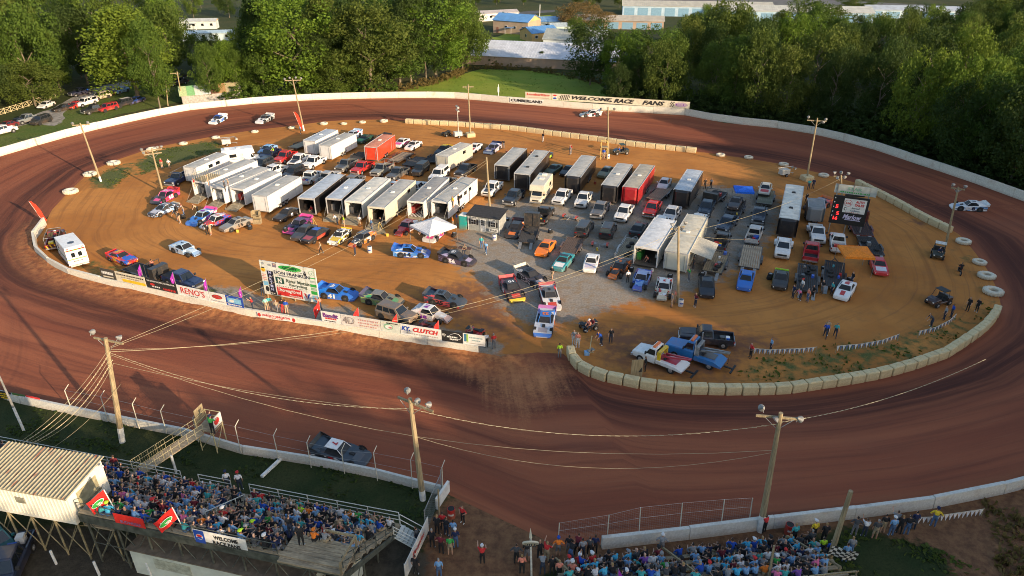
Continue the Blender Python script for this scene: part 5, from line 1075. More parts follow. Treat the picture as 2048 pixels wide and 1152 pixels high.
# infield weeds
def tufts(name,px,n,h,leaf,seed):
    rg = np.random.RandomState(seed); poly = [tuple(at(*q).xy) for q in px]; A_ = np.array(poly); lo,hi = A_.min(0),A_.max(0); P = lo+(hi-lo)*rg.rand(n,2); P = P[poly_w(P,poly,.1,True) > .5]; m = len(P); cl = np.sin(P[:,0]*.9+seed)+np.sin(P[:,1]*1.3+P[:,0]*.4)+rg.normal(size=m)*.5; P = P[cl > .2]; m = len(P)
    a = rg.rand(m,1)*6.28; d = np.hstack([np.cos(a),np.sin(a)])*(.08+.12*rg.rand(m,1)); hh = h*(.4+.8*rg.rand(m,1)); ln = rg.normal(size=(m,2))*.12; z0 = np.zeros((m,1))+.012
    V = np.stack([np.hstack([P-d,z0]),np.hstack([P+d,z0]),np.hstack([P+d*.7+ln,hh]),np.hstack([P-d*.7+ln,hh])],1).reshape(-1,3); o = obj(name,quads_mesh(name,V),LEAF[leaf]); o['kind'] = 'stuff'
tufts('infield_weeds',[(1490,718),(1600,700),(1800,672),(1900,640),(1960,605),(1985,620),(1960,655),(1850,722),(1700,758),(1560,775),(1460,772)],2200,.22,'olive',3)
tufts('infield_grass',[(265,330),(310,300),(430,280),(450,300),(360,325),(285,350)],2600,.09,'olive',4); tufts('infield_grass',[(185,375),(178,357),(250,325),(262,350),(225,378)],1100,.09,'olive',5)
tufts('meadow_grass',[(780,191),(880,162),(965,140),(1100,145),(1200,170),(1222,198),(1130,206),(1010,198),(870,188)],3500,.10,'bright',9); tufts('lot_grass',[(0,298),(250,227),(420,194),(480,172),(380,162),(300,167),(220,174),(140,202),(110,255),(0,285)],3500,.10,'green',10); tufts('bank_grass',[(1700,1055),(1880,1100),(1980,1152),(2000,1230),(1640,1230),(1660,1100)],1800,.14,'olive',6); tufts('dry_bank_grass',[(1960,1000),(2100,960),(2200,1050),(2200,1230),(1990,1230),(1985,1080)],3000,.35,'tan',7); tufts('lawn_grass',[(0,800),(87,815),(585,921),(880,985),(850,1040),(512,955),(0,868)],9000,.16,'dark',8)
# the tall wood to the right of and behind the camera, whose shadow lies over the near stretch
V = []; rb = random.Random(12); src = [crown_arrays('tall',200+i,60,46,.032) for i in range(3)]
line = [(22,-42),(58,-36),(84,-16),(100,8),(118,38),(136,66),(150,86),(160,104),(172,130),(186,160),(206,196)]
for row in range(3):
    for q in resample([Vector(p)+Vector((.735,-.678))*row*8 for p in line],7.5):
        h = rb.uniform(25,32); wv = h*rb.uniform(.95,1.25); a = rb.uniform(0,6.28); M3 = np.array([[math.cos(a),-math.sin(a),0],[math.sin(a),math.cos(a),0],[0,0,1]])
        V.append((src[rb.randrange(3)] @ M3.T)*np.array([wv,wv,h])+np.array([q.x+rb.uniform(-2,2),q.y+rb.uniform(-2,2),0]))
o = obj('wood',quads_mesh('wood',np.vstack(V)),LEAF['green']); o['kind'] = 'stuff'

# ================================================================ VEHICLE BUILDERS  (x forward, y left, origin on the ground under the middle)
def pose(f,r):
    a = at(*f); b = at(*r); d = a-b; return (a+b)/2,math.atan2(d.y,d.x),d.length
def wheel_m(r,wd):
    def mk():
        mb = MB(); n = 14; rr = []
        for y,q in ((-wd/2,r*.62),(-wd/2,r*.93),(-wd/2+.04,r),(wd/2-.04,r),(wd/2,r*.93),(wd/2,r*.62)): rr.append([(q*math.cos(2*math.pi*k/n),y,q*math.sin(2*math.pi*k/n)) for k in range(n)])
        return mb.loft(rr).mesh('wheel')
    return cached(('wheel',r,wd),mk)
def rim_m(r,wd):
    def mk():
        mb = MB(); n = 12
        for sg in (-1,1): mb.tube((0,sg*(wd/2-.03),0),(0,sg*(wd/2+.012),0),r*.6,r*.5,n); mb.tube((0,sg*(wd/2+.01),0),(0,sg*(wd/2+.03),0),r*.16,n=6)
        return mb.mesh('rim')
    return cached(('rim',r,wd),mk)
RIMS = M_flat((0.38,0.38,0.38),.35,.25,5,.5,name='alloy')
def wheels(root,xs,y,r,wd,rim=None,ysteer=0):
    for x in xs:
        for sg in (-1,1):
            wv = obj('wheel',wheel_m(r,wd),M_tyre(),root,(x,sg*y,r)); obj('rim',rim_m(r,wd),rim or RIMS,wv)
def sec(x,hw,zb,zt,ch=.1,top=.92):
    return [(x,-hw*.93,zb),(x,-hw,zb+ch*.8),(x,-hw,zt-ch),(x,-hw*top,zt),(x,hw*top,zt),(x,hw,zt-ch),(x,hw,zb+ch*.8),(x,hw*.93,zb)]
def lerp3(a,b,t): return Vector(a).lerp(Vector(b),t)
def gq(c,u0,u1,v0,v1,off=.012):
    """pane inset in the quad c = bottom-left, bottom-right, top-right, top-left, set proud by off"""
    bl,br,tr,tl = [Vector(p) for p in c]; n = (br-bl).cross(tl-bl).normalized()*off
    P = lambda u,v: bl.lerp(br,u).lerp(tl.lerp(tr,u),v)+n
    return [P(u0,v0),P(u1,v0),P(u1,v1),P(u0,v1)]
def greenhouse(xf,xr,xtf,xtr,zb,zt,wb,wt,rz=.04):
    b = [(xf,-wb*.96,zb),(xf,wb*.96,zb),(xr,wb*.96,zb),(xr,-wb*.96,zb)]
    return dict(xf=xf,xr=xr,xtf=xtf,xtr=xtr,zb=zb,zt=zt,wb=wb,wt=wt)
def gh_mesh(mb,g,m=0):
    r = [[(g['xf'],-g['wb'],g['zb']-.05),(g['xf'],g['wb'],g['zb']-.05),(g['xr'],g['wb'],g['zb']-.05),(g['xr'],-g['wb'],g['zb']-.05)],
         [(g['xtf'],-g['wt'],g['zt']),(g['xtf'],g['wt'],g['zt']),(g['xtr'],g['wt'],g['zt']),(g['xtr'],-g['wt'],g['zt'])],
         [(g['xtf']-.1,-g['wt']+.1,g['zt']+.05),(g['xtf']-.1,g['wt']-.1,g['zt']+.05),(g['xtr']+.1,g['wt']-.1,g['zt']+.05),(g['xtr']+.1,-g['wt']+.1,g['zt']+.05)]]
    mb.loft(r,m)
def gh_glass(key,g,root,nside,rear=True,mat=None,side=True):
    G = mat or M_glass(); zb,zt = g['zb'],g['zt']
    F = [(g['xf'],-g['wb'],zb-.05),(g['xf'],g['wb'],zb-.05),(g['xtf'],g['wt'],zt),(g['xtf'],-g['wt'],zt)]
    obj('windshield',cached((key,'ws'),lambda: MB().face(gq(F,.06,.94,.12,.93)).mesh('windshield')),G,root)
    Rr = [(g['xr'],g['wb'],zb-.05),(g['xr'],-g['wb'],zb-.05),(g['xtr'],-g['wt'],zt),(g['xtr'],g['wt'],zt)]
    if rear: obj('rear_window',cached((key,'rw'),lambda: MB().face(gq(Rr,.08,.92,.18,.9)).mesh('rear_window')),G,root)
    if side:
        for sg in (-1,1):
            S_ = [(g['xr'],-g['wb'],zb-.05),(g['xf'],-g['wb'],zb-.05),(g['xtf'],-g['wt'],zt),(g['xtr'],-g['wt'],zt)]
            if sg > 0: S_ = [(x,-y,z) for x,y,z in (S_[1],S_[0],S_[3],S_[2])]
            for k in range(nside):
                a = .05+k*.9/nside; e = a+.9/nside-.04
                obj('side_window',cached((key,'sw',sg,k,nside),lambda: MB().face(gq(S_,a,e,.2,.9)).mesh('side_window')),G,root)
def small(name,key,fn,mat,root): return obj(name,cached(key,lambda: fn(MB()).mesh(name)),mat,root)
VG = {}
def group_of(k): return {'pickup': 'pickup trucks','car': 'cars and vans','late_model': 'flat sided dirt race cars','modified': 'open wheel dirt race cars','stock_car': 'stock race cars','trailer': 'enclosed trailers','flatbed_trailer': 'open trailers'}[k]

def pickup(f,r,col,label,cab='crew',bed='open',hood=None,dually=False,L=5.7,rack=False,group='pickup trucks',load=None,open_hood=False,z=0,dust=.3):
    if 1050 < f[0] < 1420 and f[1] > 380 and r[0] > f[0]: r = (r[0]-6,r[1])
    p,h,d = pose(f,r); root = thing('pickup_truck',label,'pickup truck',p,h,group); root.location.z = z
    P = M_paint(col,dust=dust); xr = {'crew': -1.0,'ext': -.6,'single': -.1}[cab]; K = ('pk',cab)
    g = greenhouse(1.18,xr-.02,.52,xr+.12,1.12,1.84,.90,.72)
    def body(mb):
        mb.loft([sec(2.78,.78,.48,.98),sec(2.70,.90,.44,1.06),sec(2.2,.97,.40,1.12),sec(1.22,.98,.38,1.17),sec(1.0,.98,.36,1.15),sec(xr-.05,.98,.36,1.15)],0)
        gh_mesh(mb,g)
        for x in (1.82,-1.72):
            for sg in (-1,1): mb.disc((x,sg*.985,.44),.49,(0,sg,0),14,1)
        return mb
    obj('body',cached(K+('body',),lambda: body(MB()).mesh('body')),[P,M_black()],root)
    gh_glass(K,g,root,2 if cab == 'crew' else (2 if cab == 'ext' else 1))
    def bedm(mb):
        x0,x1 = -2.72,xr-.07
        for sg in (-1,1): mb.loft([[(x0,sg*.97,.45),(x0,sg*.82,.45),(x0,sg*.82,1.07),(x0,sg*.95,1.10)],[(x1,sg*.97,.42),(x1,sg*.82,.42),(x1,sg*.82,1.07),(x1,sg*.95,1.10)]],0)
        mb.box(x0,x1,-.82,.82,.45,.68,1); mb.box(x1-.06,x1-.002,-.82,.82,.68,1.08,0); return mb
    small_bed = obj('bed',cached(K+('bed',),lambda: bedm(MB()).mesh('bed')),[P,M_flat((0.03,0.03,0.032),.8,.4)],root)
    obj('tailgate',cached('tailgate',lambda: MB().box(-2.80,-2.725,-.93,.93,.55,1.09).mesh('tailgate')),P,root)
    if bed == 'cover': obj('bed_cover',cached(K+('cv',),lambda: MB().box(-2.7,xr-.1,-.84,.84,1.08,1.12).mesh('bed_cover')),M_black(),root)
    if bed == 'cap':
        cg = greenhouse(xr-.1,-2.72,xr-.2,-2.6,1.12,1.78,.92,.76); o_ = obj('bed_cap',cached(K+('cap',),lambda: (lambda mb: (gh_mesh(mb,cg),mb)[1])(MB()).mesh('bed_cap')),P,root)
        gh_glass(K+('capg',),cg,root,1)
    if bed in ('gear','rack'):
        rg = random.Random(int(f[0])); 
        for k in range(4):
            x = rg.uniform(-2.3,xr-.4); y = rg.uniform(-.5,.5); s_ = rg.uniform(.15,.32)
            ob('cargo',MB().box(x-s_,x+s_,y-s_,y+s_,.69,.69+s_*rg.uniform(1,2.4)),M_paint(rg.choice([YELLOW,GREY,WHITE,DGREY,RED,BLUE])),root)
    if bed == 'rack' or rack: ob('ladder_rack',MB().tube((-2.5,-.9,1.1),(-2.5,-.9,1.9),.03).tube((-2.5,.9,1.1),(-2.5,.9,1.9),.03).tube((-2.5,-.9,1.9),(-2.5,.9,1.9),.03).tube((-2.5,-.9,1.9),(1.0,-.8,1.95),.03).tube((-2.5,.9,1.9),(1.0,.8,1.95),.03).tube((1,-.8,1.95),(1,.8,1.95),.03),M_steel(),root)
    if hood: small('hood_panel','pk_hood',lambda mb: mb.loft([[(2.6,-.5,1.095),(2.6,.5,1.095),(2.6,.45,1.11),(2.6,-.45,1.11)],[(1.35,-.6,1.185),(1.35,.6,1.185),(1.35,.55,1.21),(1.35,-.55,1.21)]]),M_paint(hood),root)
    else: small('hood_panel','pk_hood2',lambda mb: mb.loft([[(2.5,-.42,1.10),(2.5,.42,1.10),(2.5,.38,1.125),(2.5,-.38,1.125)],[(1.35,-.5,1.19),(1.35,.5,1.19),(1.35,.46,1.22),(1.35,-.46,1.22)]]),P,root)
    for sg in (-1,1):
        small('headlight',('pk_hl',sg),lambda mb: mb.box(2.70,2.80,sg*.62,sg*.88,.82,.98),M_lens(),root)
        small('taillight',('pk_tl',sg),lambda mb: mb.box(-2.82,-2.72,sg*.84,sg*.96,.75,1.02),M_tail(),root)
        small('mirror',('pk_mi',sg),lambda mb: mb.box(.85,1.02,sg*.97,sg*1.22,1.18,1.42),M_black(),root)
    small('grille','pk_gr',lambda mb: mb.box(2.76,2.81,-.58,.58,.72,.96),M_black(),root)
    small('front_bumper','pk_fb',lambda mb: mb.loft([[(2.72,-.95,.42),(2.88,-.8,.42),(2.88,-.8,.66),(2.72,-.95,.66)],[(2.72,.95,.42),(2.88,.8,.42),(2.88,.8,.66),(2.72,.95,.66)]]),M_chrome(),root)
    small('rear_bumper','pk_rb',lambda mb: mb.box(-2.95,-2.8,-.9,.9,.45,.62),M_chrome(),root)
    if dually:
        for sg in (-1,1): small('fender_flare',('pk_ff',sg),lambda mb: mb.loft([[(-2.45,sg*.95,.5),(-2.45,sg*.95,.8),(-2.45,sg*1.0,.8),(-2.45,sg*1.0,.5)],[(-2.1,sg*.95,.5),(-2.1,sg*.95,1.04),(-2.1,sg*1.22,.98),(-2.1,sg*1.24,.5)],[(-1.35,sg*.95,.5),(-1.35,sg*.95,1.04),(-1.35,sg*1.22,.98),(-1.35,sg*1.24,.5)],[(-1.0,sg*.95,.5),(-1.0,sg*.95,.8),(-1.0,sg*1.0,.8),(-1.0,sg*1.0,.5)]]),P,root)
    wheels(root,(1.82,-1.72),.86,.40,.27)
    if d > 0 and (d < 4.4 or d > 6.6): pass
    return root

CARSPEC = {
 'sedan': (dict(st=[(2.38,.68,.34,.62),(2.30,.84,.26,.70),(1.6,.90,.22,.82),(.9,.92,.20,.92),(-1.35,.92,.20,.95),(-2.15,.88,.26,.93),(-2.36,.74,.38,.82)],g=(1.0,-1.72,.2,-1.02,.92,1.36,.82,.60),wx=(1.42,-1.38),r=.33,ns=2)),
 'coupe': (dict(st=[(2.28,.66,.32,.58),(2.20,.84,.24,.68),(1.5,.90,.20,.80),(.7,.92,.18,.90),(-1.25,.92,.20,.95),(-2.0,.88,.26,.93),(-2.2,.76,.38,.84)],g=(.85,-1.6,.05,-.8,.90,1.28,.80,.58),wx=(1.38,-1.32),r=.33,ns=1)),
 'suv': (dict(st=[(2.36,.74,.42,.86),(2.28,.88,.36,.98),(1.6,.93,.32,1.06),(1.0,.95,.30,1.10),(-2.15,.95,.30,1.10),(-2.34,.86,.42,1.06)],g=(1.08,-2.28,.42,-2.1,1.08,1.72,.88,.70),wx=(1.45,-1.42),r=.38,ns=3)),
 'van': (dict(st=[(2.46,.74,.36,.76),(2.38,.90,.28,.88),(1.7,.95,.24,1.0),(1.3,.96,.24,1.04),(-2.2,.96,.26,1.04),(-2.42,.88,.38,.98)],g=(1.55,-2.36,.65,-2.2,1.02,1.70,.90,.72),wx=(1.5,-1.45),r=.35,ns=3))}
def car(kind,f,r,col,label,name=None,cat=None,group=None,number=None,ncol=WHITE,hood=None,roof=None,stripe=None,spoiler=None,race=False,side=None,z=0,tilt=None,extra=None,dust=.3,hatch=False):
    p,h,d = pose(f,r); S_ = CARSPEC[kind]
    name = name or ('stock_car' if race else {'sedan': 'car','coupe': 'car','suv': 'sport_utility_vehicle','van': 'minivan'}[kind])
    root = thing(name,label,cat or ('race car' if race else {'sedan': 'car','coupe': 'car','suv': 'SUV','van': 'minivan'}[kind]),p,h,group); root.location.z = z
    if tilt: root.rotation_euler.y = tilt
    ac = [q for q in (hood,roof,side,ncol,RED,WHITE) if q and q != col]; P = M_livery(col,ac[0],ac[1],dust) if race and (hood or side) and number else M_paint(col,dust=dust); g = greenhouse(*S_['g']); st = S_['st']; r_ = S_['r']; wx = S_['wx']; W = .92
    def body(mb):
        mb.loft([sec(x,w_,a,b_,.12,.9) for x,w_,a,b_ in st],0); gh_mesh(mb,g)
        for x in wx:
            for sg in (-1,1): mb.disc((x,sg*(max(q[1] for q in st)+.004),r_+.03),r_*1.2,(0,sg,0),14,1)
        return mb
    obj('body',cached(('car',kind,'body'),lambda: body(MB()).mesh('body')),[P,M_black()],root)
    gh_glass(('car',kind),g,root,S_['ns'],mat=M_flat((0.02,0.02,0.02),.6,.3) if race else None)
    xf,xrr = st[0][0],st[-1][0]; zt0 = st[0][3]
    for sg in (-1,1):
        small('headlight',('car',kind,'hl',sg),lambda mb: mb.box(xf-.1,xf-.005,sg*.5,sg*.74,zt0-.14,zt0-.01),M_lens(),root)
        small('taillight',('car',kind,'tl',sg),lambda mb: mb.box(xrr-.01,xrr+.1,sg*.5,sg*.78,st[-1][3]-.2,st[-1][3]-.05),M_tail(),root)
        if not race: small('mirror',('car',kind,'mi',sg),lambda mb: mb.box(g['xf']-.35,g['xf']-.2,sg*W,sg*(W+.2),g['zb']+.02,g['zb']+.18),P,root)
    small('front_bumper',('car',kind,'fb'),lambda mb: mb.loft([[(xf-.06,-.8,.26),(xf+.06,-.66,.26),(xf+.06,-.66,.46),(xf-.06,-.8,.46)],[(xf-.06,.8,.26),(xf+.06,.66,.26),(xf+.06,.66,.46),(xf-.06,.8,.46)]]),M_black() if not race else P,root)
    small('rear_bumper',('car',kind,'rb'),lambda mb: mb.box(xrr-.07,xrr+.05,-.78,.78,.34,.52),P,root)
    wheels(root,wx,.80,r_,.22)
    hx0,hx1 = g['xf']+.12,xf-.35; h0 = [q for q in st if q[0] < xf-.3][0]
    def top_z(x):
        for a,b_ in zip(st,st[1:]):
            if b_[0] <= x <= a[0]: t = (a[0]-x)/(a[0]-b_[0]); return a[3]+(b_[3]-a[3])*t
        return st[0][3]
    if hood:
        small('hood_decal',('car',kind,'hd'),lambda mb: [mb.face([(a,-.6,top_z(a)+.012),(a,.6,top_z(a)+.012),(b_,.62,top_z(b_)+.012),(b_,-.62,top_z(b_)+.012)]) for a,b_ in ((hx1,1.6),(1.6,hx0))] and mb,M_paint(hood),root)
    if roof: small('roof_panel',('car',kind,'rf'),lambda mb: mb.face([(g['xtf']-.12,-.52,g['zt']+.058),(g['xtf']-.12,.52,g['zt']+.058),(g['xtr']+.12,.52,g['zt']+.058),(g['xtr']+.12,-.52,g['zt']+.058)][::-1]),M_paint(roof),root)
    if stripe:
        for a,b_ in ((hx1,1.6),(1.6,hx0),(g['xr']-.05,-2.1)): put_quad('stripe',root,((a+b_)/2,0,(top_z(a)+top_z(b_))/2+.02),(a-b_,0,top_z(a)-top_z(b_)),(0,1,0),abs(a-b_),.5,M_paint(stripe))
        put_quad('stripe',root,((g['xtf']+g['xtr'])/2,0,g['zt']+.065),(1,0,0),(0,1,0),abs(g['xtf']-g['xtr'])-.2,.5,M_paint(stripe))
    wmax = max(q[1] for q in st)
    if side:
        for sg in (-1,1): put_quad('side_decal',root,(-.1,sg*(wmax+.006),.56),(sg*-1,0,0),(0,0,1),1.9,.42,M_paint(side))
    if number:
        N = M_flat(ncol,.5,.1,name='number_vinyl')
        for sg in (-1,1): put_text(number,root,(-.15,sg*(wmax+.012),.62),(-sg,0,0),(0,0,1),.32*len(number)+.15,.48,N,.04,name='number')
        put_text(number,root,((g['xtf']+g['xtr'])/2,0,g['zt']+.07),(0,-1,0),(1,0,0),.34*len(number),.5,N,.04,name='number')
    if spoiler: small('spoiler',('car',kind,'sp'),lambda mb: mb.box(xrr+.02,xrr+.08,-.8,.8,st[-1][3],st[-1][3]+.22),M_paint(spoiler),root)
    if race: small('roll_cage',('car',kind,'rc'),lambda mb: mb.tube((g['xtf'],-.5,.5),(g['xtf'],.5,1.2),.03).tube((g['xtr'],-.5,1.2),(g['xtr'],.5,.5),.03),M_steel(),root)
    if hatch: small('open_hatch',('car',kind,'oh'),lambda mb: mb.loft([[(g['xtr'],-.7,g['zt']+.03),(g['xtr'],.7,g['zt']+.03),(g['xtr'],.7,g['zt']+.08),(g['xtr'],-.7,g['zt']+.08)],[(g['xtr']-.95,-.62,g['zt']+.22),(g['xtr']-.95,.62,g['zt']+.22),(g['xtr']-.95,.62,g['zt']+.27),(g['xtr']-.95,-.62,g['zt']+.27)]]),P,root)
    return root

def late_model(f,r,top,side,label,roof=None,spoiler=None,number=None,ncol=WHITE,nose=None,hood=None,z=0,cover=None,rim=None,group='flat sided dirt race cars',dust=.22):
    p,h,d = pose(f,r); root = thing('late_model_race_car',label,'race car',p,h,group); root.location.z = z
    ac = [hood,roof,spoiler,ncol,RED,WHITE,ORANGE,BLUE]; ac = [q for q in ac if q and q != top and q != side]; lv = label.startswith('all'); T_ = M_paint(top,dust=dust); Sd = M_paint(side,dust=dust) if lv else M_livery(side,ac[0],ac[1],dust)
    st = [(2.46,.62,.10,.20),(2.38,.86,.09,.30),(2.1,1.0,.09,.44),(1.5,1.02,.10,.60),(.75,1.03,.12,.76),(.2,1.03,.12,.83),(-1.2,1.03,.12,.96),(-2.3,1.03,.26,1.04)]
    def lm(mb):
        rr = [[(x,-w_,a),(x,-w_,b_-.03),(x,-w_*.97,b_),(x,w_*.97,b_),(x,w_,b_-.03),(x,w_,a)] for x,w_,a,b_ in st]
        mb.loft(rr,0,True,lambda a,k: (2 if a < 2 else (0 if k in (1,2,3) else 1)))
        for x in (1.38,-1.30):
            for sg in (-1,1): mb.disc((x,sg*1.034,.38),.48,(0,sg,0),14,3)
        return mb
    obj('body',cached('lm_body',lambda: lm(MB()).mesh('body')),[T_,Sd,M_paint(nose or top,dust=dust),M_black()],root)
    Rf = M_paint(roof or top,dust=dust)
    small('roof','lm_roof',lambda mb: mb.loft([[(.0,-.60,1.29),(.0,.60,1.29),(.0,.58,1.33),(.0,-.58,1.33)],[(-1.15,-.60,1.31),(-1.15,.60,1.31),(-1.15,.58,1.36),(-1.15,-.58,1.36)]]),Rf,root)
    for sg in (-1,1):
        small('sail_panel',('lm_sail',sg),lambda mb: mb.loft([[(-1.0,sg*.60,1.31),(-1.15,sg*.60,1.31),(-2.25,sg*.95,1.03),(-1.05,sg*.92,.96)],[(-1.0,sg*.575,1.31),(-1.15,sg*.575,1.31),(-2.25,sg*.92,1.03),(-1.05,sg*.89,.96)]]),Sd,root)
        small('spoiler_fin',('lm_fin',sg),lambda mb: mb.loft([[(-2.5,sg*.99,.98),(-2.5,sg*.99,1.34),(-2.3,sg*.99,1.30),(-1.6,sg*.99,1.0)],[(-2.5,sg*1.02,.98),(-2.5,sg*1.02,1.34),(-2.3,sg*1.02,1.30),(-1.6,sg*1.02,1.0)]]),M_paint(spoiler or side),root)
        small('roof_post',('lm_post',sg),lambda mb: mb.tube((.55,sg*.68,.79),(.0,sg*.57,1.30),.03),Rf,root)
    small('spoiler','lm_spoiler',lambda mb: mb.loft([[(-2.3,-.98,1.02),(-2.3,.98,1.02),(-2.34,.98,1.02),(-2.34,-.98,1.02)],[(-2.5,-.98,1.34),(-2.5,.98,1.34),(-2.54,.98,1.34),(-2.54,-.98,1.34)]]),M_paint(spoiler or side),root)
    small('windshield_opening','lm_ws',lambda mb: mb.face([(.5,-.62,.82),(.5,.62,.82),(.03,.55,1.28),(.03,-.55,1.28)]),M_flat((0.02,0.02,0.022),.4,.2),root)
    small('cockpit','lm_cp',lambda mb: mb.face([(.45,-.9,.83),(-1.1,-.9,.972),(-1.1,.9,.972),(.45,.9,.83)][::-1]),M_flat((0.018,0.018,0.02),.8,.3),root)
    small('hood_scoop','lm_scoop',lambda mb: mb.loft([[(1.25,-.16,.66),(1.25,.16,.66),(1.25,.12,.74),(1.25,-.12,.74)],[(.85,-.18,.74),(.85,.18,.74),(.85,.15,.86),(.85,-.15,.86)]]),M_black(),root)
    if hood: small('hood_decal','lm_hd',lambda mb: mb.face([(1.95,-.5,.49),(1.95,.5,.49),(1.3,.5,.655),(1.3,-.5,.655)]),M_paint(hood),root)
    if cover: small('deck_decal','lm_dd',lambda mb: mb.face([(-1.3,-.7,.985),(-1.3,.7,.985),(-2.2,.7,1.048),(-2.2,-.7,1.048)][::-1]),M_paint(cover),root)
    if number:
        N = M_flat(ncol,.5,.1,name='number_vinyl')
        for sg in (-1,1): put_text(number,root,(-.35,sg*1.045,.52),(-sg,0,0),(0,0,1),.4*len(number)+.1,.55,N,.05,name='number')
        put_text(number,root,(-.55,0,1.375),(0,-1,0),(1,0,0),.36*len(number),.55,N,.05,name='number')
    wheels(root,(1.38,-1.30),.90,.36,.32,rim or M_flat((0.05,0.05,0.05),.5))
    return root

def modified(f,r,body,side,label,roof=None,nose=None,number=None,ncol=WHITE,z=0,group='open wheel dirt race cars',dust=.25):
    p,h,d = pose(f,r); root = thing('modified_race_car',label,'race car',p,h,group); root.location.z = z
    ac = [q for q in (nose,roof,ncol,RED,WHITE,BLUE) if q and q != body and q != side]; B_ = M_livery(body,ac[0],ac[1],dust); Sd = M_livery(side,ac[1],ac[0],dust)
    def bm(mb):
        st = [(.55,.93,.18,.78),(-.2,.96,.18,.86),(-1.3,.96,.2,.95),(-2.15,.94,.36,1.0)]
        mb.loft([[(x,-w_,a),(x,-w_,b_),(x,w_,b_),(x,w_,a)] for x,w_,a,b_ in st],0,True,lambda a,k: 0 if k == 1 else 1)
        for sg in (-1,1): mb.disc((-1.35,sg*.966,.37),.46,(0,sg,0),14,2)
        return mb
    obj('body',cached('mod_body',lambda: bm(MB()).mesh('body')),[B_,Sd,M_black()],root)
    small('hood','mod_hood',lambda mb: mb.loft([[(x,-w_,.28),(x,-w_,b_),(x,w_,b_),(x,w_,.28)] for x,w_,b_ in ((1.75,.42,.62),(1.2,.46,.74),(.55,.5,.84))]),B_,root)
    small('nose','mod_nose',lambda mb: mb.loft([[(x,-w_,a),(x,-w_,b_),(x,w_,b_),(x,w_,a)] for x,w_,a,b_ in ((2.3,.5,.12,.26),(2.2,.58,.12,.36),(1.76,.5,.14,.58))]),M_paint(nose or body,dust=dust),root)
    small('front_bumper','mod_fb',lambda mb: mb.tube((2.42,-.5,.34),(2.42,.5,.34),.035).tube((2.42,-.4,.34),(2.1,-.4,.3),.03).tube((2.42,.4,.34),(2.1,.4,.3),.03),M_steel(),root)
    small('axle','mod_ax',lambda mb: mb.tube((1.42,-.85,.36),(1.42,.85,.36),.045).tube((1.42,-.8,.4),(.6,-.5,.45),.03).tube((1.42,.8,.4),(.6,.5,.45),.03),M_black(),root)
    Rf = M_paint(roof or body,dust=dust)
    small('roof','mod_roof',lambda mb: mb.loft([[(.05,-.62,1.32),(.05,.62,1.32),(.05,.6,1.36),(.05,-.6,1.36)],[(-1.2,-.62,1.30),(-1.2,.62,1.30),(-1.2,.6,1.34),(-1.2,-.6,1.34)]]),Rf,root)
    for sg in (-1,1):
        small('roof_post',('mod_post',sg),lambda mb: mb.tube((.5,sg*.7,.82),(.04,sg*.58,1.33),.03),Rf,root)
        small('quarter_panel',('mod_q',sg),lambda mb: mb.loft([[(-.9,sg*.62,1.3),(-1.2,sg*.62,1.3),(-2.1,sg*.93,1.0),(-1.0,sg*.95,.93)],[(-.9,sg*.59,1.3),(-1.2,sg*.59,1.3),(-2.1,sg*.9,1.0),(-1.0,sg*.92,.93)]]),Sd,root)
    small('windshield_opening','mod_ws',lambda mb: mb.face([(.5,-.66,.85),(.5,.66,.85),(.07,.58,1.3),(.07,-.58,1.3)]),M_flat((0.02,0.02,0.022),.4,.2),root)
    small('cockpit','mod_cp',lambda mb: mb.face([(.5,-.85,.80),(-1.1,-.85,.945),(-1.1,.85,.945),(.5,.85,.80)][::-1]),M_flat((0.018,0.018,0.02),.8,.3),root)
    if number:
        N = M_flat(ncol,.5,.1,name='number_vinyl')
        for sg in (-1,1): put_text(number,root,(-.5,sg*.975,.52),(-sg,0,0),(0,0,1),.36*len(number)+.1,.5,N,.05,name='number')
        put_text(number,root,(-.6,0,1.385),(0,-1,0),(1,0,0),.36*len(number),.5,N,.05,name='number')
    wheels(root,(1.42,),.88,.34,.28,M_flat((0.05,0.05,0.05),.5)); wheels(root,(-1.35,),.84,.36,.32,M_flat((0.05,0.05,0.05),.5))
    return root

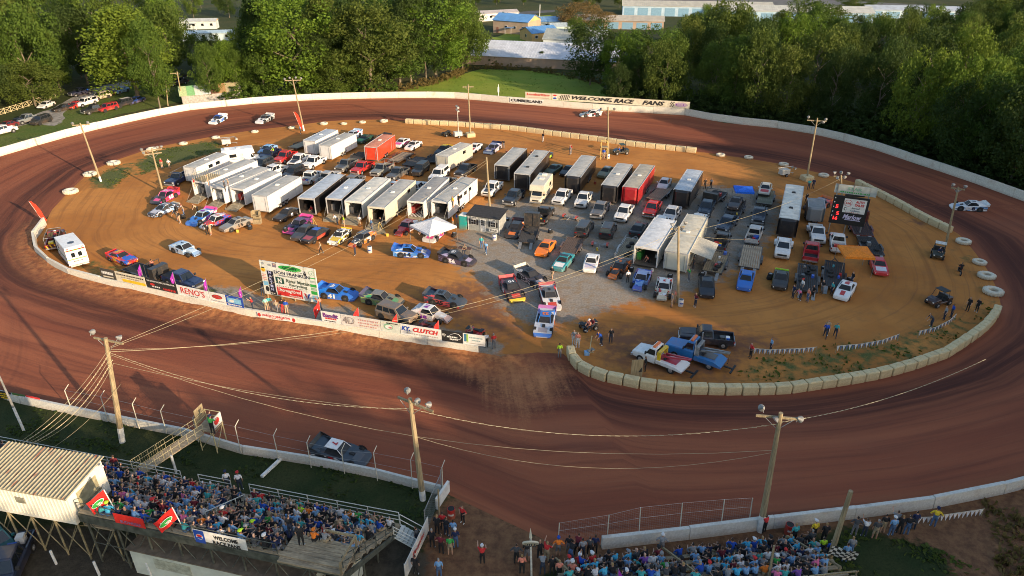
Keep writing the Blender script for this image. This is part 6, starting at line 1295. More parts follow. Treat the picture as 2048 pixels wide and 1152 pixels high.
TRG = 'enclosed trailers in the pits'
def trailer(f,r,wall_c,roof_c,label,W=2.5,H=2.75,open_rear=False,ramp=True,vnose=True,vents=1,fl=.52,door=True,window=False,L=None,rail_top=False,inside=None,front_c=None,white_front=False,checker=False,group=TRG,awning=None):
    p,h,d = pose(f,r); L = L or d; root = thing('enclosed_trailer',label,'trailer',p,h,group); P = M_paint(wall_c,.4,.16); x0,x1 = -L/2,L/2; w2 = W/2; t = .05; zt = fl+H-.35
    RO = M_flat(roof_c,.55,.16,1.2,name='trailer_roof'); TRIM = M_flat((0.42,0.42,0.42),.4,.15,name='trim')
    def part(name,mb,m): return obj(name,mb.mesh(name),m,root)
    for sg in (-1,1):
        part('side_wall',MB().box(x0,x1,sg*w2-t/2,sg*w2+t/2,fl-.1,zt),P)
        part('roof_trim',MB().box(x0,x1,sg*w2-.04,sg*w2+.04,zt,zt+.07),TRIM)
    r_ = []
    for k in range(7): a = -1+2*k/6; r_.append((a*(w2-.04),zt+.09-.07*a*a))
    mb = MB(); mb.loft([[(x0,y,z) for y,z in r_]+[(x0,w2-.04,zt-.04),(x0,-w2+.04,zt-.04)],[(x1-.25,y,z) for y,z in r_]+[(x1-.25,w2-.04,zt-.04),(x1-.25,-w2+.04,zt-.04)]]); part('roof',mb,RO)
    mb = MB(); n = max(3,int(L/1.2))
    for k in range(1,n): mb.box(x0+k*L/n-.02,x0+k*L/n+.02,-w2+.1,w2-.1,zt+.083,zt+.098)
    part('roof_seam',mb,RO)
    part('floor',MB().box(x0,x1,-w2+t,w2-t,fl-.16,fl),M_flat((0.10,0.085,0.07),.8))
    vn = .35 if vnose else .02
    F_ = M_paint(front_c,.4,.28) if front_c else P
    part('front_wall',MB().loft([[(x1-.26,-w2,fl-.12),(x1+vn*.3,-w2*.62,fl-.12),(x1+vn*.3,w2*.62,fl-.12),(x1-.26,w2,fl-.12)],[(x1-.26,-w2,zt-.25),(x1+vn*.3,-w2*.62,zt-.25),(x1+vn*.3,w2*.62,zt-.25),(x1-.26,w2,zt-.25)],[(x1-.26,-w2+.03,zt+.05),(x1-.1,-w2*.6,zt+.05),(x1-.1,w2*.6,zt+.05),(x1-.26,w2-.03,zt+.05)]]),F_)
    part('hitch_tongue',MB().loft([[(x1-.2,-.6,fl-.14),(x1-.2,-.5,fl-.14),(x1-.2,-.5,fl-.04),(x1-.2,-.6,fl-.04)],[(x1+1.1,-.08,fl-.14),(x1+1.1,.0,fl-.14),(x1+1.1,.0,fl-.04),(x1+1.1,-.08,fl-.04)]]).loft([[(x1-.2,.6,fl-.14),(x1-.2,.5,fl-.14),(x1-.2,.5,fl-.04),(x1-.2,.6,fl-.04)],[(x1+1.1,.08,fl-.14),(x1+1.1,.0,fl-.14),(x1+1.1,.0,fl-.04),(x1+1.1,.08,fl-.04)]]).tube((x1+.6,0,0),(x1+.6,0,fl),.05),M_black())
    wx = (-.45*1,.45*1,-1.25) if L > 9.5 else (-.42,.42); wheels(root,[x-L*.06 for x in wx],w2-.02,.36,.22)
    for sg in (-1,1): part('wheel_arch',MB().box(-1.0-L*.06-(.8 if L > 9.5 else 0),1.0-L*.06,sg*(w2+.03),sg*(w2+.14),fl+.2,fl+.26),M_black())
    for sg in (-1,1):
        part('marker_light',MB().box(x0+.02,x0+.1,sg*(w2-.1)-.05,sg*(w2-.1)+.05,fl-.08,fl+.02),M_tail())
    if open_rear:
        for sg in (-1,1): part('corner_post',MB().box(x0-.03,x0+.08,sg*w2-.07,sg*w2+.07,fl-.1,zt+.03),TRIM if sum(wall_c) < .3 else P)
        part('header',MB().box(x0-.03,x0+.08,-w2+.08,w2-.08,zt-.22,zt+.04),TRIM if sum(wall_c) < .3 else P)
        part('bulkhead',MB().box(x0+L*.62,x0+L*.62+.05,-w2+t,w2-t,fl,zt-.05),M_flat((0.30,0.30,0.28) if sum(wall_c) > .3 else (0.05,0.05,0.05)))
        part('tool_cabinet',MB().box(x0+1.2,x0+3.4,w2-.65,w2-.08,fl+.002,fl+1.0),M_paint(inside or [DGREY,SILVER,BLACK,RED,GREY,WHITE][int(f[0]) % 6])); part('storage_shelf',MB().box(x0+.8,x0+3.0,-w2+.08,-w2+.5,fl+.9,fl+.96).box(x0+.9,x0+1.5,-w2+.1,-w2+.45,fl+.97,fl+1.25),M_flat((0.4,0.4,0.38)))
        if checker:
            mb = MB()
            for i in range(8):
                for j in range(8): mb.face([(x0+.3*i,-w2+.1+(W-.2)/8*j,fl+.004),(x0+.3*i+.3,-w2+.1+(W-.2)/8*j,fl+.004),(x0+.3*i+.3,-w2+.1+(W-.2)/8*(j+1),fl+.004),(x0+.3*i,-w2+.1+(W-.2)/8*(j+1),fl+.004)],(i+j) % 2)
            part('checker_floor',mb,[WV,KV])
        if ramp:
            mb = MB(); mb.loft([[(x0,-w2+.1,fl-.06),(x0,w2-.1,fl-.06),(x0,w2-.1,fl),(x0,-w2+.1,fl)],[(x0-2.1,-w2+.12,.02),(x0-2.1,w2-.12,.02),(x0-2.1,w2-.12,.08),(x0-2.1,-w2+.12,.08)]]); part('ramp_door',mb,M_wood((0.34,0.28,0.18),(3,1,1)))
            for sg in (-1,1): part('ramp_cable',MB().tube((x0,sg*(w2-.1),zt-.6),(x0-2.0,sg*(w2-.14),.1),.012,n=4),M_steel())
    else:
        part('rear_door',MB().box(x0-.06,x0-.002,-w2+.12,w2-.12,fl,zt-.12),P); part('door_frame',MB().box(x0-.045,x0+.0,-w2-.02,-w2+.1,fl-.1,zt+.03).box(x0-.045,x0,w2-.1,w2+.02,fl-.1,zt+.03).box(x0-.045,x0,-w2+.1,w2-.1,zt-.1,zt+.03),TRIM)
        [part('door_latch',MB().tube((x0-.09,y,fl+.1),(x0-.09,y,zt-.3),.025),M_steel()) for y in (.35-w2,w2-.35)]
    if door: part('side_door',MB().box(x1-2.0,x1-1.15,-w2-.045,-w2-.027,fl+.02,zt-.25),P); part('door_edge',MB().box(x1-2.06,x1-2.0,-w2-.04,-w2-.027,fl,zt-.2).box(x1-1.15,x1-1.09,-w2-.04,-w2-.027,fl,zt-.2),TRIM)
    if window:
        for k in range(2 if window is True else window): part('window',MB().box(x1-3.6-1.8*k,x1-2.6-1.8*k,-w2-.04,-w2-.027,zt-.95,zt-.4),M_glass())
    for k in range(vents): xx = x0+L*(.5 if vents == 1 else .25+.45*k/(max(1,vents-1))); part('roof_vent',MB().loft([[(xx-.28,-.28,zt+.09),(xx+.28,-.28,zt+.09),(xx+.28,.28,zt+.09),(xx-.28,.28,zt+.09)],[(xx-.2,-.2,zt+.24),(xx+.2,-.2,zt+.24),(xx+.2,.2,zt+.24),(xx-.2,.2,zt+.24)]]),WV if vents == 1 else M_black())
    if rail_top:
        mb = MB()
        for sg in (-1,1):
            for i in range(9): x = x0+.1+i*.42; mb.tube((x,sg*(w2-.08),zt+.05),(x,sg*(w2-.08),zt+1.05),.025,n=5)
            mb.tube((x0+.1,sg*(w2-.08),zt+1.05),(x0+3.5,sg*(w2-.08),zt+1.05),.03,n=5)
        for i in range(6): y = -w2+.08+i*(W-.16)/5; mb.tube((x0+.1,y,zt+.05),(x0+.1,y,zt+1.05),.025,n=5)
        mb.tube((x0+.1,-w2+.08,zt+1.05),(x0+.1,w2-.08,zt+1.05),.03,n=5); part('roof_railing',mb,M_flat((0.5,0.46,0.34)))
        mb = MB()
        for k in range(10): mb.box(x0+.05+k*.36,x0+.05+k*.36+.33,-w2+.1,w2-.1,zt+.1,zt+.13)
        part('roof_deck',mb,PW)
    if awning:
        sg = awning; part('awning',MB().loft([[(x0+1.2,sg*w2,zt-.15),(x0+6.4,sg*w2,zt-.15),(x0+6.4,sg*w2,zt-.11),(x0+1.2,sg*w2,zt-.11)],[(x0+1.2,sg*(w2+2.7),zt-.75),(x0+6.4,sg*(w2+2.7),zt-.75),(x0+6.4,sg*(w2+2.7),zt-.71),(x0+1.2,sg*(w2+2.7),zt-.71)]]),M_cloth((0.42,0.40,0.33)))
        part('awning_arm',MB().tube((x0+1.2,sg*w2,fl+.3),(x0+1.2,sg*(w2+2.65),zt-.76),.035).tube((x0+6.4,sg*w2,fl+.3),(x0+6.4,sg*(w2+2.65),zt-.76),.035),M_black())
    return root

def flatbed(f,r,label,W=2.3,deck=(0.34,0.27,0.18),frame=(0.03,0.03,0.03),L=None,rails=False,headboard=False,fl=.62,cargo=None,group='open trailers in the pits',ramps=True):
    p,h,d = pose(f,r); L = L or d; root = thing('flatbed_trailer',label,'trailer',p,h,group); x0,x1,w2 = -L/2,L/2,W/2; Fm = M_paint(frame,.5,.4)
    def part(name,mb,m): return obj(name,mb.mesh(name),m,root)
    n = 9
    WD = M_wood(deck,(.8,8,8))
    me = cached(('plank',round(L,1)),lambda: MB().box(-L/2,L/2,-.11,.11,-.05,0).mesh('plank'))
    for k in range(n): o = obj('plank',me,WD,root,(0,-w2+.15+k*(W-.3)/(n-1),fl+random.uniform(-.008,.008))); 
    part('frame',MB().box(x0-.02,x1,-w2-.05,-w2+.02,fl-.2,fl+.04).box(x0-.02,x1,w2-.02,w2+.05,fl-.2,fl+.04).box(x0-.08,x0-.02,-w2,w2,fl-.2,fl+.03).box(x1,x1+.08,-w2,w2,fl-.2,fl+.03),Fm)
    part('hitch_tongue',MB().loft([[(x1,-.6,fl-.2),(x1,-.5,fl-.2),(x1,-.5,fl-.08),(x1,-.6,fl-.08)],[(x1+1.3,-.06,fl-.2),(x1+1.3,0,fl-.2),(x1+1.3,0,fl-.08),(x1+1.3,-.06,fl-.08)]]).loft([[(x1,.6,fl-.2),(x1,.5,fl-.2),(x1,.5,fl-.08),(x1,.6,fl-.08)],[(x1+1.3,.06,fl-.2),(x1+1.3,0,fl-.2),(x1+1.3,0,fl-.08),(x1+1.3,.06,fl-.08)]]),Fm)
    wheels(root,(-.42-L*.05,.42-L*.05),w2+.17,.34,.2)
    for sg in (-1,1): part('fender',MB().loft([[(x,sg*(w2+.06),z),(x,sg*(w2+.30),z),(x,sg*(w2+.30),z+.03),(x,sg*(w2+.06),z+.03)] for x,z in ((-1.0-L*.05,.45),(-.75-L*.05,.75),(.75-L*.05,.75),(1.0-L*.05,.45))]),Fm)
    if rails: part('side_rail',MB().tube((x0,-w2,fl+.45),(x1,-w2,fl+.45),.03).tube((x0,w2,fl+.45),(x1,w2,fl+.45),.03).tube((x0,-w2,fl),(x0,-w2,fl+.45),.03).tube((x0,w2,fl),(x0,w2,fl+.45),.03).tube((0,-w2,fl),(0,-w2,fl+.45),.03).tube((0,w2,fl),(0,w2,fl+.45),.03),Fm)
    if headboard: part('headboard',MB().box(x1-.9,x1-.02,-w2+.02,w2-.02,fl+.005,fl+headboard),Fm); part('tyre_rack',MB().tube((x1-1.5,-w2+.1,fl),(x1-1.5,-w2+.1,fl+headboard+.3),.04).tube((x1-1.5,w2-.1,fl),(x1-1.5,w2-.1,fl+headboard+.3),.04).tube((x1-1.5,-w2+.1,fl+headboard+.3),(x1-1.5,w2-.1,fl+headboard+.3),.04),Fm)
    if ramps:
        for sg in (-1,1): part('ramp',MB().loft([[(x0-.05,sg*.75-.2,fl-.08),(x0-.05,sg*.75+.2,fl-.08),(x0-.05,sg*.75+.2,fl-.02),(x0-.05,sg*.75-.2,fl-.02)],[(x0-1.2,sg*.75-.2,.03),(x0-1.2,sg*.75+.2,.03),(x0-1.2,sg*.75+.2,.08),(x0-1.2,sg*.75-.2,.08)]]),M_steel())
    if cargo:
        rg = random.Random(int(f[0]+f[1]))
        for k in range(cargo):
            x = rg.uniform(x0+.5,x1-.5); y = rg.uniform(-.7,.7)
            if rg.random() < .5: o = obj('spare_tyre',wheel_m(.34,.26),M_tyre(),root,(x,y,fl+.14),(R(90),0,0))
            else: s_ = rg.uniform(.16,.34); part('cargo',MB().box(x-s_,x+s_,y-s_*.7,y+s_*.7,fl+.012,fl+.012+s_*1.4),M_paint(rg.choice([YELLOW,GREY,WHITE,DGREY,RED,BLUE,TEAL])))
    return root

def box_van(f,r,label,col=CREAM,kind='motorhome',L=7.2):
    p,h,d = pose(f,r); root = thing(kind if kind != 'box' else 'camper_truck',label,kind.replace('_',' ') if kind != 'box' else 'camper truck',p,h); P = M_paint(col,.4,.22); w2 = 1.15; x0,x1 = -L/2,L/2; CH = M_flat((0.35,0.33,0.28),.6)
    def part(name,mb,m): return obj(name,mb.mesh(name),m,root)
    zt = 2.95; bx = x1-(1.6 if kind != 'ambulance' else 2.0)
    over = .75 if kind != 'ambulance' else .0
    part('body',MB().loft([[(x0,-w2,.5),(x0,w2,.5),(bx,w2,.5),(bx,-w2,.5)],[(x0,-w2,zt-.06),(x0,w2,zt-.06),(bx+over*.6,w2,zt-.06),(bx+over*.6,-w2,zt-.06)],[(x0+.06,-w2+.08,zt),(x0+.06,w2-.08,zt),(bx+over*.5,w2-.08,zt),(bx+over*.5,-w2+.08,zt)]]) if not over else MB().loft([[(x0,-w2,.5),(x0,w2,.5),(bx,w2,.5),(bx,-w2,.5)],[(x0,-w2,1.95),(x0,w2,1.95),(bx,w2,1.95),(bx,-w2,1.95)],[(x0,-w2,2.05),(x0,w2,2.05),(bx+over,w2,2.05),(bx+over,-w2,2.05)],[(x0,-w2,zt-.1),(x0,w2,zt-.1),(bx+over*.8,w2,zt-.1),(bx+over*.8,-w2,zt-.1)],[(x0+.06,-w2+.08,zt),(x0+.06,w2-.08,zt),(bx+over*.5,w2-.08,zt),(bx+over*.5,-w2+.08,zt)]]),P)
    part('hood',MB().loft([sec(x1,.84,.45,.98),sec(x1-.15,.95,.42,1.08),sec(bx+.55,.98,.42,1.2),sec(bx+.002,.98,.42,1.22)]),P)
    part('cab',MB().loft([[(bx+.75,-.92,1.17),(bx+.75,.92,1.17),(bx+.01,.92,1.17),(bx+.01,-.92,1.17)],[(bx+.22,-.85,1.93),(bx+.22,.85,1.93),(bx+.01,.85,1.93),(bx+.01,-.85,1.93)]]),P)
    part('windshield',MB().face(gq([(bx+.75,-.92,1.17),(bx+.75,.92,1.17),(bx+.22,.85,1.93),(bx+.22,-.85,1.93)],.06,.94,.12,.92)),M_glass())
    for sg in (-1,1):
        part('headlight',MB().box(x1-.06,x1+.03,sg*.55,sg*.82,.75,.92),M_lens()); part('mirror',MB().box(bx+.4,bx+.5,sg*1.0,sg*1.25,1.3,1.6),M_black())
        S_ = [(bx+.05,sg*.93,1.2),(bx+.55,sg*.93,1.2),(bx+.2,sg*.87,1.85),(bx+.05,sg*.87,1.85)]; part('side_window',MB().face(S_ if sg < 0 else S_[::-1]),M_glass())
        if kind != 'ambulance':
            part('window',MB().box(x0+1.2,x0+2.4,sg*(w2+.003),sg*(w2+.02),1.6,2.2),M_glass()); part('stripe',MB().box(x0+.2,bx-.1,sg*(w2+.002),sg*(w2+.012),1.2,1.32),M_flat((0.12,0.20,0.30)))
        else:
            part('stripe',MB().box(x0+.05,bx-.1,sg*(w2+.002),sg*(w2+.012),1.25,1.42),M_flat((0.10,0.22,0.08)))
            part('beacon',MB().box(x0+.0,x0+.12,sg*.85-.16,sg*.85+.16,zt-.3,zt-.14),M_paint(RED,dust=0)); part('window',MB().box(bx-1.4,bx-.8,sg*(w2+.003),sg*(w2+.02),1.7,2.2),M_glass())
    part('grille',MB().box(x1-.02,x1+.03,-.5,.5,.68,.9),M_black()); part('front_bumper',MB().box(x1,x1+.12,-.95,.95,.42,.6),M_chrome())
    if kind == 'ambulance':
        part('rear_door',MB().box(x0-.03,x0-.003,-.75,-.02,.75,2.4).box(x0-.03,x0-.003,.02,.75,.75,2.4),P); part('rear_step',MB().box(x0-.35,x0-.03,-1.05,1.05,.42,.56),M_flat((0.55,0.53,0.46)))
        for y in (-.4,.4): part('rear_window',MB().box(x0-.045,x0-.031,y-.22,y+.22,1.55,2.15),M_glass())
        part('warning_band',MB().box(x0-.04,x0-.031,-1.1,1.1,2.42,2.6),M_flat((0.10,0.26,0.10))); part('warning_band',MB().box(x0-.04,x0-.031,-1.1,1.1,1.22,1.36),M_flat((0.22,0.34,0.10)))
        put_text('RESCUE',root,(x0-.05,0,.98),(0,-1,0),(0,0,1),1.1,.18,KV,.03)
        for y in (-.9,-.5,0,.5,.9): part('beacon',MB().box(x0-.07,x0-.042,y-.12,y+.12,2.46,2.58),M_paint(RED if abs(y) > .1 else ORANGE,dust=0))
        put_quad('roof_emblem',root,(x0+1.6,0,zt+.008),(1,0,0),(0,1,0),.9,.9,M_flat((0.06,0.09,0.14)),6)
    else:
        part('rear_ladder',MB().tube((x0-.08,.5,.6),(x0-.08,.5,zt),.02).tube((x0-.08,.85,.6),(x0-.08,.85,zt),.02).tube((x0-.08,.5,1.2),(x0-.08,.85,1.2),.02).tube((x0-.08,.5,1.8),(x0-.08,.85,1.8),.02).tube((x0-.08,.5,2.4),(x0-.08,.85,2.4),.02),M_steel())
        for k,xx in enumerate((x0+1.0,x0+2.9)): part('roof_vent',MB().box(xx-.35,xx+.35,-.35,.35,zt+.002,zt+(.25 if k == 0 else .12)),WV)
        part('entry_door',MB().box(x0+2.9,x0+3.6,-w2-.02,-w2-.003,.6,2.3),M_flat((0.6,0.57,0.48)))
    wheels(root,(x1-1.0,x0+1.7),.92,.40,.28); return root

def canopy(c,size,col,label,h=2.3,rise=.7,rz=0,legs=True,flat=False):
    p = at(*c); root = thing('canopy_tent',label,'canopy',p,rz); s = size/2; Cm = M_cloth(col)
    mb = MB(); ap = (0,0,h+rise)
    cs = [(-s,-s,h),(s,-s,h),(s,s,h),(-s,s,h)]
    for a,b in zip(cs,cs[1:]+cs[:1]):
        a = Vector(a); b = Vector(b); m = (a+b)/2-Vector((0,0,.06)); q = Vector(ap); e = ((a+b)/2)*.5+q*.5-Vector((0,0,.05))
        mb.face([a,m,e]); mb.face([m,b,e]); mb.face([a,e,q]); mb.face([b,q,e]); dn = Vector((0,0,.28)); mb.face([a-dn,b-dn,b,a])
    obj('roof',mb.mesh('roof'),Cm,root)
    for a in cs: ob('leg',MB().tube((a[0],a[1],0),(a[0],a[1],h),.03),M_steel(),root)
    ob('frame',MB().tube((-s,-s,h-.3),(0,0,h),.02).tube((s,-s,h-.3),(0,0,h),.02).tube((s,s,h-.3),(0,0,h),.02).tube((-s,s,h-.3),(0,0,h),.02),M_steel(),root); return root

def quad_bike(f,r,col,label,rider=None):
    p,h,d = pose(f,r); root = thing('quad_bike',label,'quad bike',p,h,'quad bikes'); P = M_paint(col)
    small('body','qb_body',lambda mb: mb.loft([sec(.95,.22,.5,.72,.05),sec(.6,.32,.45,.86,.05),sec(.1,.2,.4,.84,.05),sec(-.4,.24,.45,.82,.05),sec(-.9,.3,.6,.84,.05)]),P,root)
    for x in (.62,-.62):
        for sg in (-1,1): small('fender',('qb_f',x,sg),lambda mb: mb.loft([[(x+a,sg*.26,z),(x+a,sg*.62,z-.04),(x+a,sg*.62,z),(x+a,sg*.26,z+.04)] for a,z in ((-.35,.62),(-.2,.76),(.2,.76),(.35,.62))]),P,root)
    small('seat','qb_seat',lambda mb: mb.loft([sec(.15,.16,.84,.93,.03),sec(-.6,.2,.82,.94,.03)]),M_black(),root)
    small('handlebar','qb_hb',lambda mb: mb.tube((.38,-.42,1.08),(.38,.42,1.08),.022).tube((.5,0,.8),(.38,0,1.08),.03),M_black(),root)
    for x in (.79,-.79): small('rack',('qb_rack',x),lambda mb: mb.box(x-.19,x+.19,-.37,.37,.92,.95),M_black(),root)
    wheels(root,(.62,-.62),.5,.29,.24); return root
def utv(f,r,col,label,top=(0.02,0.02,0.02)):
    p,h,d = pose(f,r); root = thing('side_by_side_buggy',label,'buggy',p,h,'side by side buggies'); P = M_paint(col)
    small('body','utv_b',lambda mb: mb.loft([sec(1.45,.5,.4,.7,.06),sec(1.2,.66,.36,.95,.06),sec(.55,.7,.36,1.02,.06),sec(.5,.7,.36,.6,.06),sec(-.6,.7,.36,.6,.06),sec(-.65,.7,.4,.98,.06),sec(-1.4,.68,.5,.98,.06)]),P,root)
    small('seat','utv_s',lambda mb: mb.box(-.55,-.05,-.55,.55,.6,.78).box(-.6,-.45,-.55,.55,.78,1.25),M_black(),root)
    small('roll_cage','utv_c',lambda mb: mb.tube((.55,-.66,1.0),(.25,-.58,1.85),.03).tube((.55,.66,1.0),(.25,.58,1.85),.03).tube((-.65,-.66,.95),(-.6,-.58,1.85),.03).tube((-.65,.66,.95),(-.6,.58,1.85),.03).tube((.25,-.58,1.85),(-.6,-.58,1.85),.03).tube((.25,.58,1.85),(-.6,.58,1.85),.03),M_black(),root)
    small('roof','utv_r',lambda mb: mb.box(-.68,.32,-.64,.64,1.88,1.93),M_flat(top,.5),root)
    for sg in (-1,1): small('headlight',('utv_h',sg),lambda mb: mb.box(1.4,1.47,sg*.32,sg*.5,.6,.72),M_lens(),root)
    wheels(root,(.98,-.95),.68,.33,.26); return root
def dirt_bike(c,ang,label):
    p = at(*c); root = thing('dirt_bike',label,'motorbike',p,ang); wheels_ = []
    for x in (.68,-.68): wv = obj('wheel',wheel_m(.32,.1),M_tyre(),root,(x,0,.32)); obj('rim',rim_m(.32,.1),RIMS,wv)
    small('frame','db_f',lambda mb: mb.tube((.68,0,.32),(.4,0,1.0),.035).tube((.4,0,.9),(-.1,0,.5),.04).tube((-.1,0,.45),(-.68,0,.32),.035).box(-.2,.25,-.12,.12,.3,.65),M_black(),root)
    small('seat','db_s',lambda mb: mb.loft([sec(.3,.1,.85,.95,.02),sec(-.7,.12,.9,1.0,.02)]),M_paint(RED),root); small('handlebar','db_h',lambda mb: mb.tube((.38,-.38,1.08),(.38,.38,1.08),.02),M_black(),root); return root
def tow_dolly(f,r,label):
    p,h,d = pose(f,r); root = thing('tow_dolly',label,'tow dolly',p,h,'tow dollies'); S_ = M_steel()
    small('frame','td_f',lambda mb: mb.tube((0,-.9,.4),(0,.9,.4),.05).tube((0,0,.4),(1.7,0,.4),.05).box(-.35,.25,-.85,-.5,.42,.5).box(-.35,.25,.5,.85,.42,.5).tube((-.3,-.85,.42),(-.3,.85,.42),.03),S_,root)
    for sg in (-1,1): small('fender',('td_fd',sg),lambda mb: mb.loft([[(x,sg*.86,z),(x,sg*1.16,z),(x,sg*1.16,z+.03),(x,sg*.86,z+.03)] for x,z in ((-.42,.4),(-.25,.66),(.25,.66),(.42,.4))]),M_paint(RED),root)
    wheels(root,(0,),1.0,.3,.2); return root
def tow_truck(f,r,col,boomc,label,big=False):
    p,h,d = pose(f,r); root = thing('tow_truck',label,'tow truck',p,h,'recovery trucks'); P = M_paint(col,dust=.3); Bm = M_paint(boomc,dust=.3)
    def part(name,mb,m): return obj(name,mb.mesh(name),m,root)
    k = 1.16 if big else 1.0; z = .25 if big else 0
    part('body',MB().loft([sec(2.85*k,.74,.5,1.0+z),sec(2.75*k,.9,.45,1.1+z),sec(1.6,.97,.42,1.24+z),sec(1.3,1.0,.42,1.28+z),sec(.25,1.0,.42,1.28+z)]),P)
    g = greenhouse(1.45,.22,.95,.3,1.25+z,2.0+z*1.6,.94,.8); mb = MB(); gh_mesh(mb,g); part('cab',mb,P); gh_glass(('tt',big),g,root,1)
    part('deck',MB().loft([[(.15,-1.0,.6),(.15,1.0,.6),(.15,1.0,.95+z*.5),(.15,-1.0,.95+z*.5)],[(-1.9,-1.02,.6),(-1.9,1.02,.6),(-1.9,1.02,.95+z*.5),(-1.9,-1.02,.95+z*.5)],[(-2.7,-1.02,.55),(-2.7,1.02,.55),(-2.7,1.02,.72),(-2.7,-1.02,.72)]]),P)
    part('deck_plate',MB().box(-1.85,.1,-.55,.55,.955+z*.5,.985+z*.5),Bm); part('light_bar',MB().box(.5,.75,-.6,.6,2.06+z*1.6,2.2+z*1.6),M_paint(ORANGE,dust=0))
    part('pylon',MB().box(-.25,.1,-.85,-.7,.95,1.75+z).box(-.25,.1,.7,.85,.95,1.75+z).box(-.25,.1,-.85,.85,1.75+z,1.87+z),M_paint(YELLOW) if not big else M_steel())
    for sg in (-1,1): part('boom',MB().loft([[(-.3,sg*.32-.08,1.15+z),(-.3,sg*.32+.08,1.15+z),(-.3,sg*.32+.08,1.35+z),(-.3,sg*.32-.08,1.35+z)],[(-3.1,sg*.1-.06,1.75+z),(-3.1,sg*.1+.06,1.75+z),(-3.1,sg*.1+.06,1.9+z),(-3.1,sg*.1-.06,1.9+z)]]),Bm if not big else M_steel())
    part('winch',MB().tube((-.6,-.5,1.12+z*.5),(-.6,.5,1.12+z*.5),.14,n=10),M_black()); part('hook',MB().tube((-3.05,0,1.75+z),(-3.05,0,.9),.02).tube((-3.05,0,.9),(-2.95,0,.75),.04),M_black()); part('wheel_lift',MB().box(-3.6,-2.7,-.1,.1,.35,.45).box(-3.7,-3.5,-.8,.8,.3,.4),M_black())
    for sg in (-1,1): part('headlight',MB().box(2.76*k,2.87*k,sg*.55,sg*.82,.8+z,.98+z),M_lens()); part('mirror',MB().box(1.2,1.3,sg*1.0,sg*1.25,1.35+z,1.65+z),M_black()); part('side_light',MB().box(-2.72,-2.68,sg*.8,sg*.98,.6,.7),M_tail())
    part('front_bumper',MB().box(2.8*k,2.98*k,-.95,.95,.45,.68),M_chrome()); part('grille',MB().box(2.82*k,2.88*k,-.5,.5,.72,.98),M_black())
    if big: part('exhaust_stack',MB().tube((.1,.9,1.2),(.1,.9,2.9),.07).tube((.1,-.9,1.2),(.1,-.9,2.9),.07),M_chrome())
    wheels(root,(1.85*k,-1.5),.86,.42,.28); return root

# ================================================================ THE PITS: every parked and racing vehicle
LW = (0.70,0.70,0.68); RF_G = (0.42,0.41,0.37); RF_W = (0.62,0.60,0.52); RF_B = (0.42,0.47,0.52); TW = (0.68,0.68,0.66); TBK = (0.014,0.014,0.016)
# --- racing on the far and near track
late_model((421,251),(451,237),WHITE,WHITE,'white and blue race car leading on the far left of the track',roof=BLUE,number='29',ncol=BLUE,hood=LBLUE)
late_model((513,250),(546,236),WHITE,(0.5,0.5,0.5),'white and grey race car following the leader below the tall trees',roof=GREY,number='5',ncol=BLACK)
late_model((1158,233),(1203,231),(0.55,0.58,0.56),WHITE,'pale grey race car passing under the welcome board',roof=WHITE,number='1',ncol=BLACK,spoiler=WHITE)
late_model((1898,416),(1972,421),WHITE,WHITE,'white race car alone on the right turn of the track',roof=WHITE,number='8',ncol=NAVY,hood=LBLUE)
late_model((738,928),(632,902),(0.03,0.05,0.07),(0.02,0.03,0.045),'dark blue black race car speeding past the grandstand',roof=WHITE,number='7',ncol=RED,hood=(0.06,0.08,0.10),spoiler=BLACK)
# --- left cluster
late_model((306,411),(354,388),DGREY,RED,'red and dark race car with pink hood stripe under the double lamp pole',roof=PINK,number='15',spoiler=RED,hood=PINK)
car('sedan',(305,436),(354,417),(0.03,0.035,0.05),'dark stock car with white hood patch and pale doors at far left',race=True,hood=(0.5,0.5,0.55),side=LBLUE,number='21',group='stock race cars',spoiler=CREAM)
late_model((377,455),(429,428),(0.005,0.18,0.62),(0.5,0.52,0.5),'bright blue nosed race car with lime skirt beside the white trailers',roof=(0.4,0.55,0.62),spoiler=PINK,number='88',ncol=PURPLE,nose=(0.005,0.18,0.62))
modified((404,459),(458,440),WHITE,(0.05,0.08,0.35),'white and blue open wheel car next to the grey number 15 sedan',roof=WHITE,number='17',ncol=RED)
car('sedan',(447,465),(500,446),(0.24,0.24,0.22),'dull grey stock sedan with black number 15 on its door',race=True,number='15',ncol=BLACK,group='stock race cars',dust=.5)
pickup((343,374),(377,356),NAVY,'maroon and blue pickup with ladder rack at the first trailer',cab='single',bed='rack',dust=.2)
trailer((452,338),(386,368),TW,RF_G,'white enclosed trailer with two people on its grey roof',open_rear=False,window=2,vents=1)
trailer((508,352),(404,398),TW,RF_G,'white trailer with a railed wooden viewing deck on its rear roof',open_rear=True,rail_top=True,inside=GREY,W=2.6)
trailer((536,368),(440,410),TW,RF_G,'white open trailer with a white cabinet inside beside the decked one',open_rear=True,inside=WHITE,window=1)
trailer((556,376),(480,413),TW,RF_G,'white open trailer with a red tool chest inside',open_rear=True,inside=RED)
trailer((593,386),(525,428),TW,RF_G,'closed white trailer showing its long white side and tandem wheels',open_rear=False,W=2.6)
box_van((511,324),(459,330),'white camper truck with cab over behind the trailer row',WHITE,'box',6.4)
o = thing('wooden_stand','small pale wooden shelf stand at the closed trailer corner','stand',at(515,447)); ob('box',MB().box(-.6,.6,-.35,.35,0,.7),PW,o); ob('shelf',MB().box(-.6,.6,.25,.35,.7,2.0).box(-.6,-.5,-.35,.25,1.1,2.0).box(.5,.6,-.35,.25,1.1,2.0).box(-.6,.6,-.35,.35,1.3,1.36),PW,o)
modified((402,514),(346,497),(0.50,0.62,0.72),(0.45,0.55,0.65),'pale blue and white race car alone on the orange dirt',roof=(0.45,0.6,0.72),nose=LBLUE,number='7',ncol=NAVY)
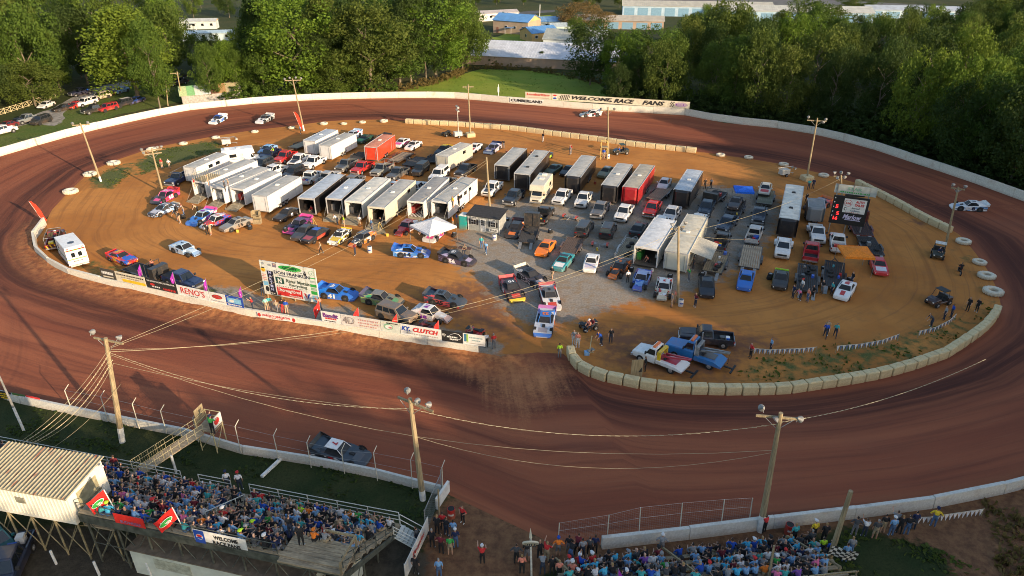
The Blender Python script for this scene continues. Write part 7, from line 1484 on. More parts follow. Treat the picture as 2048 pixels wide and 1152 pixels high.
car('coupe',(274,532),(218,513),RED,'red and blue stock race car with yellow trim facing right',race=True,hood=BLUE,roof=ORANGE,number='26',ncol=YELLOW,spoiler=RED,group='stock race cars')
# fire truck and ambulance
root = pickup((119,473),(110,503),MAROON,'maroon rescue pickup with chevron tailgate and crew in its bed',cab='single',bed='gear',L=6,group=None,rack=True); bd = [c for c in root.children if c.name.startswith('tailgate')][0]
for k in range(7): put_quad('chevron',bd,(-2.812,-.75+.25*k,.82),(0,-1,0),(0,.45,1),.12,.44,YV if k % 2 == 0 else KV)
box_van((133,501),(161,534),'white and green ambulance with its back to the infield wall',WHITE,'ambulance',7.0)
pickup((399,580),(340,561),(0.015,0.03,0.09),'dark blue pickup towing the black car trailer behind the wall banners',cab='crew',bed='cover',dust=.15)
flatbed((327,561),(262,541),'black open car trailer with tyre rack behind the wall banners',deck=(0.03,0.03,0.03),headboard=1.3,L=6.0)
# --- upper left rows
car('sedan',(519,314),(553,296),LBLUE,'light blue sedan at the far left of the upper row',group='cars and vans')
pickup((521,327),(559,306),NAVY,'dark navy pickup left of the red crew cab pickup',group='pickup trucks')
pickup((551,333),(592,311),RED,'bright red crew cab pickup in the upper left row')
pickup((580,340),(618,317),WHITE,'white pickup with black hood scoop right of the red one',hood=BLACK)
pickup((608,344),(649,322),WHITE,'clean white crew cab pickup at the end of the upper left row')
car('suv',(513,342),(540,330),(0.02,0.025,0.03),'black SUV half hidden above the white trailers',group='cars and vans')
flatbed((585,302),(620,288),'pale open trailer deck behind the upper left pickups',deck=(0.4,0.34,0.24),L=5)
trailer((668,288),(622,312),TW,RF_B,'white enclosed trailer with blue grey roof at the upper left',window=False)
trailer((704,296),(653,322),TW,RF_G,'white enclosed trailer lit on its right side at upper left')
pickup((676,349),(711,327),(0.11,0.12,0.12),'grey pickup with raised hood scoop left of the red pickup',cab='single',hood=(0.05,0.05,0.05))
flatbed((706,326),(729,311),'short black open trailer beside the red trailer',deck=(0.04,0.04,0.04),L=4.8)
trailer((780,299),(744,325),(0.62,0.05,0.02),(0.62,0.24,0.14),'bright orange red enclosed trailer in the upper row')
pickup((706,355),(745,332),RED,'red pickup with dusty front in the middle upper row',cab='ext',bed='open')
pickup((745,359),(784,335),(0.20,0.21,0.19),'grey green pickup with rack beside the red one',cab='single',rack=True)
pickup((778,367),(814,344),(0.08,0.085,0.085),'dark grey pickup between the grey green one and the black SUV',cab='ext')
car('suv',(825,360),(857,333),(0.02,0.022,0.024),'black SUV facing the camera in the middle upper row',group='cars and vans')
flatbed((785,329),(818,311),'wooden open trailer behind the grey green pickup',L=5.5,rails=True)
flatbed((818,336),(842,322),'narrow empty open trailer behind the dark grey pickup',deck=(0.10,0.09,0.08),L=5)
flatbed((858,329),(884,313),'black open trailer joined to the black SUV',deck=(0.04,0.04,0.04),L=5.2)
trailer((934,317),(885,344),(0.52,0.48,0.40),(0.50,0.47,0.40),'cream ribbed trailer in the centre of the upper row',window=1)
pickup((862,371),(894,344),WHITE,'white pickup with white bed cap in front of the cream trailer',cab='single',bed='cap')
pickup((914,360),(948,337),(0.02,0.022,0.026),'black pickup to the right of the cream trailer',cab='ext')
car('sedan',(873,314),(902,298),BLACK,'black stock car with yellow roof in the top row',race=True,roof=YELLOW,spoiler=YELLOW,group='stock race cars')
car('coupe',(938,309),(960,294),WHITE,'white hatchback style race car with red panels at top centre',race=True,hood=RED,group='stock race cars')
late_model((972,311),(997,294),(0.10,0.11,0.22),(0.5,0.5,0.6),'navy and silver race car at the top centre of the pits',roof=(0.2,0.22,0.35),nose=(0.6,0.6,0.6),hood=(0.5,0.5,0.5),spoiler=NAVY)
car('coupe',(789,300),(818,282),WHITE,'white and pink stock car behind the orange red trailer',race=True,hood=PINK,side=PINK,group='stock race cars')
car('coupe',(812,305),(842,288),WHITE,'white stock car with black stripe in the top row',race=True,stripe=BLACK,group='stock race cars')
late_model((690,282),(718,270),WHITE,(0.35,0.5,0.68),'white and pale blue race car at the top left corner trailers',roof=(0.5,0.6,0.7))
car('coupe',(713,291),(746,276),(0.01,0.06,0.03),'black stock car with green trim at the top left',race=True,hood=GREEN,group='stock race cars')
late_model((747,290),(775,279),(0.03,0.03,0.035),(0.03,0.03,0.03),'low black race car behind the green trimmed stock car')
# --- second row left
pickup((530,358),(566,344),LW,'white crew cab pickup above the closed white trailer',cab='crew')
car('suv',(571,362),(605,345),(0.018,0.018,0.02),'black SUV right of the white crew cab in the second row',group='cars and vans')
pickup((637,352),(607,374),LW,'white flat bed pickup seen from behind over the closed trailer',bed='gear')
pickup((674,354),(640,374),(0.33,0.34,0.35),'silver pickup with red gear at its tailgate',cab='crew',bed='gear')
pickup((723,362),(690,383),(0.12,0.12,0.12),'charcoal crew cab pickup behind the black open trailer',bed='cover')
car('sedan',(748,376),(722,388),BLACK,'low black sedan behind the second black trailer',group='cars and vans')
car('sedan',(771,390),(800,374),ORANGE,'orange and white stock car behind the cream vented trailer',race=True,roof=WHITE,spoiler=ORANGE,group='stock race cars')
pickup((848,374),(818,398),LW,'white pickup nose up behind the tan open trailer',bed='cover')
pickup((905,367),(880,386),(0.02,0.02,0.024),'black pickup hidden behind the dirty roofed trailer')
# --- row of open trailers
trailer((680,382),(617,433),TBK,RF_B,'long black open trailer with pale roof at left of the trailer row',open_rear=True,W=2.6,ramp=False,vents=0)
trailer((718,392),(672,434),TBK,RF_B,'shorter black open trailer with blue grey roof and ramp down',open_rear=True)
trailer((772,386),(706,444),(0.66,0.66,0.62),RF_W,'white open trailer with cream roof and white roof vent',open_rear=True,W=2.7,L=11)
trailer((818,394),(756,452),(0.62,0.58,0.46),RF_G,'cream open trailer with its side lit and side door open',open_rear=True,W=2.6,window=1)
trailer((885,388),(833,440),TW,(0.30,0.29,0.27),'white open trailer with dirty roof and checkered floor',open_rear=True,checker=True)
trailer((940,390),(881,440),TW,RF_G,'long white toter trailer with people and gear on its roof',open_rear=True,W=2.7,window=3,vents=1)
# --- race cars in front of them
car('coupe',(554,446),(594,425),(0.014,0.014,0.015),'plain black car with white door number at the closed trailer',race=True,number='1',group='stock race cars',dust=.15)
late_model((574,470),(617,445),(0.03,0.02,0.05),(0.10,0.03,0.14),'black pink and purple race car with pink rear wing',roof=(0.08,0.06,0.12),hood=PINK,spoiler=PINK,nose=PINK)
car('sedan',(592,484),(627,460),(0.04,0.042,0.045),'bare dark grey stock car beside the pink winged race car',race=True,group='stock race cars',dust=.5)
car('sedan',(613,489),(650,467),(0.02,0.02,0.02),'black stock car with red side number and blue roof',race=True,roof=BLUE,side=RED,hood=(0.35,0.05,0.06),group='stock race cars')
car('coupe',(662,496),(698,465),WHITE,'white stock car with yellow hood and yellow spoiler',race=True,hood=YELLOW,spoiler=YELLOW,number='45',ncol=BLACK,group='stock race cars')
modified((702,497),(744,473),DGREY,ORANGE,'stripped dark open wheel car with orange panels',roof=(0.1,0.1,0.1),nose=ORANGE)
modified((794,475),(829,449),(0.62,0.06,0.06),WHITE,'white red and blue open wheel car beside the white canopy',roof=(0.6,0.2,0.2),nose=RED,number='2',ncol=RED)
late_model((851,491),(888,456),(0.66,0.66,0.64),(0.66,0.62,0.6),'white race car with orange side parked under the white canopy',roof=LBLUE,hood=PINK,number='4',ncol=ORANGE)
canopy((868,484),4.6,(0.72,0.71,0.70),'white canopy tent over the white race car',h=2.5,rise=.9,rz=R(-48))
late_model((862,511),(786,509),(0.012,0.14,0.55),(0.05,0.2,0.5),'bright blue race car with black number 14 facing right',roof=(0.012,0.16,0.6),number='14',ncol=BLACK,spoiler=(0.012,0.12,0.5),hood=(0.5,0.55,0.62))
late_model((952,530),(880,517),(0.02,0.02,0.03),(0.06,0.05,0.10),'black and purple race car right of the blue number 14',roof=(0.03,0.03,0.03),number='56',ncol=WHITE,hood=(0.35,0.32,0.5),spoiler=BLACK)
# --- ticket cabin
ca = at(937,459); cb = at(995,468); d = cb-ca; CB = thing('ticket_cabin','grey clapboard ticket cabin with shuttered windows and dark roof','cabin',ca,math.atan2(d.y,d.x)); W_ = d.length+.3; CM = M_flat((0.30,0.31,0.29),.8,.15,name='clapboard'); TRM = M_flat((0.66,0.66,0.62),.6)
def cbp(n,mb,m): return obj(n,mb.mesh(n),m,CB)
cbp('wall',MB().box(0,W_,0,2.6,0,2.3),CM)
mb = MB()
for k in range(12): mb.box(0,W_,-.02,-.003,.12+k*.18,.25+k*.18)
cbp('siding_board',mb,CM); cbp('roof',MB().loft([[(-.2,-.3,2.32),(W_+.2,-.3,2.32),(W_+.2,-.3,2.42),(-.2,-.3,2.42)],[(-.2,2.9,2.72),(W_+.2,2.9,2.72),(W_+.2,2.9,2.82),(-.2,2.9,2.82)]]),M_flat((0.028,0.028,0.03),.9))
for x in (0,W_): cbp('corner_board',MB().box(x-.06,x+.06,-.05,-.021,0,2.3),TRM)
for x in (.85,W_-.95):
    wf = cbp('window',MB().box(x-.42,x+.42,-.06,-.021,.95,1.75),TRM)
    for i in range(2):
        for j in range(2): ob('pane',MB().box(x-.36+i*.38,x-.02+i*.38,-.075,-.061,1.0+j*.37,1.33+j*.37),M_glass(),wf)
    for s_ in (-1,1): cbp('shutter',MB().box(x+s_*.56-.13,x+s_*.56+.13,-.06,-.021,.95,1.75),M_black())
dr = cbp('door',MB().box(W_*.48-.4,W_*.48+.4,-.06,-.021,0,1.95),TRM)
for i in range(3):
    for j in range(3): ob('pane',MB().box(W_*.48-.27+i*.19,W_*.48-.12+i*.19,-.075,-.061,1.0+j*.28,1.24+j*.28),M_glass(),dr)
for x,st in ((.95,'SIGN IN'),(W_-1.05,'PIT PASS')): cbp('sign_board',MB().box(x-.5,x+.5,-.05,-.021,1.88,2.14),TRM); put_text(st,CB,(x,-.055,2.01),(1,0,0),(0,0,1),.8,.15,KV,.04)
cbp('counter_board',MB().box(W_-1.5,W_-.1,-.3,-.25,.35,.8),TRM); put_text('SCALES',CB,(W_-.8,-.31,.58),(1,0,0),(0,0,1),1.0,.26,KV,.04)
pj = thing('portable_toilet','teal portable toilet at the left end of the ticket cabin','portable toilet',at(927,457),math.atan2(d.y,d.x)); TL = M_paint((0.01,0.36,0.33)); ob('body',MB().box(-.55,.55,-.3,.85,0,2.05),TL,pj); ob('roof',MB().loft([[(-.6,-.35,2.05),(.6,-.35,2.05),(.6,.9,2.05),(-.6,.9,2.05)],[(-.4,-.2,2.25),(.4,-.2,2.25),(.4,.75,2.25),(-.4,.75,2.25)]]),M_flat((0.55,0.58,0.56)),pj); ob('door',MB().box(-.4,.4,-.33,-.301,.1,1.9),TL,pj)
# --- centre
trailer((1040,327),(1004,364),TBK,RF_G,'black trailer with plain grey roof at the pole in the centre',W=2.6,vents=0)
trailer((1084,332),(1044,382),TBK,RF_G,'long black trailer with two dark roof vents in the centre',W=2.7,vents=2)
pickup((968,401),(1000,371),WHITE,'white pickup with black hood scoop left of centre',hood=BLACK)
pickup((1012,417),(1043,388),(0.02,0.03,0.045),'dark blue pickup below the long black trailer',cab='crew')
box_van((1066,417),(1095,375),'cream motorhome with cab over bunk in the centre row',CREAM,'motorhome')
pickup((1111,417),(1142,388),LW,'white pickup with black grille next to the motorhome',cab='crew')
pickup((1158,421),(1181,394),LW,'white pickup with dark open bed right of the motorhome',cab='ext',bed='open')
trailer((1144,388),(1176,344),TBK,RF_G,'black trailer with grey roof above the white pickups',W=2.6,vents=0)
trailer((1216,408),(1248,361),TBK,RF_G,'black trailer with white roof vent left of the red trailer',W=2.6)
trailer((1258,412),(1292,363),(0.34,0.015,0.02),(0.40,0.36,0.28),'dark red trailer with dusty roof beside the black one',W=2.5)
trailer((1360,418),(1386,374),TBK,RF_B,'black trailer with blue grey roof at the right of the centre row',W=2.6)
pickup((1190,442),(1215,415),(0.13,0.14,0.15),'grey pickup with hood scoop below the black vented trailer',hood=(0.1,0.11,0.12))
pickup((1237,450),(1263,420),LW,'white pickup with dark cargo in front of the red trailer',cab='crew',bed='gear')
pickup((1295,440),(1318,413),RED,'red pickup joined to a wooden flatbed in the centre row',cab='ext')
flatbed((1309,402),(1328,385),'wooden flatbed carrying the pale sedan behind the red pickup',L=6.4)
car('sedan',(1322,384),(1333,366),LW,'pale sedan with its boot towards the camera on the flatbed',group='cars and vans',z=.05)
car('sedan',(1378,383),(1392,366),(0.05,0.05,0.07),'dark car peeking out behind the blue roofed trailer',race=True,group='stock race cars')
pickup((1332,452),(1357,424),(0.50,0.51,0.52),'silver pickup below the blue roofed black trailer',cab='crew')
pickup((1100,423),(1075,454),(0.016,0.016,0.018),'black pickup seen from behind with white and yellow gear',bed='gear',cab='ext')
flatbed((1065,455),(1052,492),'dark open hauler with a tall black box at its front',deck=(0.06,0.055,0.05),frame=(0.03,0.03,0.03),headboard=1.9,W=2.2,cargo=3)
late_model((1021,478),(1039,453),(0.02,0.02,0.02),(0.07,0.02,0.02),'black race car with orange trim right of the ticket cabin',hood=ORANGE)
car('coupe',(1079,517),(1102,489),(0.78,0.19,0.012),'solid orange stripped car in the middle of the gravel',race=True,group='stock race cars',dust=.12)
flatbed((1151,484),(1135,513),'rusty brown bare trailer frame on the gravel',deck=(0.12,0.08,0.06),frame=(0.10,0.06,0.045),W=2.2)
car('coupe',(1114,545),(1138,518),(0.02,0.25,0.28),'teal and black car with a white V on its hood',race=True,hood=WHITE,roof=BLACK,group='stock race cars')
car('van',(1178,450),(1158,480),(0.03,0.033,0.04),'dark minivan with its rear hatch raised on the gravel',hatch=True,group='cars and vans')
tow_dolly((1130,448),(1150,430),'empty tow dolly with red fender left of the grey pickup')
tow_dolly((1196,505),(1203,483),'tow dolly with two red fenders on the gravel centre')
car('suv',(1222,455),(1209,482),(0.02,0.02,0.024),'black SUV seen from behind in the gravel centre',group='cars and vans')
car('sedan',(1286,450),(1266,480),(0.018,0.02,0.02),'black stock car with white round spots on the boot',race=True,group='stock race cars')
car('coupe',(1177,550),(1187,517),WHITE,'white coupe with purple graphics on the gravel',race=True,hood=(0.55,0.5,0.6),group='stock race cars',side=PURPLE)
pickup((1328,443),(1312,472),LW,'white pickup parked ahead of the silver tent trailer',cab='crew')
trailer((1326,478),(1290,535),TW,(0.60,0.62,0.63),'white open trailer with silver roof and people inside',open_rear=True,W=3.0,L=10.5,ramp=False,vents=0,inside=GREEN)
trailer((1390,470),(1349,545),(0.60,0.58,0.48),(0.55,0.51,0.40),'big cream trailer with side awning at the lamp bundle pole',W=2.9,L=13.5,awning=-1,vents=1)
pickup((1403,437),(1385,470),LW,'white crew cab pickup behind the big cream trailer',cab='crew')
flatbed((1268,486),(1246,524),'wooden flatbed with white fenders left of the silver tent trailer',W=2.3,rails=True,frame=(0.5,0.5,0.48),cargo=4)
modified((1222,561),(1250,530),(0.03,0.03,0.03),(0.14,0.05,0.03),'black and orange open wheel car below the wooden flatbed',nose=ORANGE,roof=BLACK,number='8',ncol=ORANGE)
modified((1271,588),(1291,548),(0.15,0.3,0.6),(0.4,0.1,0.3),'blue and pink open wheel car in front of the tent trailer',roof=(0.3,0.4,0.65),nose=BLUE)
modified((1322,606),(1330,566),WHITE,(0.6,0.6,0.55),'white open wheel car with red lettering by the drum',roof=WHITE,nose=CREAM,number='3',ncol=RED)
# --- right rows
pickup((1405,438),(1424,412),(0.02,0.035,0.06),'dark blue pickup hauling the black frame trailer',cab='crew')
flatbed((1417,410),(1440,390),'black open trailer with a tall cargo frame and tyres',deck=(0.05,0.05,0.05),headboard=1.3,cargo=5)
flatbed((1462,440),(1475,408),'dark trailer crowded with a stripped car and tyres',deck=(0.05,0.05,0.05),cargo=7,rails=True)
car('coupe',(1462,432),(1474,408),(0.03,0.03,0.035),'stripped dark car loaded on the crowded dark trailer',race=True,z=.62,group='stock race cars',dust=.5)
canopy((1484,403),2.9,(0.01,0.12,0.62),'small bright blue canopy behind the crowded trailer',h=2.1,rise=.35,rz=R(-10))
pickup((1440,470),(1464,444),(0.035,0.055,0.09),'slate blue pickup right of the white crew cab',cab='crew')
pickup((1449,474),(1433,510),(0.05,0.05,0.055),'dark pickup with open bed pointing away beside the cream trailer',cab='ext',bed='gear')
flatbed((1440,512),(1422,552),'worn wooden flatbed loaded with hoses and a blue drum',deck=(0.30,0.24,0.15),cargo=7,W=2.4)
flatbed((1527,414),(1533,388),'mossy wooden flatbed under the white and red old car',deck=(0.26,0.25,0.17),L=6.5)
car('sedan',(1525,402),(1531,382),(0.62,0.58,0.48),'cream old car with red hood riding the mossy flatbed',hood=RED,z=.62,group='cars and vans')
pickup((1513,455),(1520,424),(0.04,0.05,0.07),'dark slate pickup towing the mossy flatbed',cab='ext')
pickup((1515,458),(1499,498),(0.45,0.45,0.44),'silver pickup with yellow jugs in its open bed',cab='crew',bed='gear')
flatbed((1504,500),(1496,543),'clean wooden flatbed deck above the blue sedan',deck=(0.42,0.34,0.24),W=2.5,cargo=0)
car('sedan',(1485,589),(1495,548),(0.012,0.14,0.52),'bright blue stock sedan with pale hood lettering',race=True,group='stock race cars',dust=.15)
car('sedan',(1413,601),(1411,563),(0.012,0.016,0.024),'black stock sedan with yellow round hood badge',race=True,group='stock race cars',dust=.2)
car('coupe',(1557,586),(1562,549),(0.02,0.02,0.02),'black car with lime green edges at front right',race=True,group='stock race cars',side=LIME,spoiler=LIME)
trailer((1570,478),(1583,406),TBK,(0.66,0.64,0.56),'black trailer with long wrinkled white roof at right',W=2.6,vents=2,open_rear=False)
pickup((1561,527),(1567,485),LW,'white dually pickup with wide rear fenders facing the camera',cab='crew',dually=True,bed='gear',L=6.2)
pickup((1636,495),(1627,458),LW,'white dually pickup under the grey box at right',cab='single',dually=True)
trailer((1628,452),(1624,424),(0.30,0.31,0.31),(0.22,0.23,0.23),'small grey box trailer behind the white dually',W=2.3,H=2.3,L=4.0,vents=0,door=False)
pickup((1623,494),(1618,532),(0.40,0.012,0.025),'red pickup pointing away with a black open bed',cab='ext',bed='open')
pickup((1671,476),(1675,514),LW,'white pickup pointing away below the scoreboard',cab='ext',bed='gear')
flatbed((1614,538),(1612,590),'black equipment trailer crowded with crew at front right',deck=(0.04,0.04,0.04),cargo=8)
flatbed((1668,532),(1664,582),'second black equipment trailer beside the orange canopy',deck=(0.04,0.04,0.042),cargo=6)
flatbed((1712,445),(1726,478),'maroon boxy open hauler behind the scoreboard',deck=(0.05,0.03,0.03),frame=(0.10,0.01,0.015),headboard=1.5,W=2.5,cargo=3)
flatbed((1729,482),(1748,517),'long black two rail trailer behind the red and white car',deck=(0.035,0.035,0.035),cargo=3)
car('coupe',(1762,556),(1749,523),(0.55,0.03,0.04),'red and white stock car with checkered hood at right',race=True,hood=(0.62,0.65,0.7),group='stock race cars',dust=.12)
canopy((1703,541),3.6,(0.75,0.22,0.015),'bright orange canopy tent at front right',h=2.7,rise=.35,rz=R(-8))
car('coupe',(1679,603),(1697,574),WHITE,'white stock car with red centre stripe at front right',race=True,stripe=RED,group='stock race cars',dust=.1)
late_model((1617,421),(1650,410),(0.06,0.05,0.06),(0.45,0.08,0.10),'pink and black race car parked behind the small grey box',roof=(0.25,0.2,0.22),spoiler=ORANGE)
car('coupe',(1095,352),(1118,338),(0.02,0.05,0.03),'dark green stock car behind the long black trailer',race=True,group='stock race cars')
car('coupe',(1128,354),(1143,341),BLACK,'small black car left of the black trailer nose',race=True,group='stock race cars')
car('sedan',(1202,358),(1222,343),(0.16,0.20,0.13),'grey green stock car above the black vented trailer',race=True,group='stock race cars',roof=(0.3,0.3,0.3))
car('sedan',(1280,358),(1300,346),(0.10,0.13,0.09),'olive stock car half hidden behind the red trailer',race=True,group='stock race cars')
car('coupe',(1008,325),(1030,312),(0.05,0.07,0.05),'dark stock car among the red shirted crew at top centre',race=True,group='stock race cars')
car('coupe',(1078,326),(1100,312),(0.04,0.04,0.05),'black stock car with lime panel behind the two centre trailers',race=True,side=LIME,group='stock race cars')
# --- front middle
late_model((713,597),(641,588),(0.012,0.16,0.60),(0.012,0.16,0.60),'all blue race car with white number 41 beside the sponsor board',number='41',roof=(0.012,0.14,0.55),dust=.1)
late_model((803,611),(730,600),(0.16,0.17,0.12),(0.28,0.34,0.12),'green camouflage race car behind the muddy SUV',roof=(0.2,0.2,0.17),spoiler=(0.06,0.06,0.12),hood=(0.05,0.28,0.12),dust=.4)
car('suv',(826,648),(762,629),(0.16,0.13,0.10),'muddy grey SUV with red roof stripe behind the banners',group='cars and vans',dust=.6)
modified((902,645),(828,627),(0.62,0.60,0.58),(0.62,0.58,0.55),'white open wheel car with orange and purple stripes',nose=(0.65,0.45,0.4),number='18',ncol=PURPLE,roof=WHITE)
late_model((932,612),(852,599),(0.03,0.05,0.07),(0.45,0.06,0.07),'dark slate race car with red sides at the pit exit',roof=(0.05,0.07,0.09),spoiler=(0.03,0.04,0.06),number='25',ncol=BLACK)
late_model((1037,607),(1012,568),(0.05,0.03,0.03),(0.45,0.03,0.04),'black and red race car first of the waiting line',hood=RED,nose=YELLOW,roof=(0.03,0.03,0.03),number='10')
late_model((1090,577),(1038,546),(0.03,0.03,0.04),(0.5,0.48,0.46),'black and white race car waiting behind the red one',hood=(0.55,0.5,0.5),roof=(0.02,0.02,0.025),spoiler=CREAM,number='22',ncol=BLACK)
late_model((1108,627),(1092,581),(0.62,0.62,0.62),(0.30,0.05,0.06),'white race car with red hood badge in the waiting line',hood=RED,roof=(0.1,0.1,0.1),nose=(0.5,0.5,0.5),number='6',ncol=BLACK)
late_model((1082,682),(1096,627),(0.50,0.55,0.62),(0.03,0.15,0.5),'blue and silver race car with orange side at the pit exit',nose=(0.01,0.17,0.6),roof=(0.02,0.15,0.5),spoiler=(0.35,0.12,0.35),hood=(0.3,0.3,0.35),number='22',ncol=ORANGE)
pickup((1366,680),(1462,690),(0.016,0.02,0.032),'black pickup behind the two recovery trucks',cab='ext',bed='gear',dust=.3)
tow_truck((1278,712),(1366,746),WHITE,(0.45,0.03,0.06),'white recovery truck with red boom near the front blocks')
tow_truck((1347,706),(1444,738),(0.02,0.16,0.42),(0.1,0.1,0.1),'blue recovery truck with steel boom beside the white one',big=True)
quad_bike((1161,662),(1192,655),(0.02,0.02,0.02),'black quad bike carrying two riders near the pit exit')
quad_bike((935,669),(966,676),RED,'red quad bike with a rider by the right wall end')
quad_bike((838,655),(873,664),(0.10,0.02,0.03),'red and black quad bike beside the clutch banner flag')
utv((1226,309),(1257,307),(0.03,0.04,0.035),'dark side by side buggy near the yellow photo platform',(0.05,0.08,0.06))
utv((1872,526),(1876,500),(0.02,0.03,0.025),'black buggy with pale roof near the right end block row',(0.55,0.55,0.5))
utv((1860,612),(1890,604),(0.05,0.03,0.03),'dark red buggy on the right near the pennant string')
quad_bike((884,275),(902,269),(0.03,0.035,0.03),'dark quad bike beside the small light trailer at the top')
quad_bike((629,277),(645,271),(0.12,0.10,0.08),'muddy quad bike above the upper left trailers')
dirt_bike((1918,547),R(70),'dirt bike with a crouching rider at the right end')
# light trailers
def light_trailer(c,top,label,mast=True,n=4):
    p = at(*c); root = thing('light_trailer',label,'light trailer',p,R(20)); ob('cabinet',MB().box(-.9,.7,-.5,.5,.4,1.25),M_flat((0.55,0.53,0.47)),root); wheels(root,(0,),.62,.28,.18); ob('drawbar',MB().tube((.7,0,.45),(1.9,0,.4),.05).tube((1.8,0,0),(1.8,0,.5),.03),M_steel(),root)
    if mast:
        t = above(top[0],top[1],p.y).z; ob('mast',MB().tube((0,0,1.2),(0,0,t-.5),.08,.05).tube((0,-.8,t-.4),(0,.8,t-.4),.04),M_flat((0.6,0.57,0.48)),root)
        for y in (-.7,-.25,.25,.7)[:n]:
            for zz in (0,-.7): flood(root,(0,y,t-.2+zz),R(-110),R(30),1.0)
    else: ob('mast',MB().tube((-1.6,0,1.6),(1.6,0,1.6),.07),M_steel(),root); flood(root,(1.7,.3,1.3),R(-60)); flood(root,(1.9,-.3,1.3),R(-90)); ob('stay',MB().tube((-1.5,0,1.6),(-.4,0,1.2),.04),M_steel(),root)
light_trailer((917,275),(914,211),'light trailer with raised four lamp mast at the top centre')
light_trailer((1568,352),(0,0),'silver light trailer with folded mast at the upper right',mast=False)
light_trailer((455,291),(0,0),'small folded light trailer on the grass at upper left',mast=False)
# photo platform and plywood sheet, misc
p = at(1207,318); root = thing('photo_platform','yellow tubular photo platform by the pole at the back','platform',p); YM = M_flat((0.55,0.40,0.12)); 
for x in (-.6,.6):
    for y in (-.5,.5): ob('leg',MB().tube((x,y,0),(x,y,3.4),.05),YM,root)
ob('deck',MB().box(-.65,.65,-.55,.55,2.3,2.38),PW,root); ob('rail',MB().tube((-.6,-.5,3.4),(.6,-.5,3.4),.04).tube((-.6,.5,3.4),(.6,.5,3.4),.04).tube((-.6,-.5,3.4),(-.6,.5,3.4),.04).tube((.6,-.5,3.4),(.6,.5,3.4),.04).tube((-.6,-.5,.2),(.6,-.5,2.2),.03),YM,root)
p = at(1272,757); root = thing('plywood_sheet','upright plywood sheet with a dark notch behind the front blocks','plywood',p,R(6)); ob('sheet',MB().box(-.58,.58,-.02,.02,0,2.2),PW,root); ob('notch',MB().face([(.15,-.024,.75),(.5,-.024,.75),(.5,-.024,1.35)]),M_flat((0.02,0.02,0.02)),root); ob('strut',MB().tube((0,.02,1.6),(0,1.1,0),.04),PW,root)
p = at(1178,709); root = thing('lamp_stand','small fallen lamp stand with blue cover by the first blocks','lamp',p); flood(root,(0,0,.5),R(200)); flood(root,(.35,.2,.5),R(300)); ob('stand',MB().tube((0,0,0),(.2,.1,2.2),.05).tube((-.5,0,.02),(.5,0,.3),.03),M_flat((0.5,0.42,0.24)),root); ob('cover',MB().box(-.5,0,-.3,.2,.05,.4),M_cloth(LBLUE),root)
for (c,ang,lab,n) in (((760,462),20,'yellow tripod stand at the white open trailer',3),((628,453),40,'wooden easel board behind the pink winged race car',3)):
    root = thing('tripod_stand',lab,'stand',at(*c)); mb = MB()
    for k in range(n): a = R(ang+k*120); mb.tube((0,0,1.4),(.5*math.cos(a),.5*math.sin(a),0),.03)
    obj('legs',mb.mesh('legs'),YM,root)
p = at(745,478); root = thing('work_table','flat plywood sheet on the ground by the orange chassis car','plywood',at(748,466),R(20)); ob('sheet',MB().box(-1.6,1.6,-.9,.9,.06,.1),PW,root)
root = thing('work_table','folding table with red gear near the black purple car','table',at(930,506),R(-15)); ob('tabletop',MB().box(-.9,.9,-.35,.35,.72,.77),M_flat((0.10,0.05,0.04)),root); 
for x in (-.8,.8): ob('leg',MB().tube((x,-.3,0),(x,.3,.72),.02).tube((x,.3,0),(x,-.3,.72),.02),M_steel(),root)
# --- loose gear lying between the cars
rq = random.Random(4)
for k,(x,y) in enumerate([(372,440),(410,452),(470,462),(505,455),(580,462),(640,480),(690,478),(735,488),(780,470),(840,470),(900,470),(1048,462),(1094,468),(1130,490),(1190,500),(1240,500),(1262,545),(1310,548),(1345,560),(1395,555),(1440,520),(1475,430),(1545,560),(1600,560),(1640,545),(1690,560),(1700,500),(1010,440),(700,330),(760,340),(830,350),(950,345),(1190,370),(1250,380)]):
    p = at(x+rq.uniform(-9,9),y+rq.uniform(-5,5))
    if k % 3 < 2:
        for j in range(rq.randrange(1,4)): o = obj('spare_wheel',wheel_m(.34,.26),M_tyre(),None,p+Vector((rq.uniform(-.08,.08),rq.uniform(-.08,.08),.15+.27*j)),(R(90),0,rq.uniform(0,3))); tag(o,'loose black wheel stacked on the ground between the pit vehicles','wheel','loose wheels in the pits'); obj('rim',rim_m(.34,.26),RIMS,o)
    else:
        c,n = rq.choice([(RED,'red'),(YELLOW,'yellow'),(WHITE,'white'),(BLUE,'blue')]); r_ = thing('fuel_jug','%s fuel jug standing on the ground between the pit vehicles' % n,'fuel jug',p,rq.uniform(0,3),'fuel jugs in the pits'); obj('body',cached('jug',lambda: MB().loft([sec(.17,.13,0,.42,.04),sec(-.17,.13,0,.46,.04)]).mesh('body')),M_paint(c),r_); obj('spout',cached('spout',lambda: MB().tube((.1,0,.42),(.2,0,.6),.03).mesh('spout')),M_black(),r_)
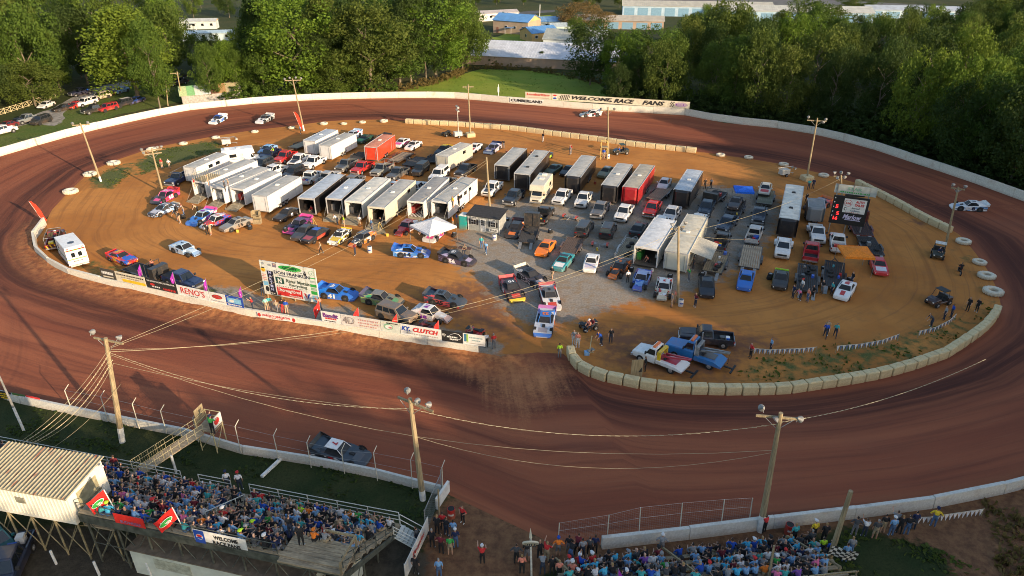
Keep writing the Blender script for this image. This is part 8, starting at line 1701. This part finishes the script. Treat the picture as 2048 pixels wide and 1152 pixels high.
# --- cars parked outside the track on the left
LG_ = 'cars parked outside the track at left'
car('sedan',(78,221),(109,209),LW,'white sedan on the lane by the wooden fence',group=LG_); car('sedan',(113,224),(143,218),BLACK,'black sedan right of the white sedan outside the track',group=LG_)
car('sedan',(141,220),(162,211),RED,'small red car left of the white pickup outside the track',group=LG_); pickup((158,215),(188,207),LW,'white pickup behind the red car outside the track',group=LG_,bed='cap')
car('suv',(186,202),(220,194),(0.55,0.50,0.36),'cream SUV on the lane near the tall rounded tree',group=LG_); pickup((145,194),(181,187),(0.02,0.025,0.05),'dark pickup with blue load at the lane edge',group=LG_,bed='gear')
car('sedan',(214,193),(234,186),MAROON,'maroon sedan parked behind the cream SUV',group=LG_); car('sedan',(231,189),(254,182),LBLUE,'pale blue sedan beneath the tall rounded tree',group=LG_)
car('suv',(203,225),(231,218),(0.30,0.012,0.02),'dark red SUV in the grass lot left of the black van',group=LG_); pickup((174,229),(207,222),(0.02,0.02,0.02),'black pickup in the grass lot near the far left wall',group=LG_)
car('suv',(233,216),(261,209),(0.02,0.022,0.03),'black van with pale roof in the grass lot',group=LG_,roof=LW); car('sedan',(262,209),(284,202),(0.012,0.05,0.22),'blue hatchback at the right end of the grass lot',group=LG_)
car('suv',(316,194),(333,186),(0.10,0.11,0.11),'dark and white SUV right of the tall rounded tree',group=LG_); pickup((338,163),(367,157),(0.02,0.02,0.022),'black pickup parked under the trees by the roadside poles',group=LG_); pickup((345,172),(366,168),(0.03,0.03,0.03),'second dark pickup beside the roadside pole',group=LG_)
pickup((-8,272),(20,265),LW,'white pickup cut by the left picture edge',group=LG_); car('sedan',(2,260),(30,252),MAROON,'dark maroon car beside the white pickup at the left edge',group=LG_); car('sedan',(22,254),(50,246),(0.02,0.03,0.06),'dark blue car in the shaded left lot',group=LG_)
pickup((40,249),(74,241),(0.16,0.18,0.19),'grey pickup in the shaded left lot',group=LG_); car('suv',(72,251),(96,243),(0.03,0.03,0.03),'black buggy like vehicle on the gravel at the left',group=LG_)
pickup((1096,69),(1106,64),LW,'white pickup outside the blue roofed house',group=None); pickup((14,1165),(30,1130),(0.02,0.03,0.06),'dark car in the unlit yard under the timing hut',group=None,bed='gear')
car('suv',(6,1112),(-14,1085),(0.01,0.10,0.11),'teal vehicle at the bottom left picture edge')

# ================================================================ PEOPLE
def skeleton(pose_):
    """joints, radii and bones of a 1.75 m figure facing +x; each bone carries the garment it wears"""
    J = {}; Bn = []
    def j(n,p,r): J[n] = (Vector(p),r)
    sit = pose_ == 'sit'; hz = .52 if sit else .93; lean = .10 if sit else (.03 if pose_ != 'bend' else .38)
    zt = lambda f: hz+f*(.52 if pose_ != 'bend' else .40)
    j('pelvis',(0,0,hz),.125); j('waist',(lean*.3,0,zt(.38)),.12); j('chest',(lean*.75,0,zt(.78)),.135); j('neck',(lean*1.0,0,zt(1.04)),.055); j('head0',(lean*1.05+.015,0,zt(1.04)+.09),.075); j('head',(lean*1.05+.025,0,zt(1.04)+.19),.10); j('top',(lean*1.05+.01,0,zt(1.04)+.275),.07); j('nose',(lean*1.05+.135,0,zt(1.04)+.165),.016)
    Bn += [('pelvis','waist',2),('waist','chest',1),('chest','neck',1),('neck','head0',0),('head0','head',0),('head','top',0),('head','nose',0)]
    for s,sd in ((-1,'r'),(1,'l')):
        sh = Vector((lean*.9,s*.185,zt(.93))); j('sh'+sd,sh,.07); Bn.append(('chest','sh'+sd,1))
        if pose_ == 'sit': el = sh+Vector((.12,s*.07,-.24)); wr = el+Vector((.22,-s*.10,-.04))
        elif pose_ == 'akimbo': el = sh+Vector((-.06,s*.2,-.22)); wr = el+Vector((.12,-s*.17,-.14))
        elif pose_ == 'reach': el = sh+Vector((.16,s*.08,.05 if s > 0 else -.2)); wr = el+Vector((.16,0,.18 if s > 0 else .02))
        elif pose_ == 'bend': el = sh+Vector((.12,s*.04,-.22)); wr = el+Vector((.12,0,-.2))
        elif pose_ == 'walk': el = sh+Vector((s*.09,s*.06,-.26)); wr = el+Vector((.10+s*.06,0,-.22))
        else: el = sh+Vector((-.03,s*.06,-.27)); wr = el+Vector((.07,-s*.01,-.24))
        j('el'+sd,el,.046); j('wr'+sd,wr,.032); d = (wr-el).normalized(); hd = wr+d*.08; j('hand'+sd,hd,.035); Bn += [('sh'+sd,'el'+sd,1),('el'+sd,'wr'+sd,0),('wr'+sd,'hand'+sd,0)]
        side = d.cross(Vector((0,s,0))); side = side.normalized() if side.length > .1 else Vector((1,0,0))
        for k in range(4): j('f%d%s' % (k,sd),hd+d*(.085-.012*abs(k-1.3))+side*(.027-.018*k)+Vector((0,-s*.012,0)),.009); Bn.append(('hand'+sd,'f%d%s' % (k,sd),0))
        j('th'+sd,hd+d*.02+side*.055,.010); Bn.append(('hand'+sd,'th'+sd,0))
        hp = Vector((0,s*.095,hz-.04)); j('hip'+sd,hp,.095)
        if sit: kn = hp+Vector((.43,s*.06,.0)); an = Vector((.42,s*.14,.08))
        elif pose_ == 'walk': kn = hp+Vector((.06+s*.17,0,-.40)); an = Vector((s*.30-.02,s*.10,.10))
        elif pose_ == 'bend': kn = hp+Vector((.08,s*.04,-.40)); an = Vector((-.02,s*.15,.09))
        else: kn = hp+Vector((.02,s*.02,-.41)); an = Vector((-.02,s*.125,.09))
        j('kn'+sd,kn,.068); j('an'+sd,an,.046); j('toe'+sd,an+Vector((.17,s*.02,-.05)),.042); Bn += [('pelvis','hip'+sd,2),('hip'+sd,'kn'+sd,2),('kn'+sd,'an'+sd,3),('an'+sd,'toe'+sd,4)]
    return J,Bn
def person_rig(pose_):
    J,Bn = skeleton(pose_); names = list(J); ix = {n: i for i,n in enumerate(names)}
    me = bpy.data.meshes.new('rig'); me.from_pydata([J[n][0] for n in names],[(ix[a],ix[b]) for a,b,_ in Bn],[]); o = bpy.data.objects.new('rig',me); COL.objects.link(o)
    o.modifiers.new('skin','SKIN'); sv = me.skin_vertices[0].data
    for n in names: r = J[n][1]; sv[ix[n]].radius = (r,r*(1.35 if n in ('pelvis','waist','chest') else 1.0)); sv[ix[n]].use_root = (n == 'pelvis')
    o.modifiers.new('sub','SUBSURF').levels = 1; return o,J,Bn
RIGS = {p: person_rig(p) for p in ('stand','walk','sit','akimbo','reach','bend')}; DG = bpy.context.evaluated_depsgraph_get()
def person_mesh(pose_):
    o,J,Bn = RIGS[pose_]; out = bpy.data.meshes.new_from_object(o.evaluated_get(DG))
    seg = [(J[a][0],J[b][0],g,J[a][1],J[b][1]) for a,b,g in Bn]; hd = J['head'][0]; mi = []
    for p in out.polygons:
        c = p.center; best = (9,0)
        for a,b,g,ra,rb in seg:
            ab = b-a; t = max(0,min(1,(c-a).dot(ab)/ab.length_squared)); dd = (c-a-ab*t).length-(ra+(rb-ra)*t)
            if dd < best[0]: best = (dd,g)
        g = best[1]
        if (c-hd).length < .2 and c.z > hd.z-.08 and g == 0 and (c.z > hd.z+.05 or (c.x < hd.x-.015 and c.z > hd.z-.06)): g = 5
        mi.append(g)
    out.materials.clear()
    for _ in range(6): out.materials.append(None)
    out.polygons.foreach_set('material_index',mi); out.polygons.foreach_set('use_smooth',[True]*len(mi)); out.name = 'person'; return out,hd
PM_ = {p: person_mesh(p) for p in RIGS}
for r_ in RIGS.values(): bpy.data.objects.remove(r_[0])
def cap_mesh():
    mb = MB(); r = []
    for z,q in ((0,.118),(.05,.115),(.09,.085),(.115,.03)): r.append([(q*math.cos(2*math.pi*k/10)*1.08,q*math.sin(2*math.pi*k/10),z) for k in range(10)])
    mb.loft(r); mb.loft([[(.08,-.08,.0),(.08,.08,.0),(.08,.08,.018),(.08,-.08,.018)],[(.21,-.06,-.02),(.21,.06,-.02),(.21,.06,-.004),(.21,-.06,-.004)]]); return mb.mesh('cap')
CAPM = cap_mesh(); SKIN = [M_flat(c,.6,.1,name='skin') for c in ((0.48,0.27,0.18),(0.42,0.22,0.14),(0.55,0.33,0.23),(0.20,0.10,0.06))]
HAIR = {'brown': (0.05,0.028,0.015),'black': (0.012,0.010,0.009),'blond': (0.34,0.22,0.09),'grey': (0.30,0.29,0.27),'bald': None}
SHIRT = {'black': (0.014,0.014,0.016),'navy': (0.012,0.022,0.075),'dark grey': (0.06,0.063,0.068),'grey': (0.24,0.25,0.26),'royal blue': (0.012,0.075,0.42),'light blue': (0.18,0.36,0.60),'white': (0.68,0.68,0.68),'red': (0.55,0.03,0.03),'teal': (0.05,0.36,0.36),'pink': (0.70,0.16,0.33),'green': (0.04,0.34,0.07),'maroon': (0.15,0.015,0.025),'tan': (0.40,0.30,0.19),'purple': (0.20,0.08,0.38),'orange': (0.80,0.20,0.02),'lime': (0.42,0.72,0.03),'yellow': (0.70,0.50,0.03),'aqua': (0.06,0.42,0.66),'coral': (0.72,0.24,0.16),'sea green': (0.28,0.62,0.50)}
PANTS = {'blue jeans': (0.07,0.13,0.25),'dark jeans': (0.025,0.035,0.06),'black': (0.015,0.015,0.016),'khaki': (0.36,0.28,0.18),'grey': (0.16,0.16,0.17),'red': (0.5,0.03,0.03),'white': (.6,.6,.58)}
rp = random.Random(21)
def person(loc,ang,pose_,shirt,pants,head,label,group=None,shorts=False,s=1.0,parent=None):
    me,hd = PM_[pose_]; sk = rp.choice(SKIN[:3] if rp.random() < .94 else SKIN[3:]); cap = head.endswith('cap'); hair = HAIR['brown' if cap else head]; pm = M_cloth(PANTS[pants])
    o = obj('person',me,[sk,M_cloth(SHIRT[shirt]),pm,sk if shorts else pm,M_flat((0.05,0.045,0.04)) if rp.random() < .6 else M_flat((0.5,0.5,0.48)),M_flat(hair,.8,.2,name='hair') if hair else sk],None,loc,(0,0,ang)); q = s*rp.uniform(.97,1.06); o.scale = (q,q,q)
    tag(o,label,'person',group)
    if cap: obj('cap',CAPM,M_cloth(SHIRT[head[:-4]]),o,hd+Vector((-.012,0,.035)))
    return o
def P_(px,py,angdeg,pose_,shirt,pants,head,label,shorts=False,z=0.0,s=1.05): return person(at(px,py,z),R(angdeg),pose_,shirt,pants,head,label,None,shorts,s)
P_(965,1128,95,'reach','red','black','white cap','man in red shirt and white cap standing alone in the pit gate')
P_(886,1062,80,'stand','red','black','brown','man in red shirt left of the red drum at the gate'); P_(926,1046,230,'akimbo','red','black','brown','man in red shirt right of the red drum at the gate')
for a in ((875,1068,70,'stand','black','black','blond','blond person in black watching from the gate fence'),(893,1072,60,'akimbo','black','dark jeans','brown cap' if 0 else 'brown','man in black shirt with white back print at the gate'),(907,1076,90,'stand','light blue','grey','black','person in light blue shirt among the gate group'),(865,1096,80,'stand','black','black','grey','grey haired man in black beside the slanted screen'),(883,1108,75,'akimbo','maroon','black','brown','stocky man in dark maroon shirt behind the gate group'),(901,1110,90,'stand','green','khaki','black','child in green shirt at the gate'),(912,1096,100,'stand','navy','blue jeans','white cap','man in navy shirt and white cap at the gate'),(835,1090,150,'stand','dark grey','dark jeans','brown','person in dark grey coming off the end stairs'),(832,1150,80,'stand','black','black','brown','person in black by the white screen at the bottom'),(879,1156,90,'stand','light blue','blue jeans','grey','person in pale blue shirt cut by the bottom edge at the gate')): P_(*a,shorts='khaki' in a[5])
for a in ((1033,1128,85,'akimbo','dark grey','black','brown','person in dark grey with hands behind back by the round sign'),(1054,1122,85,'stand','black','grey','brown','person in black tee with white emblem by the round sign'),(1079,1118,70,'stand','black','black','bald','bald person in black right of the round sign post'),(1093,1122,60,'reach','red','khaki','blond','blond man in red shirt leaning at the pit gate'),(1044,1148,90,'stand','coral','black','blond','blond person in coral pink top at the bottom gate'),(1116,1112,90,'akimbo','orange','grey','royal blue cap','man in bright orange tee and blue cap at the wall end'),(1137,1108,80,'stand','black','grey','black','man in black shirt leaning on the wall end'),(1140,1124,60,'bend','black','blue jeans','brown','crouching person in black and jeans near the wall end'),(1153,1112,70,'bend','maroon','black','brown','bending person in maroon beside the wall end'),(1164,1116,100,'stand','grey','dark jeans','black','person in grey near the wall end'),(1178,1112,85,'stand','dark grey','black','brown','person in olive dark top looking over the right wall'),(1189,1108,85,'stand','navy','black','brown','small person in navy next to the right wall'),(1118,1158,90,'stand','coral','black','blond','blond person in coral shirt cut by the bottom edge'),(1162,1150,60,'reach','royal blue','black','brown','person in bright blue climbing to the low bleacher'),(1085,1150,90,'bend','grey','dark jeans','brown','person in grey camouflage top bending by the sign post'),(1104,1150,90,'stand','black','black','black','person in black near the bottom of the pit gate'),(1321,1108,80,'akimbo','grey','grey','white cap','man in pale grey shirt standing in front of the low bleacher'),(1527,1066,120,'reach','red','black','brown','man in red shirt filming behind the right utility pole'),(1624,1080,100,'stand','yellow','black','white cap','child in yellow shirt and white cap by the right wall'),(1645,1085,90,'stand','black','black','blond','blond person in black behind the right bleacher'),(1585,1086,100,'stand','teal','black','blond','blond person in teal at the corner of the right bleacher'),(1640,1112,90,'stand','lime','dark jeans','black','person in lime green shirt at the right bleacher end'),(1655,1118,90,'stand','royal blue','dark jeans','black','person in royal blue beside the chequered flag pole'),(1617,1098,90,'stand','dark grey','black','grey','grey haired person in dark grey behind the right bleacher'),(1697,1112,80,'stand','grey','blue jeans','blond','blond person in pale shirt behind the chequered flag'),(1687,1124,80,'stand','light blue','blue jeans','brown','person in jeans beneath the chequered flag')): P_(*a,shorts=a[5] == 'grey')
for a in ((1706,1072,70,'akimbo','dark grey','grey','black','first standing spectator right of the short pole in dark shirt'),(1726,1074,75,'reach','white','dark jeans','brown','spectator in white shirt with raised arm at right'),(1747,1078,80,'stand','dark grey','khaki','grey','big grey haired spectator with yellow printed shirt at right'),(1763,1066,85,'stand','black','khaki','black','person in black shorts among the right standing spectators'),(1780,1072,90,'stand','light blue','blue jeans','white cap','person in light blue shirt and jeans at right'),(1786,1060,85,'reach','grey','blue jeans','brown','person in grey raising a hand by the right wall'),(1796,1068,60,'stand','black','black','blond','person in black with pale hat at right'),(1810,1070,80,'akimbo','black','blue jeans','brown','person in black shirt and bright jeans at right'),(1824,1060,85,'stand','navy','dark jeans','black','person in navy beside the white pennants'),(1864,1054,70,'akimbo','yellow','blue jeans','navy cap','last spectator in yellow marked shirt beside the pennants')): P_(*a,shorts=a[5] == 'khaki')
P_(427,868,75,'reach','green','black','navy cap','flagman in bright green shirt on the starter stand',z=2.3)
for a in ((507,622,200,'reach','red','dark jeans','brown','photographer in red shirt at the infield wall gap'),(534,623,95,'stand','sea green','khaki','brown','person in sea green top below the sponsor board'),(541,620,95,'stand','teal','khaki','blond','second person in teal below the sponsor board'),(555,628,100,'walk','tan','grey','grey','man in tan shirt below the sponsor board'),(567,627,90,'stand','black','red','black','girl in red trousers below the sponsor board'),(574,628,90,'stand','royal blue','khaki','brown','child in blue top below the sponsor board'),(641,622,110,'reach','coral','dark jeans','brown','flag holder in coral shirt right of the sponsor board'),(526,592,80,'bend','black','dark jeans','black','person in black at the left post of the sponsor board'),(988,698,110,'stand','red','grey','grey','man in red shirt at the end of the infield wall'),(973,696,100,'stand','white','black','blond','small child in white at the end of the infield wall'),(1119,716,95,'stand','lime','grey','brown','marshal in lime vest at the pit exit'),(1147,690,280,'stand','grey','white','brown','woman in pale top by the first block'),(1155,695,260,'stand','coral','white','blond','girl in pink beside the woman at the first block'),(1221,686,270,'stand','black','dark jeans','black','person in black standing near the black quad bike'),(1203,690,200,'bend','royal blue','dark jeans','brown','person in bright blue crouching near the first blocks'),(1290,743,170,'stand','black','black','bald','man in black behind the plywood sheet'),(1500,716,190,'akimbo','red','black','brown','man in red shirt holding a pole near the pennants'),(1540,705,180,'stand','light blue','dark jeans','brown','person in light blue at the first pennant string'),(1652,668,250,'walk','tan','black','brown','person in tan among three walkers at right'),(1649,675,250,'walk','royal blue','dark jeans','brown','person in royal blue among three walkers at right'),(1669,674,250,'walk','teal','dark jeans','black','person in teal among three walkers at right'),(1862,654,170,'bend','dark grey','dark jeans','brown','person leaning over the pennant string at right'),(1887,640,170,'stand','grey','dark jeans','brown','person in grey at the right pennant string end'),(1901,636,170,'stand','royal blue','dark jeans','black','person in blue at the right pennant string end'),(1934,622,200,'stand','black','black','black','person in black on the right weedy grass'),(1952,624,200,'stand','black','black','brown','second person in black on the right weedy grass'),(1390,614,200,'akimbo','maroon','dark jeans','blond','man with folded arms beside the black yellow badge sedan'),(1343,614,180,'stand','grey','khaki','brown','person in grey by the white drum'),(1349,606,180,'stand','coral','khaki','grey','person in coral top by the white drum'),(1255,566,100,'stand','white','black','grey','man in white shirt beside the blue pink car'),(1104,558,250,'walk','black','khaki','brown','woman in black top walking on the gravel'),(1297,532,200,'bend','coral','black','brown','person in pink bending inside the silver tent trailer'),(1386,540,200,'stand','dark grey','dark jeans','black','person in the shade of the cream trailer awning'),(1377,562,200,'reach','green','grey','grey','person in green shirt at the cream trailer front'),(1643,587,200,'akimbo','black','grey','blond','man in black shirt right of the equipment trailer'),(1662,590,190,'stand','teal','dark jeans','brown','person in teal left of the white striped car'),(1702,570,190,'stand','black','dark jeans','brown','person under the orange canopy'),(1585,596,190,'stand','navy','dark jeans','brown','crew member in navy at the equipment trailer'),(1600,601,190,'bend','pink','dark jeans','blond','crew member in pink at the equipment trailer'),(1614,604,190,'stand','coral','blue jeans','brown','crew member in coral at the equipment trailer'),(1624,597,190,'akimbo','black','black','black','crew member in black at the equipment trailer'),(1602,585,190,'stand','white','grey','red cap','crew member in white and red cap on the trailer front'),(1611,407,270,'stand','black','black','brown','man in black standing below the right block pole'),(1616,380,270,'stand','teal','dark jeans','black','person in teal at the right block pole'),(1625,378,250,'stand','navy','dark jeans','brown','person in navy at the right block pole'),(1409,378,260,'stand','black','black','brown','person in black walking above the right pits'),(1421,377,260,'walk','grey','black','brown','person in grey walking above the right pits'),(1086,284,240,'walk','black','white','brown','person in black and white trousers at the top of the infield'),(1142,307,200,'akimbo','red','grey','black','person in red with a child near the top'),(1140,310,200,'stand','grey','grey','grey','person in grey standing with the red one at top'),(1007,298,260,'stand','black','grey','black','person in black beside the navy silver race car'),(1017,316,200,'bend','maroon','khaki','brown','person in maroon at the top centre car'),(1024,314,220,'stand','light blue','khaki','brown','person in light blue at the top centre car'),(1032,318,200,'stand','red','khaki','brown','person in bright red at the top centre car'),(1064,314,200,'sit','maroon','dark jeans','brown','person in maroon sitting above the long black trailer'),(1090,322,200,'bend','white','dark jeans','brown','person in white leaning at the black lime car'),(340,338,260,'akimbo','white','khaki','grey','person in white shirt and shorts on the infield grass'),(325,336,260,'stand','red','khaki','brown','child in red top on the infield grass'),(356,441,200,'bend','dark grey','khaki','blond','person bending at the dark stock car door'),(361,446,200,'stand','black','khaki','black','person in black shorts at the dark stock car'),(369,433,220,'stand','tan','blue jeans','brown','person in tan beside the dark stock car'),(397,428,200,'bend','tan','black','brown','person bending on the trailer ramp'),(423,470,180,'stand','tan','khaki','brown','person in tan behind the grey sedan'),(416,470,150,'bend','black','black','black','person crouching by the grey sedan'),(308,545,90,'stand','coral','dark jeans','brown','shirtless looking person on the black car trailer'),(643,508,200,'walk','tan','black','blond','woman in pale top walking below the yellow spoiler car'),(711,511,170,'akimbo','maroon','dark jeans','brown','man in dark red by the orange chassis car'),(720,453,250,'stand','white','khaki','brown','person in white at the cream vented trailer'),(689,455,200,'stand','lime','khaki','brown','person in olive yellow shirt at the yellow spoiler car'),(676,450,180,'bend','white','dark jeans','brown','person bending by the yellow spoiler car'),(744,460,220,'stand','light blue','blue jeans','brown','person in light blue at the side lit trailer'),(763,458,200,'akimbo','black','black','brown','man in black at the side lit trailer ramp'),(848,478,200,'bend','maroon','dark jeans','brown','person bending under the white canopy'),(906,456,190,'akimbo','orange','khaki','brown','person in orange beside the ticket cabin'),(914,450,190,'stand','royal blue','khaki','brown','person in royal blue beside the ticket cabin'),(931,506,240,'sit','tan','dark jeans','brown','person sitting at the folding table'),(963,498,260,'stand','teal','blue jeans','brown','person in teal walking on the gravel'),(972,508,260,'walk','light blue','blue jeans','brown','person in light blue walking on the gravel'),(128,519,200,'stand','lime','navy' if 0 else 'dark jeans','brown','medic in lime vest between the ambulance and the rescue truck'),(602,268,200,'stand','aqua','black','brown','person in aqua at the foot of the feather flag pole'),(626,428,230,'sit','red','khaki','brown','person in red sitting by the shorter black trailer')): P_(*a,shorts=a[5] == 'khaki')
for a in ((418,372,200,'stand','tan','khaki','blond','shirtless looking person on the roof of the first white trailer',2.95),(391,378,200,'stand','red','khaki','brown','person in red on the roof of the first white trailer',2.95),(452,384,200,'akimbo','dark grey','black','brown','person in dark grey on the roof of the white cabinet trailer',3.0),(459,380,200,'stand','tan','grey','brown','person in tan on the roof of the white cabinet trailer',3.0),(906,416,220,'stand','yellow','khaki','black','person in yellow on the toter trailer roof',3.05),(918,412,220,'stand','black','black','brown','person in black on the toter trailer roof',3.05),(1207,318,250,'stand','royal blue','khaki','brown','person in blue on the yellow photo platform',2.4),(112,488,80,'bend','maroon','dark jeans','white cap','fireman in maroon in the rescue truck bed',.7),(548,308,230,'sit','lime','dark jeans','brown','person in lime vest on the light blue sedan roof',1.0)): P_(a[0],a[1],*a[2:8],z=a[8],shorts=a[5] == 'khaki')
for a in ((1179,660,220,'sit','coral','dark jeans','white cap','front rider in coral on the black quad bike',.38),(1186,657,220,'sit','maroon','dark jeans','blond','second rider in maroon on the black quad bike',.42),(945,672,200,'sit','tan','dark jeans','blond','rider in tan on the red quad bike',.4),(1920,545,70,'sit','black','black','black','crouching rider in black on the dirt bike',.5),(1239,308,180,'sit','royal blue','black','brown','driver in blue in the dark buggy at the back',.2),(1875,512,270,'sit','navy','black','brown','driver in navy in the pale roofed buggy',.25)): P_(a[0],a[1],*a[2:8],z=a[8])
# --- seated crowds
ROWN = ['front','second','third','fourth','fifth','sixth','seventh','eighth','top']
SH_W = [('black',22),('navy',12),('dark grey',9),('grey',12),('royal blue',11),('light blue',17),('white',9),('red',2),('teal',5),('pink',3),('green',2),('maroon',3),('tan',4),('purple',2),('orange',1),('lime',1),('aqua',7),('coral',2)]
HD_W = [('brown',30),('black',16),('blond',14),('grey',12),('bald',4),('black cap',8),('white cap',7),('red cap',3),('grey cap',4),('navy cap',4),('lime cap',1)]
def pick(w): return rp.choices([a for a,_ in w],[b for _,b in w])[0]
CROWDV = {}
def seat_person(loc,ang,label_where,group,stuff=False):
    sh = pick(SH_W); hd = pick(HD_W); pa = rp.choices(list(PANTS),[5,4,4,2,3,.3,.3])[0]; ang += R(rp.gauss(0,16)); pz = 'sit'
    hn = ('in a '+hd) if hd.endswith('cap') else ('with %s hair' % hd if hd != 'bald' else 'with a bald head')
    o = person(loc,ang,pz,sh,pa,hd,'person %s and %s shirt, %s' % (hn,sh,label_where),group,rp.random() < .35,rp.uniform(1.06,1.24))
    return o
gang = math.atan2(E1.y,E1.x)+math.pi/2; stuffV = []
for k in range(NROW):
    s = -7.0
    while s < row_end(k)-.3:
        s += rp.choice([.58,.62,.66,.7,.74,1.0])
        if k >= 5 and s < 12.0: continue
        if 19.2 < s < 20.1 and k < 7: continue
        if k >= 7 and px0-.2 < s < px1+.3: continue
        if k == 8 and rp.random() < .15: continue
        if s < 11 and rp.random() < .25: continue
        if s > row_end(k)-.3: break
        n = .35+RD*k+RD*.80; loc = SG(s,n,Z0+RH*k); sec_ = 'near the timing hut' if s < 14 else ('left of the aisle rail' if s < 19.3 else ('right of the aisle rail' if s < 26 else 'near the end stairs'))
        if k < 5 or s < 11: stuffV.append((loc,s)); continue
        seat_person(loc,gang,'%s row %s' % (ROWN[k],sec_),'spectators on the tall grandstand')
# the partly hidden front rows of the tall stand: one crowd
ev,ef,em = [],[],[]; mats = []; mslot = {}
sm,_h = PM_['sit']; sv_ = np.array([v.co[:] for v in sm.vertices]); sfs = [tuple(p.vertices) for p in sm.polygons]; smi = [p.material_index for p in sm.polygons]
def slot(m):
    if m.name not in mslot: mslot[m.name] = len(mats); mats.append(m)
    return mslot[m.name]
off = 0
for loc,s in stuffV:
    a = gang+rp.gauss(0,.25); q = rp.uniform(1.05,1.22); c_,s_ = math.cos(a)*q,math.sin(a)*q; V3 = np.stack([sv_[:,0]*c_-sv_[:,1]*s_+loc.x,sv_[:,0]*s_+sv_[:,1]*c_+loc.y,sv_[:,2]*q+loc.z],1)
    sk = slot(rp.choice(SKIN[:3])); pmt = slot(M_cloth(PANTS[rp.choice(['blue jeans','dark jeans','black','khaki'])])); hh = pick(HD_W); hm = slot(M_cloth(SHIRT[hh[:-4]]) if hh.endswith('cap') else (M_flat(HAIR[hh],.8,.2,name='hair') if HAIR[hh] else SKIN[0])); tb = [sk,slot(M_cloth(SHIRT[pick(SH_W)])),pmt,pmt,pmt,hm]
    ev.append(V3); ef += [tuple(i+off for i in f) for f in sfs]; em += [tb[i] for i in smi]; off += len(sv_)
cm = bpy.data.meshes.new('crowd'); cm.from_pydata(np.vstack(ev).tolist(),[],ef)
for m in mats: cm.materials.append(m)
cm.polygons.foreach_set('material_index',em); cm.polygons.foreach_set('use_smooth',[True]*len(em)); o = bpy.data.objects.new('crowd',cm); COL.objects.link(o); o['kind'] = 'stuff'
lang = math.atan2(LE.y,LE.x)+math.pi/2
for k in range(6):
    s = .5
    while s < 19.0:
        s += rp.choice([.54,.58,.64,.95]); 
        if 8.2+.3*k < s < 8.9+.3*k or s > 18.8: continue
        loc = LG(s,k*.75+.14,.15+k*.28-.15); pr = project(loc+Vector((0,0,1.2)))
        if pr[1] > 1150 or pr[0] > 1655: continue
        sec_ = 'left of rail' if s < 8.3 else ('by tall post' if s < 14.5 else 'at right end')
        seat_person(loc,lang,'low bleacher %s row %s' % (ROWN[k],sec_),'spectators on the low bleacher')
P_(604,1092,90,'stand','black','black','black','standing man in black camouflage cap on the timber platform',z=zb-.08)
P_(630,1092,80,'sit','orange','black','orange cap','person in bright orange sitting on the timber platform',z=zb-.1); P_(652,1094,80,'sit','grey','khaki','grey','person in grey sitting on the timber platform',z=zb-.1)
P_(583,1072,80,'stand','black','dark jeans','black','standing person in dark shirt at the left of the timber platform',z=zb-.08)
for a in ((458,978,110,'white','navy cap','person in white shirt and navy cap standing at the front rail'),(482,981,100,'white','red cap','person in white shirt and red cap standing at the front rail'),(117,905,90,'navy','light blue','x'),(236,947,100,'maroon','brown','person in maroon standing at the front rail near the gangway')):
    if a[5 if len(a) > 5 else 4] == 'x': continue
    P_(a[0],a[1],a[2],'stand',a[3],'dark jeans',a[4],a[5],z=Z0)
